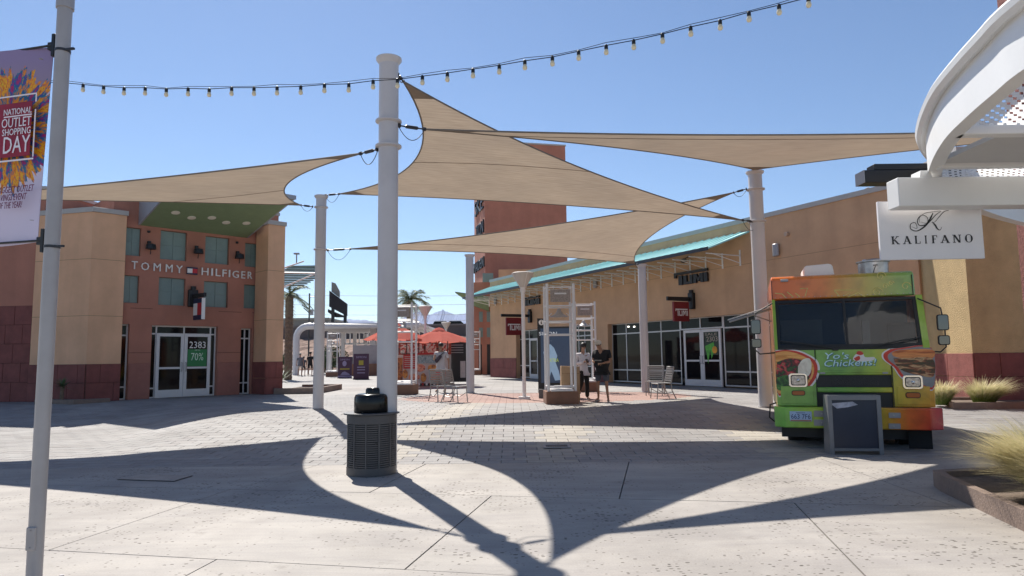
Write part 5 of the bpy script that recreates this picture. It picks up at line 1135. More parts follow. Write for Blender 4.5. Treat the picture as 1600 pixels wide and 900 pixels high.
MB().prism(inn, 0, .1, 'xy').build('soil', MATS['soil'], t)
tuft('feathery grass clump catching sun in front of the lit wall strip', 11.0, 16.35, z0_+.08, .68, .42, 2400, (.25, -.1), .006, 7)
tuft('smaller feathery grass clump peeping out right of the truck headlight', 10.05, 16.4, z0_+.08, .5, .40, 1500, (.1, -.1), .006, 8)
#PART4
# ------------------------------------------------------------------ frame towers, kiosk, lamps
m_fr = mat('frame_white', (.68, .66, .65), .45, var=.03); m_pan = mat('perf_panel', (.30, .25, .22), .7, var=.35, scale=30)
def frame_tower(label, x, y, rz=0, plate=True):
    z0 = g(y); t = thing('frame_tower', label, 'frame tower', (x, y, z0), rz, 'white frame towers on brown boxes'); w = .36; H_ = 3.22
    MB().box(-.43, .43, -.43, .43, 0, .34).build('base_box', m_box, t, bevel=.012)
    MB().box(-.30, .30, -.45, .40, .341, .40).build('base_cap', m_fr, t, bevel=.01)
    for sx_ in (-1, 1):
        for sy_ in (-1, 1): MB().tube([(sx_*w, sy_*w, .341), (sx_*w, sy_*w, H_)], .038, 8).build('upright', m_fr, t)
    for z in (.45, 1.85, 2.2, 2.62, 3.12):
        for s_ in (-1, 1): MB().tube([(-w, s_*w, z), (w, s_*w, z)], .02, 6).tube([(s_*w, -w, z+.02), (s_*w, w, z+.02)], .018, 6).build('cross_bar', m_fr, t)
    MB().box(-.27, .27, -w-.015, -w+.015, 2.72, 3.06).build('panel', m_pan, t); MB().box(-.16, .16, -w-.02, -w-.016, 2.93, 2.97).build('panel_mark', m_fr, t)
    MB().lathe([(.001, .22), (.05, .2), (.07, .12), (.13, .05), (.24, 0), (.25, -.02), (.2, -.02), (.001, -.0)], 20, (0, 0, 2.36)).build('bell', mat('bell_metal', (.38, .36, .35), .5, metal=.4, var=.1), t, smooth=50)
    for s_ in (-1, 1): MB().tube([(s_*w, -.0, 2.3), (s_*.2, 0, 2.44)], .012, 6).build('brace', m_fr, t)
    return t
q = G(878, 632); frame_tower('white frame tower on a rust-brown box left of the couple', q.x, q.y+.45, rad(3))
q = G(920, 612); frame_tower('white frame tower on a brown box directly behind the couple', q.x-.1, q.y+.3, rad(3))
q = G(628, 617); frame_tower('white frame tower on a brown box between the nearest post and the umbrella cart', q.x, q.y+.45, rad(-5))
q = G(518, 589); frame_tower('white frame tower on a low brown box beside the purple boards', q.x, q.y+.45, rad(0))
q = G(742, 586); frame_tower('far white frame tower just right of the middle post', q.x, q.y+.45, 0)
# information screen
q = G(868, 621); t = thing('info_screen', 'tall black information screen showing a woman in pale robes', 'information screen', (q.x, q.y, PG), rad(-3)); kw = .53; kb, kt = .42, 2.20
MB().box(-kw, kw, 0, .22, .14, kt).build('cabinet', m_black, t, bevel=.015); MB().box(-kw+.02, kw-.02, -.012, .2, .145, kb).build('plinth', mat('plinth_grey', (.12, .115, .115), .5), t, bevel=.01); MB().box(-kw+.08, kw-.02, .0, .2, 0, .14).build('foot', m_black, t)
def scr(name, col, e=.16): return mat(name, col, .3, var=.12, scale=3, emit=e)
SX = lambda px: -kw + (px-841)/(895-841)*2*kw
SZ = lambda py: kt-(py-509)/(600-509)*(kt-kb)
MB().box(SX(846), SX(892), -.004, -.0005, kb+.03, kt-.06).build('display', scr('screen_blue', (.025, .045, .09), .25), t)
fig = scr('screen_robe', (.20, .30, .42), .35); fig2 = scr('screen_skin', (.24, .23, .25), .5)
MB().prism([(SX(a), SZ(b_)) for a, b_ in ((852, 560), (850, 550), (855, 540), (861, 537), (867, 543), (872, 556), (869, 566), (874, 580), (877, 594), (868, 595), (862, 580), (858, 595), (857, 575), (858, 560))], -.007, -.0045).build('display_figure', fig, t)
MB().lathe([(.001, 0), (.055, 0), (.055, .002), (.001, .002)], 14).build('display_head', fig2, t).location = (SX(861.5), -.005, SZ(532)); t.children[-1].rotation_euler = (rad(90), 0, 0); t.children[-1].scale = (1, 1.35, 1)
text('SIMON', SX(842.5)+.02, SX(872), SZ(523), SZ(517.5), -.0075, mat('screen_text', (.6, .65, .7), .4, var=0, emit=.3), t, ext=.001)
text('EXTRA', SX(857), SX(874), SZ(565.5), SZ(560), -.0085, mat('screen_lime', (.35, .45, .05), .4, var=0, emit=.4), t, ext=.001)
MB().box(-kw, -kw+.26, .02, .2, kt+.002, kt+.26).build('header_sign', m_black, t)
ic = MB().lathe([(.001, 0), (.085, 0), (.085, .003), (.001, .003)], 20).build('info_disc', m_letter, t); ic.location = (-kw+.13, .018, kt+.13); ic.rotation_euler = (rad(90), 0, 0)
MB().box(-kw+.115, -kw+.145, .010, .014, kt+.08, kt+.145).box(-kw+.10, -kw+.145, .0101, .0141, kt+.13, kt+.146).box(-kw+.1, -kw+.16, .0102, .0142, kt+.078, kt+.092).sph((-kw+.13, .012, kt+.178), .017, 8).build('info_mark', m_black, t)
# paper bag standing on the tower box
q = G(878, 632); t = thing('paper_bag', 'large brown paper bag behind the frame tower uprights, beside the seated woman', 'bag', (q.x+.30, q.y+.95, g(q.y)), rad(5))
MB().prism([(-.26, 0), (.26, 0), (.27, .98), (-.25, 1.0)], -.1, .12).build('sack', mat('kraft', (.36, .24, .14), .85, var=.12, scale=4), t, bevel=.01); MB().box(-.24, .26, -.104, -.101, .78, .79).build('fold', mat('kraft_dark', (.2, .12, .06), .9), t)
m_cone = mat('lamp_cone', (.52, .48, .44), .5, var=.06)
def cone_lamp(label, px, y, zt=4.22, r=.31, base=True):
    x = atY(px, 560, y).x; t = thing('street_lamp', label, 'street lamp', (x, y, PG), 0, 'slim posts with inverted cone lamps')
    MB().box(-.17, .17, -.17, .17, 0, .08).build('base', m_fr, t, bevel=.01)
    MB().tube([(0, 0, .08), (0, 0, zt-.75)], .055, 12).build('pole', m_fr, t, smooth=40)
    MB().lathe([(.055, 0), (.085, .06), (.08, .14), (.10, .17)], 16, (0, 0, zt-.75)).build('collar', m_fr, t, smooth=50)
    MB().lathe([(.09, 0), (r*1.02, .40), (r*1.04, .44), (r*.9, .46), (.001, .47)], 24, (0, 0, zt-.58)).build('lamp_shade', m_cone, t, smooth=40)
    for k in range(4): a = k*math.pi/2+.4; MB().tube([(.09*math.cos(a), .09*math.sin(a), zt-.58), (r*1.04*math.cos(a), r*1.04*math.sin(a), zt-.15)], .012, 5).build('rib', m_fr, t)
cone_lamp('slim white cone lamp left of the information screen', 818.5, 21.0, 3.95, .33)
cone_lamp('cone lamp rising behind the umbrella cart against the mountains', 664.5, 33.5, 3.9, .33)
cone_lamp('smallest cone lamp, far behind the right-hand red umbrella', 697, 49, 3.9, .33)

# ------------------------------------------------------------------ metal chairs
m_chair = mat('chair_metal', (.30, .29, .28), .4, metal=.4, var=.06)
def make_chair():
    t = thing('metal_chair', '', 'chair', (0, 0, 0), 0, 'slatted metal chairs on the plaza'); W_ = .25
    for s_ in (-1, 1):
        MB().tube([(s_*W_, -.24, 0), (s_*W_, -.20, .44)], .016, 6).build('leg', m_chair, t)
        MB().tube([(s_*W_, .34, 0), (s_*W_, .22, .25), (s_*W_, .2, .45), (s_*W_, .30, .92)], .016, 6).build('leg', m_chair, t, smooth=60)
        MB().tube([(s_*W_, -.21, .28), (s_*W_, .0, .16), (s_*W_, .25, .2)], .011, 6).build('stretcher', m_chair, t)
    MB().tube([(-W_, -.2, .44), (W_, -.2, .44), (W_, .2, .45), (-W_, .2, .45), (-W_, -.2, .44)], .016, 6).tube([(-W_, .3, .92), (W_, .3, .92)], .016, 6).build('seat_frame', m_chair, t)
    for k in range(7): MB().box(-W_+.01, W_-.01, -.2+k*.058, -.2+k*.058+.046, .45, .462).build('seat_slat', m_chair, t)
    for k in range(6): z = .50+k*.068; y = .20+(z-.45)*.215; MB().box(-W_+.012, W_-.012, y-.006, y+.006, z, z+.052).build('back_slat', m_chair, t)
    return t
ch0 = make_chair(); 
def cpos(px, py): q = G(px, py); return (q.x, q.y, g(q.y))
ch0.location = cpos(712, 629); ch0.rotation_euler = (0, 0, rad(62)); ch0['label'] = 'slatted metal chair, right one of the pair before the umbrella cart'
copytree(ch0, cpos(690, 627), rad(35), 'slatted metal chair, left one of the pair before the umbrella cart')
copytree(ch0, cpos(1034, 623), rad(-80), 'metal slatted chair seen side-on facing left, before the double doors')
copytree(ch0, cpos(1024, 618), rad(-20), 'metal slatted chair with its back to the shop windows, beside the white post')

# ------------------------------------------------------------------ people
DG = bpy.context.evaluated_depsgraph_get
def skin(name, J, chains, M, parent, sub=1, root=None):
    names = []; idx = {}; vs = []; es = []
    for ch in chains:
        for a in ch:
            if a not in idx: idx[a] = len(vs); vs.append(J[a][0]); names.append(a)
        for a, b_ in zip(ch, ch[1:]): es.append((idx[a], idx[b_]))
    me = bpy.data.meshes.new(name); me.from_pydata(vs, es, []); o = bpy.data.objects.new(name, me); COL.objects.link(o)
    md = o.modifiers.new('s', 'SKIN'); md.use_smooth_shade = True
    if not me.skin_vertices: me.skin_vertices.new() if hasattr(me.skin_vertices, 'new') else None
    if not me.skin_vertices:
        bpy.context.view_layer.objects.active = o; bm = bmesh.new(); bm.from_mesh(me); bm.verts.layers.skin.verify(); bm.to_mesh(me); bm.free()
    sv = me.skin_vertices[0].data
    for i, a in enumerate(names):
        r = J[a][1]; sv[i].radius = (r, r*.8) if len(J[a]) < 3 else J[a][2]; sv[i].use_root = (a == root) or (root is None and i == 0)
    sm_ = o.modifiers.new('u', 'SUBSURF'); sm_.levels = sub; sm_.render_levels = sub
    dg = bpy.context.evaluated_depsgraph_get(); dg.update(); ev = o.evaluated_get(dg); nm = bpy.data.meshes.new_from_object(ev)
    o.modifiers.clear(); o.data = nm; nm.materials.clear(); nm.materials.append(M); nm.polygons.foreach_set('use_smooth', [True]*len(nm.polygons)); o.parent = parent; return o
def V(*a): return tuple(a)
def person(label, loc, rz, k=1., pose=None, shirt=None, pants=None, shoe=None, hairM=None, skinM=None, long_pants=False, long_sleeves=False, hair='short', hat=None, bag=None, phone=False, glasses=False, width=1.):
    t = thing('person', label, 'person', loc, rz); t.scale = (k, k, k)
    w = width
    J = {'pel': (V(0, 0, .93), .13*w), 'spi': (V(0, 0, 1.10), .125*w), 'che': (V(0, .0, 1.30), .145*w), 'nkb': (V(0, .0, 1.45), .07), 'nk': (V(0, -.01, 1.52), .052), 'hl': (V(0, -.03, 1.585), .065), 'hm': (V(0, -.025, 1.66), .082), 'ht': (V(0, -.01, 1.73), .055)}
    for s_, n in ((-1, 'L'), (1, 'R')):
        J['sh'+n] = (V(s_*.18*w, .0, 1.405), .062*w); J['el'+n] = (V(s_*.24*w, .03, 1.13), .043*w); J['wr'+n] = (V(s_*.26*w, -.04, .90), .028); J['hi'+n] = (V(s_*.095*w, .0, .88), .10*w)
        J['kn'+n] = (V(s_*.11*w, -.02, .49), .06); J['an'+n] = (V(s_*.12*w, .02, .09), .038); J['to'+n] = (V(s_*.14*w, -.15, .045), .034); J['he'+n] = (V(s_*.12*w, .05, .05), .034)
    if pose:
        for a, p in pose.items(): J[a] = (V(*p), J[a][1])
    ch = [['pel', 'spi', 'che', 'nkb', 'nk', 'hl', 'hm', 'ht']]
    for n in 'LR':
        e, wv = Vector(J['el'+n][0]), Vector(J['wr'+n][0]); d = (wv-e).normalized(); sd = d.cross(Vector((0, 1, .3))); sd = sd.normalized() if sd.length > .1 else Vector((1, 0, 0))
        pm_ = wv+d*.05; J['pa'+n] = (tuple(pm_), .03); ch += [['che', 'sh'+n, 'el'+n, 'wr'+n, 'pa'+n], ['pel', 'hi'+n, 'kn'+n, 'an'+n, 'to'+n]]
        for f, (o_, L_) in enumerate(((-.027, .065), (-.009, .078), (.009, .073), (.026, .058))):
            b0 = pm_+sd*o_+d*.02; bend = Vector((0, -.25, 0)); J['f%s%d' % (n, f)] = (tuple(b0+d*.03), .0095); J['g%s%d' % (n, f)] = (tuple(b0+(d+bend).normalized()*L_), .008); ch.append(['pa'+n, 'f%s%d' % (n, f), 'g%s%d' % (n, f)])
        tb = wv+d*.02+sd*.03; J['th'+n] = (tuple(tb), .011); J['ti'+n] = (tuple(tb+(d*.7+sd*.6).normalized()*.05), .009); ch.append(['wr'+n, 'th'+n, 'ti'+n])
    skin('body', J, ch, skinM, t, 1, 'pel')
    def grow(keys, dr): return {a: (J[a][0], J[a][1]+dr) for a in keys}
    def lerp(a, b_, f): return tuple(Vector(J[a][0]).lerp(Vector(J[b_][0]), f))
    JS = grow(['pel', 'spi', 'che', 'nkb', 'shL', 'shR', 'elL', 'elR', 'wrL', 'wrR'], .022); JS['pel'] = (J['pel'][0], J['pel'][1]+.04); JS['nkb'] = (lerp('nkb', 'che', .3), .085)
    for n in 'LR': JS['sl'+n] = (lerp('sh'+n, 'el'+n, .75), .066*w)
    JS['hem'] = ((J['pel'][0][0], J['pel'][0][1], J['pel'][0][2]-.10), JS['pel'][1]+.01)
    sc = [['hem', 'pel', 'spi', 'che', 'nkb']]+([['che', 'sh'+n, 'el'+n, 'wr'+n] for n in 'LR'] if long_sleeves else [['che', 'sh'+n, 'sl'+n] for n in 'LR']); skin('shirt', JS, sc, shirt, t, 1, 'pel')
    JP = grow(['pel', 'hiL', 'hiR', 'knL', 'knR', 'anL', 'anR'], .018)
    for n in 'LR': JP['sk'+n] = (lerp('hi'+n, 'kn'+n, .85), .088*w); JP['an'+n] = (J['an'+n][0], .085); JP['kn'+n] = (J['kn'+n][0], .088)
    JP['wst'] = (lerp('pel', 'spi', .6), JP['pel'][1]+.004)
    skin('trousers' if long_pants else 'shorts', JP, ([['wst', 'pel']]+[['pel', 'hi'+n, 'kn'+n, 'an'+n] for n in 'LR']) if long_pants else ([['wst', 'pel']]+[['pel', 'hi'+n, 'sk'+n] for n in 'LR']), pants, t, 1, 'pel')
    for n in 'LR':
        a, b_ = Vector(J['an'+n][0]), Vector(J['to'+n][0]); d = (b_-a); d.z = 0; L_ = d.length or 1; d.normalize(); p0 = Vector((a.x, a.y, a.z-.05))
        skin('shoe', {'a': (tuple(p0-d*.05+Vector((0, 0, .005))), .043), 'b': (tuple(p0+d*.06), .045), 'c': (tuple(p0+d*.16-Vector((0, 0, .008))), .034)}, [['a', 'b', 'c']], shoe, t, 1)
    hm = Vector(J['hm'][0]); ht = Vector(J['ht'][0]); up = (ht-Vector(J['hl'][0])).normalized(); fwd = Vector((0, -1, 0)); fwd = (fwd-up*fwd.dot(up)).normalized()
    if hair == 'short': MB().sph(tuple(hm+up*.035-fwd*.012), .096, 14, .9).build('hair', hairM, t, smooth=80)
    elif hair == 'long':
        skin('hair', {'a': (tuple(hm+up*.05-fwd*.02), .10), 'b': (tuple(hm-fwd*.065-up*.02), .09), 'c': (tuple(hm-fwd*.085-up*.14), .07), 'd': (tuple(hm-fwd*.08-up*.25), .05)}, [['a', 'b', 'c', 'd']], hairM, t, 1); MB().sph(tuple(hm+up*.04-fwd*.022), .100, 14, .95).build('hair_crown', hairM, t, smooth=80)
    if hat: 
        MB().sph(tuple(hm+up*.045-fwd*.01), .102, 14, .85).build('cap', hat, t, smooth=80); c_ = hm+up*.04+fwd*.12
        MB(Matrix.Translation(c_) @ up.to_track_quat('Z', 'Y').to_matrix().to_4x4()).lathe([(.001, .006), (.075, .004), (.078, 0), (.001, -.004)], 14).build('cap_brim', hat, t)
    sd = up.cross(fwd)
    for s_ in (-1, 1): MB().sph(tuple(hm+fwd*.066+sd*s_*.03+up*.005), .011, 8).build('eye', m_black, t)
    MB().sph(tuple(hm+fwd*.082-up*.018), .014, 8).build('nose', skinM, t, smooth=80); MB().sph(tuple(hm+fwd*.072-up*.05), .017, 8, .3).build('mouth', mat('lip', (.25, .08, .07), .6, var=0), t)
    if glasses:
        gm = MB(); 
        for s_ in (-1, 1): gm.sph(tuple(hm+fwd*.078+sd*s_*.032+up*.008), .026, 10, .75)
        gm.build('sunglasses', m_black, t, smooth=80)
    if bag: bag(t, J)
    if phone:
        p = (Vector(J['paL'][0])+Vector(J['paR'][0]))/2+Vector((0, -.03, .04)); tp = thing('phone', 'dark phone held between the hands of the woman in white', 'phone', (0, 0, 0)); tp.parent = None
        R_ = Matrix.Translation(loc) @ Matrix.Rotation(rz, 4, 'Z') @ Matrix.Scale(k, 4); tp.location = R_ @ p; tp.rotation_euler = (rad(-50), 0, rz); MB().box(-.036, .036, -.004, .004, -.07, .07).build('case', m_black, tp, bevel=.002); MB().box(-.032, .032, .0041, .0055, -.064, .064).build('screen', mat('phone_screen', (.05, .06, .08), .1, var=0), tp)
    return t
sk_a = mat('skin_a', (.30, .16, .10), .55, var=.05); sk_b = mat('skin_b', (.36, .20, .14), .55, var=.05); hr = mat('hair_dark', (.012, .009, .008), .5, var=.2, scale=30)
c_white = mat('cloth_white', (.62, .60, .64), .9, var=.08, scale=8, bump=.4, bscale=18); c_black = mat('cloth_black', (.012, .012, .014), .9, var=.2, scale=8, bump=.4, bscale=18); c_gshort = mat('cloth_greyblue', (.07, .075, .095), .9, var=.1); c_grey = mat('cloth_grey', (.45, .43, .44), .9, var=.06, bump=.4, bscale=16)
c_redsh = mat('cloth_red', (.55, .02, .04), .8, var=.1); c_shoe = mat('shoe_grey', (.35, .34, .33), .7); c_dshoe = mat('shoe_dark', (.03, .03, .03), .7); c_cap = mat('cap_pale', (.55, .50, .42), .85)
def waistbag(t, J):
    MB().tube([(-.2, -.05, 1.12), (0, -.2, 1.05), (.2, -.05, 1.1), (0, .16, 1.1), (-.2, -.05, 1.12)], .012, 6).build('strap', m_black, t); MB().box(-.16, .12, -.26, -.16, 1.0, 1.18).build('waist_bag', c_black, t, bevel=.03)
q = G(942, 628)
person('man in pale cap, black shirt and grey shorts bending towards the woman', (q.x, q.y, g(q.y)), rad(-30), .98,
       {'che': (0, -.03, 1.30), 'nkb': (0, -.06, 1.44), 'nk': (-.0, -.10, 1.50), 'hl': (-.02, -.15, 1.54), 'hm': (-.03, -.17, 1.61), 'ht': (-.03, -.165, 1.68), 'elL': (-.25, -.05, 1.14), 'wrL': (-.13, -.27, 1.12), 'elR': (.26, .0, 1.13), 'wrR': (.10, -.24, 1.08), 'knL': (-.12, -.03, .49), 'anL': (-.13, .0, .09), 'anR': (.15, .03, .09), 'toR': (.22, -.12, .045)},
       c_black, c_gshort, c_shoe, hr, sk_a, hat=c_cap, bag=waistbag, width=1.2)
q = G(912, 626)
person('woman with long dark hair, white jacket and black trousers, looking at a phone', (q.x, q.y+.0, g(q.y)), rad(18), .93,
       {'hl': (.0, -.06, 1.575), 'hm': (.01, -.07, 1.65), 'ht': (.01, -.05, 1.72), 'elL': (-.25, -.02, 1.12), 'wrL': (-.06, -.26, 1.18), 'elR': (.24, -.02, 1.12), 'wrR': (.05, -.27, 1.17), 'knL': (-.14, -.22, .62), 'anL': (-.15, .02, .30), 'toL': (-.16, -.14, .26), 'heL': (-.15, .06, .27)},
       c_white, c_black, c_shoe, hr, sk_b, True, True, 'long', phone=True, glasses=True, width=1.08)
def sling(t, J):
    MB().tube([(.16, -.02, 1.45), (.08, -.17, 1.35), (-.1, -.19, 1.15), (-.17, -.02, 1.05), (0, .15, 1.2), (.15, .05, 1.43)], .016, 6).build('strap', m_black, t)
    MB(Matrix.Translation((-.03, -.21, 1.2)) @ Matrix.Rotation(rad(-50), 4, 'Y')).box(-.16, .16, -.04, .03, -.07, .07).build('sling_bag', mat('bag_dark', (.03, .02, .035), .7), t, bevel=.03)
q = G(689, 613)
person('man in grey T-shirt and red shorts with dark sling bag near the cart', (q.x+.0, q.y, PG), rad(-12), 1.03,
       {'elL': (-.27, .02, 1.15), 'wrL': (-.16, -.2, 1.28), 'elR': (.28, .04, 1.12), 'wrR': (.31, -.06, .88)}, c_grey, c_redsh, c_shoe, hr, sk_a, bag=sling, width=1.1)
far = [(468.5, 588, 'far walker in a pale hat and pale shorts, leftmost of the three', mat('cloth_g2', (.16, .16, .18), .9), mat('cloth_p', (.45, .42, .4), .9), c_cap, 1.0), (474, 587.5, 'shorter far walker in dark clothes, between the other two', c_gshort, c_black, None, .86), (484.5, 588, 'far walker in black with a black cap, rightmost of the three', c_black, c_black, c_black, 1.04)]
for i, (px, py, lb, sm2, pm2, ht_, kk) in enumerate(far):
    q = G(px, py); person(lb, (q.x, q.y-.0, PG), rad(185), kk, {'knL': (-.11, -.12, .5), 'anR': (.12, .14, .12), 'toR': (.13, -.02, .06)}, sm2, pm2, c_dshoe, hr, sk_b, hat=ht_)

# ------------------------------------------------------------------ umbrella cart
q = G(642, 603.5); CY = q.y; t = thing('food_cart', 'red and white food cart covered in meal pictures under the red umbrellas', 'food cart', (atY(616, 600, CY).x, CY, PG), rad(2)); cw = atY(702, 600, CY).x-atY(616, 600, CY).x
m_cartw = mat('cart_white', (.50, .46, .44), .5, var=.15, scale=6); m_cartr = mat('cart_red', (.42, .03, .03), .5, var=.15, scale=4)
MB().box(0, cw, 0, 1.6, .12, 1.42).build('counter', m_cartw, t, bevel=.01); MB().box(.05, cw-.05, .05, 1.5, 0, .12).build('base', m_black, t)
def cb_(a, b_, c, d, M, nm='picture', y=-.012): return MB().box(a, b_, y, -.002, c, d).build(nm, M, t)
f = cw/86.; CX = lambda px: (px-616)*f; CZ = lambda py: (604-py)*CY/1080
cb_(CX(630), CX(650), CZ(577), CZ(555), m_cartr, 'menu_panel'); cb_(CX(651), CX(652.5), CZ(603), CZ(555), m_cartr, 'edge_strip')
for k in range(6): cb_(CX(632), CX(648), CZ(574-k*3), CZ(573-k*3), m_cartw, 'menu_line', -.016)
for k in range(14): cb_(CX(617+k*6), CX(620+k*6), CZ(603), CZ(599), m_cartr if k % 2 else m_letter, 'check')
cb_(CX(617), CX(629), CZ(598), CZ(560), foodmat('cart_food_a', ('#281008', '#7a3818', '#b8702c', '#5c2010'), 5), 'picture')
for (a, b_, c, d, i) in ((648, 664, 582, 570, 1), (668, 683, 581, 571, 2), (638, 656, 595, 585, 3), (657, 666, 598, 584, 4), (672, 690, 598, 584, 5), (629, 637, 592, 578, 6)):
    mx_, mz = (CX(a)+CX(b_))/2, (CZ(c)+CZ(d))/2; rx, rz_ = (CX(b_)-CX(a))/2, (CZ(d)-CZ(c))/2; mm = foodmat('cart_food_%d' % i, (('#3c1c08', '#a8641c', '#d89840', '#78341c'), ('#601810', '#c0543c', '#e0a080', '#8c2c1c'))[i % 2], 7)
    MB().prism([(mx_+rx*math.cos(2*math.pi*k/18)*(1+.1*math.sin(k*2)), mz+rz_*math.sin(2*math.pi*k/18)) for k in range(18)], -.02, -.003).build('picture', mm, t)
MB().box(CX(652), cw-.1, -.03, .6, 1.42, 1.5).build('red_rail', m_cartr, t); MB().box(CX(652), CX(690), -.02, -.012, CZ(569), CZ(557)).build('drinks_print', foodmat('drinks', ('#10202c', '#3c6478', '#a8c0c8', '#283c48', '#d8dce0'), 9, (3, 1, .5)), t)
for x in (.05, .55, 1.1, cw-.08): MB().tube([(x, .1, 1.42), (x, .1, 2.35)], .025, 6).build('upright', m_darksteel, t)
MB().box(0, cw, 1.45, 1.55, 1.42, 2.3).build('back_board', foodmat('menu_board', ('#1c0806', '#6c1c10', '#b8482c', '#301010'), 5), t)
for k in range(4): MB().box(.1+k*.6, .6+k*.6, 1.40, 1.44, 1.5, 1.95).build('shelf_goods', foodmat('goods_%d' % k, ('#101010', '#c03020', '#e0d8c8', '#2c5028'), 8), t)
q = G(711, 604); tb = thing('black_board', 'black framed board behind the right umbrella, next to the cart', 'board', (atY(700, 600, CY+2).x, CY+2, PG), 0)
MB().box(0, .95, 0, .06, .1, 2.1).build('panel', m_black, tb); MB().box(.6, .85, -.01, -.001, .3, 1.1).build('notice', m_cartw, tb)
for k in range(4): MB().box(.15, .75, -.01, -.001, 1.5+k*.12, 1.53+k*.12).build('chalk_line', m_grey, tb)
m_umb = mat('umbrella_red', (.62, .13, .10), .8, var=.06); 
def umb_mat():
    M = bpy.data.materials.new('umbrella_cloth'); M.use_nodes = True; n = M.node_tree; L = n.links.new; n.nodes.remove(n.nodes['Principled BSDF']); d = n.nodes.new('ShaderNodeBsdfDiffuse'); tr = n.nodes.new('ShaderNodeBsdfTranslucent'); mx = n.nodes.new('ShaderNodeMixShader'); mx.inputs[0].default_value = .35
    no = n.nodes.new('ShaderNodeTexNoise'); no.inputs['Scale'].default_value = 3; r = n.nodes.new('ShaderNodeValToRGB'); r.color_ramp.elements[0].color = (.56, .15, .12, 1); r.color_ramp.elements[1].color = (.70, .24, .19, 1); L(no.outputs[0], r.inputs[0]); L(r.outputs[0], d.inputs[0]); L(r.outputs[0], tr.inputs[0]); L(d.outputs[0], mx.inputs[1]); L(tr.outputs[0], mx.inputs[2]); L(mx.outputs[0], n.nodes['Material Output'].inputs[0]); return M
m_umbc = umb_mat()
def umbrella(label, px, y, R_=1.5, zt=2.45, ze=2.0):
    x = atY(px, 560, y).x; t = thing('umbrella', label, 'umbrella', (x, y, PG), rad(11), 'red market umbrellas over the food cart')
    MB().tube([(0, 0, 0), (0, 0, zt)], .025, 8).build('pole', m_darksteel, t); MB().lathe([(.25, 0), (.25, .06), (.04, .1)], 16).build('base', m_darksteel, t)
    n = 8
    for k in range(n):
        a, b_ = 2*math.pi*k/n, 2*math.pi*(k+1)/n; mb = MB(); vs = []
        for i in range(5):
            s_ = i/4; 
            for j in range(3):
                u = j/2; aa = a+(b_-a)*u; sag_ = .05*math.sin(math.pi*u)*s_; rr = R_*s_*(1-.075*math.sin(math.pi*u)); vs.append((rr*math.cos(aa), rr*math.sin(aa), zt-(zt-ze)*s_**1.15-sag_))
        mb.add(vs, [(3*i+j, 3*i+j+1, 3*i+j+4, 3*i+j+3) for i in range(4) for j in range(2)]); mb.build('canopy_panel', m_umbc, t, smooth=60)
        MB().tube([(0, 0, zt-.03), (R_*math.cos(a), R_*math.sin(a), ze-.02)], .012, 5).build('rib', m_darksteel, t)
    MB().lathe([(.32, -.07), (.16, .05), (.001, .09)], 16, (0, 0, zt)).build('vent', m_umbc, t, smooth=60)
umbrella('open red umbrella right of the man in red shorts', 686, CY-.3, 1.62, 2.55, 2.0)
umbrella('open red umbrella partly hidden behind the nearest post', 618, CY-1.0, 1.42, 2.75, 2.1)

# ------------------------------------------------------------------ purple boards, pergola, far things
m_purp = mat('board_purple', (.055, .025, .06), .5, var=.1); m_ylw = mat('board_yellow', (.35, .30, .04), .5, var=.05); m_lil = mat('board_lilac', (.28, .25, .40), .5, var=.1)
def board(label, px, py, w_, h_, kind):
    q = G(px, py); t = thing('advertising_board', label, 'board', (q.x, q.y, PG), 0, 'purple advertising boards')
    MB().box(-w_/2, w_/2, 0, .08, .05, h_).build('panel', m_purp, t); MB().box(-w_/2, w_/2, -.1, .2, 0, .05).build('foot', m_black, t)
    text('SIMON', -w_*.33, w_*.33, h_*.83, h_*.91, -.002, m_lil, t)
    if kind: MB().box(-w_*.15, w_*.15, -.006, -.001, h_*.56, h_*.74).build('yellow_square', m_ylw, t); [MB().box(-w_*.25, w_*.25, -.006, -.001, h_*z, h_*(z+.035)).build('text_line', m_lil, t) for z in (.46, .36, .24)]
    else: MB().sph((-.02, -.0, h_*.68), .14, 12, 1.3, .1).build('face_print', m_lil, t); MB().box(-w_*.35, w_*.35, -.012, -.008, h_*.40, h_*.46).build('yellow_band', m_ylw, t); MB().box(-w_*.5, w_*.5, -.012, -.001, .05, h_*.12).prism([(-.3, .2), (.35, .2), (.3, .3), (-.0, .45), (-.15, .4)], -.011, -.001).build('lower_print', m_lil, t)
board('purple advertising board with a face print, left of the two', 538.5, 591, .92, 1.42, 0); board('purple advertising board with a yellow square, right of the two', 564, 593, .95, 1.58, 1)
# pergola
PY = 58.; ax = atY(457, 560, PY).x; bx2 = atY(655, 560, PY).x; H_ = 4.35; t = thing('white_pergola', 'white pergola with rounded corners and slatted roof in the distance', 'pergola', (ax, PY, PG)); Wp = bx2-ax
def arch(y): 
    r_ = 1.0; p = [(.3, y, 0), (.3, y, H_-r_-.3)]+[(.3+r_*(1-math.cos(a)), y, H_-.3-r_+r_*math.sin(a)) for a in [rad(15*k) for k in range(1, 7)]]+[(Wp, y, H_-.3)]; MB().tube(p, .28, 8).build('arch_frame', m_fr, t)
arch(0)
for k in range(1, 6): x = .3+k*.55; MB().box(x-.1, x+.22, 1+k*2.6, 1.3+k*2.6, 0, H_-.5).build('column', m_fr, t)
MB().box(.8, Wp, .4, 14, H_-.25, H_-.1).build('roof_panel', m_fr, t)
for k in range(20): x = 1+k*(Wp-1)/20; MB().box(x, x+.10, 13.8, 14., H_-1.5, H_-.26).box(x-.05, x+.08, .5, 14, H_-.45, H_-.27).build('slat', m_fr, t)
MB().box(.8, Wp, 13.8, 14, H_-1.6, H_-1.4).build('rear_beam', m_fr, t)
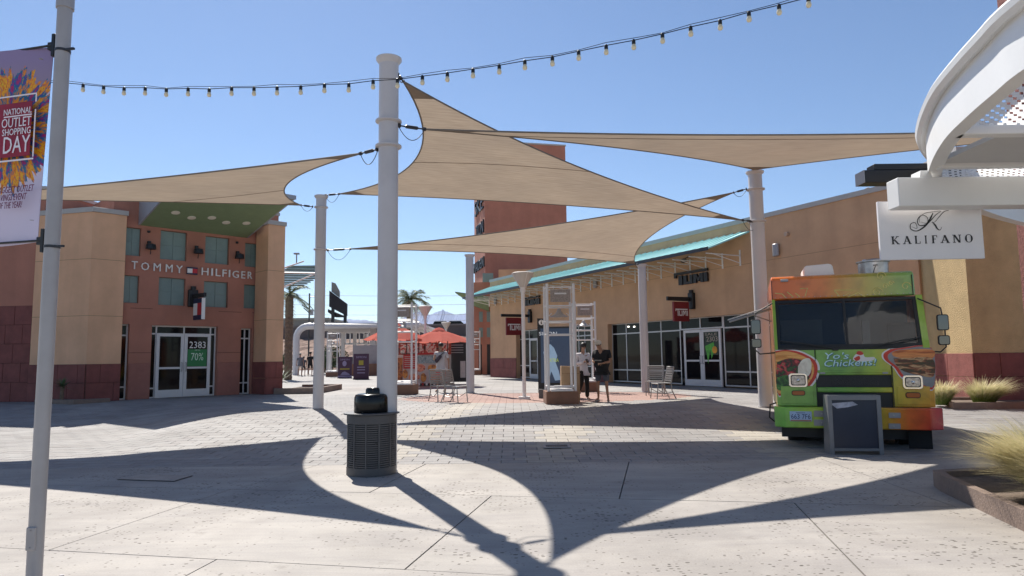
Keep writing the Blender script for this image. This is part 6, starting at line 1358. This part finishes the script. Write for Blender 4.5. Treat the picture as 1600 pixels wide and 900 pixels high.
for px in (571, 583): x = atY(px, 560, PY).x-ax; MB().box(x-.25, x+.25, 3, 3.4, 0, H_-.3).build('column', m_fr, t)
q = G(600, 584); tw = thing('brown_bench_wall', 'low dark brown planter wall behind the purple boards', 'wall', (atY(548, 580, 52).x, 52, PG)); MB().box(0, 5.2, 0, .5, 0, .9).build('wall', m_box, tw); MB().box(0, 5.2, .6, .7, .9, 2.3).build('grey_screen', m_grey, tw)

# ground cover and rising bank behind the plaza
m_rock = mat('riprap', (.26, .17, .13), .95, var=.45, scale=1.6, bump=1, bscale=3, detail=8); m_wallf = mat('far_wall', (.13, .105, .10), .9, var=.1, scale=.3)
mb = MB(); vs = []; rn = random.Random(2); NXb = 90; NZb = 10
for j in range(NZb+1):
    for i in range(NXb+1): vs.append((-60+i*1.2+rn.uniform(-.3, .3), 84+j*1.7+rn.uniform(-.4, .4), PG-.2+j*.46+rn.uniform(-.22, .22)))
mb.add(vs, [(j*(NXb+1)+i, j*(NXb+1)+i+1, (j+1)*(NXb+1)+i+1, (j+1)*(NXb+1)+i) for j in range(NZb) for i in range(NXb)]); o = mb.build('embankment', m_rock); o['kind'] = 'structure'
t = thing('retaining_wall', 'long dark highway wall running along the top of the rocky bank', 'wall', (-60, 102, 4.2)); MB().box(0, 110, 0, 1, -4.3, 2.15).build('wall', m_wallf, t); MB().box(0, 110, -.1, 1.1, 2.16, 2.4).build('coping', mat('far_coping', (.2, .17, .16), .8), t)
t = thing('parking_building', 'low grey parking building beyond the palm at left', 'building', (atY(436, 560, 130).x, 130, 0)); MB().box(0, 9.2, 0, 15, 0, 9.0).build('wall', mat('far_grey', (.22, .22, .21), .8), t); MB().box(-.1, 9.3, -.2, 15, 9.0, 9.4).build('parapet', mat('far_grey2', (.30, .30, .28), .8), t)
for z in (4.5, 7.): MB().box(.3, 9, -.15, -.01, z, z+.9).build('opening', m_black, t)
t = thing('parking_building', 'longer grey hall behind the first parking building', 'building', (atY(400, 560, 150).x, 150, 0)); MB().box(0, 22, 0, 15, 0, 7.4).build('wall', MATS['far_grey'], t); MB().box(0, 22, -.2, 0, 7.4, 7.8).build('parapet', MATS['far_grey2'], t)
# mountains
rn = random.Random(5)
mm_ = mat('mountain_haze_blue', (.22, .27, .42), 1., var=.12, scale=.0015)  # blue of distant haze is mixed into the rock colour
def ridge(name, Y, pts_, depth, M):
    P = [atY(px, py, Y) for px, py in pts_]; vs = []; nr = 7; xs = []
    fine = []
    for a, b_ in zip(P, P[1:]):
        for k in range(8): s_ = k/8; fine.append((a.x+(b_.x-a.x)*s_, a.z+(b_.z-a.z)*s_+rn.uniform(-.012, .012)*a.z))
    for j in range(nr):
        s_ = j/(nr-1)
        for x, z in fine: vs.append((x+0, Y-depth*(1-s_)+rn.uniform(-.015, .015)*depth*(0 if j == nr-1 else 1), max(-5, z*(s_**1.2)*(1 if j == nr-1 else 1+.22*mnoise.noise((x/420, j*.9, 3.1))))))
    n = len(fine); mb = MB(); mb.add(vs, [(j*n+i, j*n+i+1, (j+1)*n+i+1, (j+1)*n+i) for j in range(nr-1) for i in range(n-1)]); o = mb.build(name, M, smooth=70); o['kind'] = 'structure'; return o
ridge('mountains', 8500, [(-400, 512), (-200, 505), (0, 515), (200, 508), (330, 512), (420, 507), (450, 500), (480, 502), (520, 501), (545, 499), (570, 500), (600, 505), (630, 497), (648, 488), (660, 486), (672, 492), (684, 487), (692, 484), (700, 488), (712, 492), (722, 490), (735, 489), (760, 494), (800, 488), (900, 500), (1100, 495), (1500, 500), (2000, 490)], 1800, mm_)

# palms
m_trunk = mat('palm_trunk', (.17, .12, .085), .95, var=.4, scale=9, bump=1, bscale=14); m_frond = mat('palm_frond', (.14, .17, .08), .7, var=.3, scale=3); m_dryf = mat('dry_frond', (.32, .25, .14), .9, var=.2)
def palm(label, x, y, h, r, nf, fl, seed, hang=.35):
    rn = random.Random(seed); t = thing('palm_tree', label, 'palm tree', (x, y, PG)); mb = MB(); prof = []; k = 0; z = 0
    while z < h: prof += [(r*(1.0+.12*(k % 2)), z)]; z += .14; k += 1
    mb.lathe(prof+[(r*.7, h)], 12); mb.build('trunk', m_trunk, t)
    for f in range(nf):
        az = 2*math.pi*f/nf+rn.uniform(-.2, .2); el = rn.uniform(-.5, 1.15); L_ = fl*rn.uniform(.8, 1.1); mb = MB(); pts = []
        d = Vector((math.cos(az), math.sin(az), 0))
        for k in range(9):
            s_ = k/8; pts.append(d*(L_*s_*math.cos(el*.7)*(1-.1*s_))+Vector((0, 0, h+.05+L_*(math.sin(el)*s_-(.55+hang*rn.random()*.3)*s_*s_))))
        mb.tube(pts, [.03*(1-k/9)+.006 for k in range(9)], 4); sd = Vector((-d.y, d.x, 0))
        for k in range(1, 9):
            for u in (0, .33, .66):
                if k == 8 and u: continue
                p = pts[k-1].lerp(pts[k], u); w_ = fl*.20*math.sin(math.pi*min(1, (k-1+u)/8*.85+.12))
                for s2 in (-1, 1):
                    tip = p+sd*s2*w_+(pts[k]-pts[k-1]).normalized()*w_*.8+Vector((0, 0, -w_*rn.uniform(.1, .6))); e_ = (pts[k]-pts[k-1]).normalized()*.035
                    mb.add([p-e_, p+e_, tip], [(0, 1, 2)])
        mb.build('frond', m_frond if el > -.2 else m_dryf, t)
    return t
palm('palm with thick brown trunk beyond the tan pier at left', atY(450.5, 560, 44).x, 44, 5.35, .24, 16, 1.9, 1)
palm('palm crown showing above the frame tower by the umbrellas', atY(640, 560, 62).x, 62, 6.5, .26, 34, 2.6, 2)
def yucca(label, x, y, h, tr, n, L_, seed, z=None):
    rn = random.Random(seed); z = PG if z is None else z; t = thing('yucca', label, 'yucca plant', (x, y, z)); 
    MB().lathe([(.05, 0), (.06, h*.3), (.05, h*.6), (.06, h)], 8).build('stem', m_trunk, t)
    for i in range(n):
        az = rn.uniform(0, 2*math.pi); el = rn.uniform(-.3, 1.4); d = Vector((math.cos(az)*math.cos(el), math.sin(az)*math.cos(el), math.sin(el))); sd = Vector((-math.sin(az), math.cos(az), 0))*.02; b0 = Vector((0, 0, h*.95)); l_ = L_*rn.uniform(.7, 1.1)
        MB().add([b0-sd, b0+sd, b0+d*l_*.5+sd*.8, b0+d*l_*.5-sd*.8, b0+d*l_+Vector((0, 0, -.05*l_))], [(0, 1, 2, 3), (3, 2, 4)]).build('leaf', mat('yucca_leaf', (.10, .15, .07), .6, var=.3), t)
    return t
q = G(117, 622); yucca('small spiky yucca with a short trunk before the red stone base at left', -14.05, 21.72, .42, .05, 70, .36, 3, PG+.1)
q = G(450, 606); yucca('spiky yucca in the brown planter right of the tan pier', q.x, q.y-1.0, .25, .06, 60, .95, 4, PG+.1)
q = G(440, 616); t = thing('planter', 'low brown planter at the foot of the tan pier, holding the spiky yucca', 'planter', (q.x, q.y, PG)); MB().box(-.3, 1.35, 0, .15, 0, .22).box(1.2, 1.35, .15, 3.6, 0, .22).box(-.3, 1.2, 3.45, 3.6, 0, .22).build('kerb', m_curb, t, bevel=.01); MB().box(-.3, 1.2, .15, 3.45, 0, .14).build('soil', MATS['soil'], t)
# shrubs at the bank
m_shrub = mat('shrub_leaf', (.05, .08, .035), .7, var=.4, scale=3)
def shrub(label, x, y, r, h, seed):
    rn = random.Random(seed); t = thing('shrub', label, 'shrub', (x, y, PG)); mb = MB()
    for i in range(1500):
        a, b_ = rn.uniform(0, 2*math.pi), math.acos(rn.uniform(-.2, 1)); rr = r*(.55+.5*rn.random()**.5)*(1+.2*math.sin(3*a)); p = Vector((rr*math.sin(b_)*math.cos(a), rr*math.sin(b_)*math.sin(a), h*.45+h*.55*rr/r*math.cos(b_))); u = Vector((rn.uniform(-1, 1), rn.uniform(-1, 1), rn.uniform(-1, 1)))*.12; v = Vector((rn.uniform(-1, 1), rn.uniform(-1, 1), rn.uniform(-1, 1)))*.12
        mb.add([p-u, p+v, p+u], [(0, 1, 2)])
    mb.build('foliage', m_shrub, t); MB().tube([(0, 0, 0), (0, 0, h*.6)], .08, 6).build('stem', m_trunk, t)
shrub('dark green shrub seen through the frame tower beside the purple boards', atY(520, 560, 70).x, 70, 1.3, 2.6, 1); shrub('round low green shrub left of the purple boards', atY(508, 560, 66).x, 66, .9, 1.5, 2); shrub('dark shrub behind the palm trunk', atY(436, 560, 72).x, 72, 1.3, 2.0, 3)
# rooftop hoarding on legs, seen from behind
HY = 110.; hx = atY(508, 560, HY).x; t = thing('billboard', 'black billboard on two legs seen from behind against the sky', 'billboard', (hx, HY, 0)); bx3 = lambda px: atY(px, 560, HY).x-hx; bz3 = lambda py: atY(520, py, HY).z
for a in (515, 534.5): MB().box(bx3(a), bx3(a+4.5), .6, 1.0, 0, bz3(480)).build('leg', m_black, t)
MB().prism([(bx3(513), bz3(454)), (bx3(541), bz3(475)), (bx3(541), bz3(494)), (bx3(513), bz3(479))], 0, .5).build('panel', mat('billboard_black', (.02, .018, .022), .8), t)
MB().prism([(bx3(508), bz3(482)), (bx3(538), bz3(495)), (bx3(520), bz3(495)), (bx3(508), bz3(487))], 1.2, 2).build('walkway', m_black, t)
MB().prism([(bx3(515), bz3(440)), (bx3(521), bz3(442)), (bx3(528), bz3(455)), (bx3(528), bz3(465)), (bx3(515), bz3(455))], .52, .8).build('top_sign', MATS['far_grey'], t)
# camera mast
x = atY(482, 560, 60).x; t = thing('camera_mast', 'thin dark mast with camera boxes, left of the second post', 'mast', (x, 60, PG)); MB().tube([(0, 0, 0), (0, 0, 7.0)], .07, 8).build('pole', m_darksteel, t); MB().box(.05, .35, -.1, .1, 5.1, 5.6).build('box', m_grey, t); MB().tube([(-.5, 0, 5.75), (0, 0, 5.3)], .04, 6).tube([(0, 0, 6.7), (.7, 0, 6.72)], .04, 6).build('arm', m_darksteel, t); MB(Matrix.Translation((-.3, 0, 5.8)) @ Matrix.Rotation(rad(30), 4, 'Y')).box(-.3, .3, -.3, .3, -.03, .03).build('solar_panel', m_darksteel, t)
# power lines
t = thing('power_lines', 'faint overhead power lines far behind the plaza', 'power lines', (-60, 170, 0))
for k, (za, zb2) in enumerate(((456, 458), (472, 470), (487, 486), (497, 495))): p, q_ = atY(430, za, 170), atY(760, zb2, 170); MB().tube([(p.x+60-20+(q_.x-p.x+60)*i/16, 0, p.z+(q_.z-p.z)*i/16-1.0*math.sin(math.pi*i/16)) for i in range(17)], .04, 4).build('wire', m_grey, t)
# slatted green canopy beyond the pier
LY = 33.; lx = atY(437, 560, LY).x; t = thing('slatted_canopy', 'green slatted canopy with white struts beyond the tan pier', 'canopy', (lx, LY, 0)); zz = lambda py, Y=LY: atY(460, py, Y).z
n = 13
for k in range(n):
    s_ = k/(n-1); y = -1.2+2.6*s_*1.3; xr_ = atY(492, 560, LY).x-lx; z = zz(450)+(zz(408)-zz(450))*s_*.98-.0; x1 = xr_*(1-.45*abs(s_-.35)*1.2); MB().box(-.3, x1, y*.8, y*.8+.2, z, z+.045).build('slat', mat('slat_green', (.09, .13, .10), .7), t)
for (a, b_, c, d) in ((440, 420, 475, 408), (440, 426, 492, 427), (440, 450, 492, 428)): p, q_ = atY(a, b_, LY-1.3), atY(c, d, LY-1.3); MB().tube([(p.x-lx, -1.3, p.z), (q_.x-lx, -1.3, q_.z)], .035, 6).build('strut', m_fr, t)
MB().tube([(.62, .3, zz(412)), (.62, .3, zz(396))], .03, 6).box(.5, .74, .2, .4, zz(396), zz(394)).build('vent_pipe', m_grey, t)
# brown tower and wing behind the shops
cz_ = atY(758, 400, 55); t = thing('brown_tower', 'tall brown stucco tower with dark letters on its side, above the shops', 'building', (cz_.x, 55, PG), math.atan2(.217, .976)); TH = atY(790, 224, 55.5).z-PG
MB().box(0, 6.9, 0, 5.2, 0, TH).build('wall', m_brown, t, bevel=.02); MB().box(-.05, 6.95, -.05, 5.25, TH, TH+.12).build('coping', m_coping, t)
MB().box(-.004, -.001, .1, 5.1, 6.6, 6.62).build('control_joint', MATS['brown_joint'], t)
def sidetext(s_, z, h_, y0, y1): 
    o = text(s_, 0, y1-y0, z, z+h_, 0, m_black, t, 'side_lettering', ext=.12); M2 = Matrix.Translation((-.001, y1, 0)) @ Matrix.Rotation(rad(-90), 4, 'Z'); o.data.transform(M2)
zt_ = lambda py: atY(748, py, 57).z-PG
sidetext('SKE', zt_(332), 1.3, .4, 4.4); sidetext('TION', zt_(369), 1.1, .3, 3.9); sidetext('MAIDEN', zt_(421), .85, .2, 5.0)
t = thing('tan_upper_block', 'small tan upper block poking over the shop parapet below the brown tower', 'building', (atY(779, 430, 50).x, 50, PG)); MB().box(0, 4.5, 0, 3, 0, atY(790, 421, 50).z-PG).build('wall', m_tan, t)
x0_ = atY(741, 560, 52).x; t = thing('brown_wing', 'brown shop wing with teal windows between the middle post and the tan building', 'building', (x0_, 52, PG)); ww = 5.0; hz = atY(760, 441, 52).z-PG
MB().box(0, ww, 0, 6, 0, hz).build('wall', m_brown, t)
wx = lambda px: atY(px, 560, 52).x-x0_; wz = lambda py: atY(755, py, 52).z-PG
for (a, b_, c, d) in ((749, 755, 503, 487), (761, 768, 503, 487), (749, 755, 527, 512), (761, 768, 527, 512), (755, 772, 441, 427)):
    fo = MB().box(wx(a), wx(b_), -.03, -.001, wz(c), wz(d)).build('window', m_teal, t); MB().box(wx(a)+.04, wx(b_)-.04, -.04, -.031, wz(c)+.04, wz(d)-.04).build('pane', m_teal, fo)
for a in (748, 761): MB().box(wx(a), wx(a+5), -.02, -.001, 0, wz(538)).build('doorway', m_black, t)
MB().add([(wx(716), -2.5, wz(462)), (wx(765), -1.5, wz(470)), (wx(765), 0, wz(487)), (wx(741), 0, wz(478)), (wx(716), -2.5, wz(460)), (wx(765), -1.5, wz(466)), (wx(765), 0, wz(480)), (wx(741), 0, wz(472))], [(0,1,2,3), (7,6,5,4), (0,4,5,1), (1,5,6,2), (2,6,7,3), (3,7,4,0)]).build('green_canopy', m_green, t)
# vehicles in the distance
def car(label, x, y, z, rz, M, L_=4.5, Wd=1.8, Hc=1.6, cat='car'):
    t = thing('parked_car', label, cat, (x, y, z), rz); h1 = Hc*.56
    MB().prism([(-L_/2, .3), (-L_/2, h1*.85), (-L_/2+.15, h1), (L_/2-.9, h1*.95), (L_/2-.1, h1*.8), (L_/2, .35)], -Wd/2, Wd/2).build('body', M, t, bevel=.06)
    MB().prism([(-L_/2+.2, h1), (-L_/2+.55, Hc), (L_/2-2.2, Hc), (L_/2-1.35, h1)], -Wd/2+.12, Wd/2-.12).build('cabin', m_glass, t, bevel=.05)
    MB().box(-L_/2+.65, L_/2-2.3, -Wd/2+.2, Wd/2-.2, Hc, Hc+.04).build('roof', M, t, bevel=.015)
    for sx_ in (-L_/2+.85, L_/2-.85):
        for sy_ in (-Wd/2+.05, Wd/2-.05): wv = MB(Matrix.Translation((sx_, sy_, .33)) @ Matrix.Rotation(rad(90), 4, 'X')); wv.lathe([(.18, -.12), (.33, -.1), (.33, .1), (.18, .12)], 16); w0 = wv.build('wheel', m_tyre, t, smooth=40); wv = MB(wv.M); wv.lathe([(.001, -.1), (.18, -.1), (.18, .1), (.001, .1)], 12); wv.build('rim', m_grey, w0)
    for sy_ in (-.6, .6): MB().box(L_/2-.08, L_/2+.01, sy_-.18, sy_+.18, h1*.6, h1*.78).build('headlight', m_lens, t)
m_cw = mat('car_white', (.6, .6, .6), .3, coat=.5, var=0); m_cn = mat('car_navy', (.015, .025, .06), .3, coat=.5, var=0); m_cs = mat('car_silver', (.35, .36, .37), .3, coat=.5, var=0, metal=.5)
car('dark navy parked SUV behind the purple boards', atY(572, 560, 74).x, 74, PG, rad(180), m_cn, 4.7, 1.9, 1.95, 'car'); car('silver parked car left of the navy SUV', atY(530, 560, 79).x, 79, PG, rad(180), m_cs, 4.5, 1.8, 1.5)
car('white SUV parked beyond the right umbrella, cut by the middle post', atY(733, 560, 72).x, 72, PG, rad(200), m_cw, 4.6, 1.9, 1.9)
for i, (px, lb) in enumerate(((697, 'dark car on the highway above the wall, left of the other'), (720, 'dark car on the highway above the wall, nearer the middle post'))): car(lb, atY(px, 510, 106).x, 106, 5.35, 0, (m_cs, m_cn)[i], 4.6, 1.8, 1.8)
o = MB().box(-70, 60, 103.2, 112, 4.6, 5.3).build('highway', m_road); o['kind'] = 'structure'
# small roof lamp on the tan building
p = atY(1352, 302, 21.5); t = thing('roof_lamp', 'tiny dark lamp fixture sticking up from the tan building roofline', 'lamp', (p.x+.15, 21.6, 6.5)); MB().tube([(0, 0, 0), (0, 0, .25)], .02, 6).build('stem', m_darksteel, t); MB().lathe([(.001, .1), (.09, .06), (.1, 0), (.001, -.02)], 10, (0, 0, .25)).box(-.28, -.14, -.05, .05, .18, .24).box(.14, .28, -.05, .05, .2, .26).build('head', m_grey, t)

# ------------------------------------------------------------------ air
hz = MB().box(-9400, 9400, -300, 9300, -1.5, 900).build('haze', bpy.data.materials.new('air'), None); hz['kind'] = 'stuff'
M = bpy.data.materials['air']; M.use_nodes = True; n = M.node_tree; n.nodes.remove(n.nodes['Principled BSDF']); v = n.nodes.new('ShaderNodeVolumePrincipled'); v.inputs['Density'].default_value = 2.2e-5; v.inputs['Color'].default_value = (.82, .88, 1, 1); v.inputs['Anisotropy'].default_value = .3; n.links.new(v.outputs[0], n.nodes['Material Output'].inputs['Volume'])
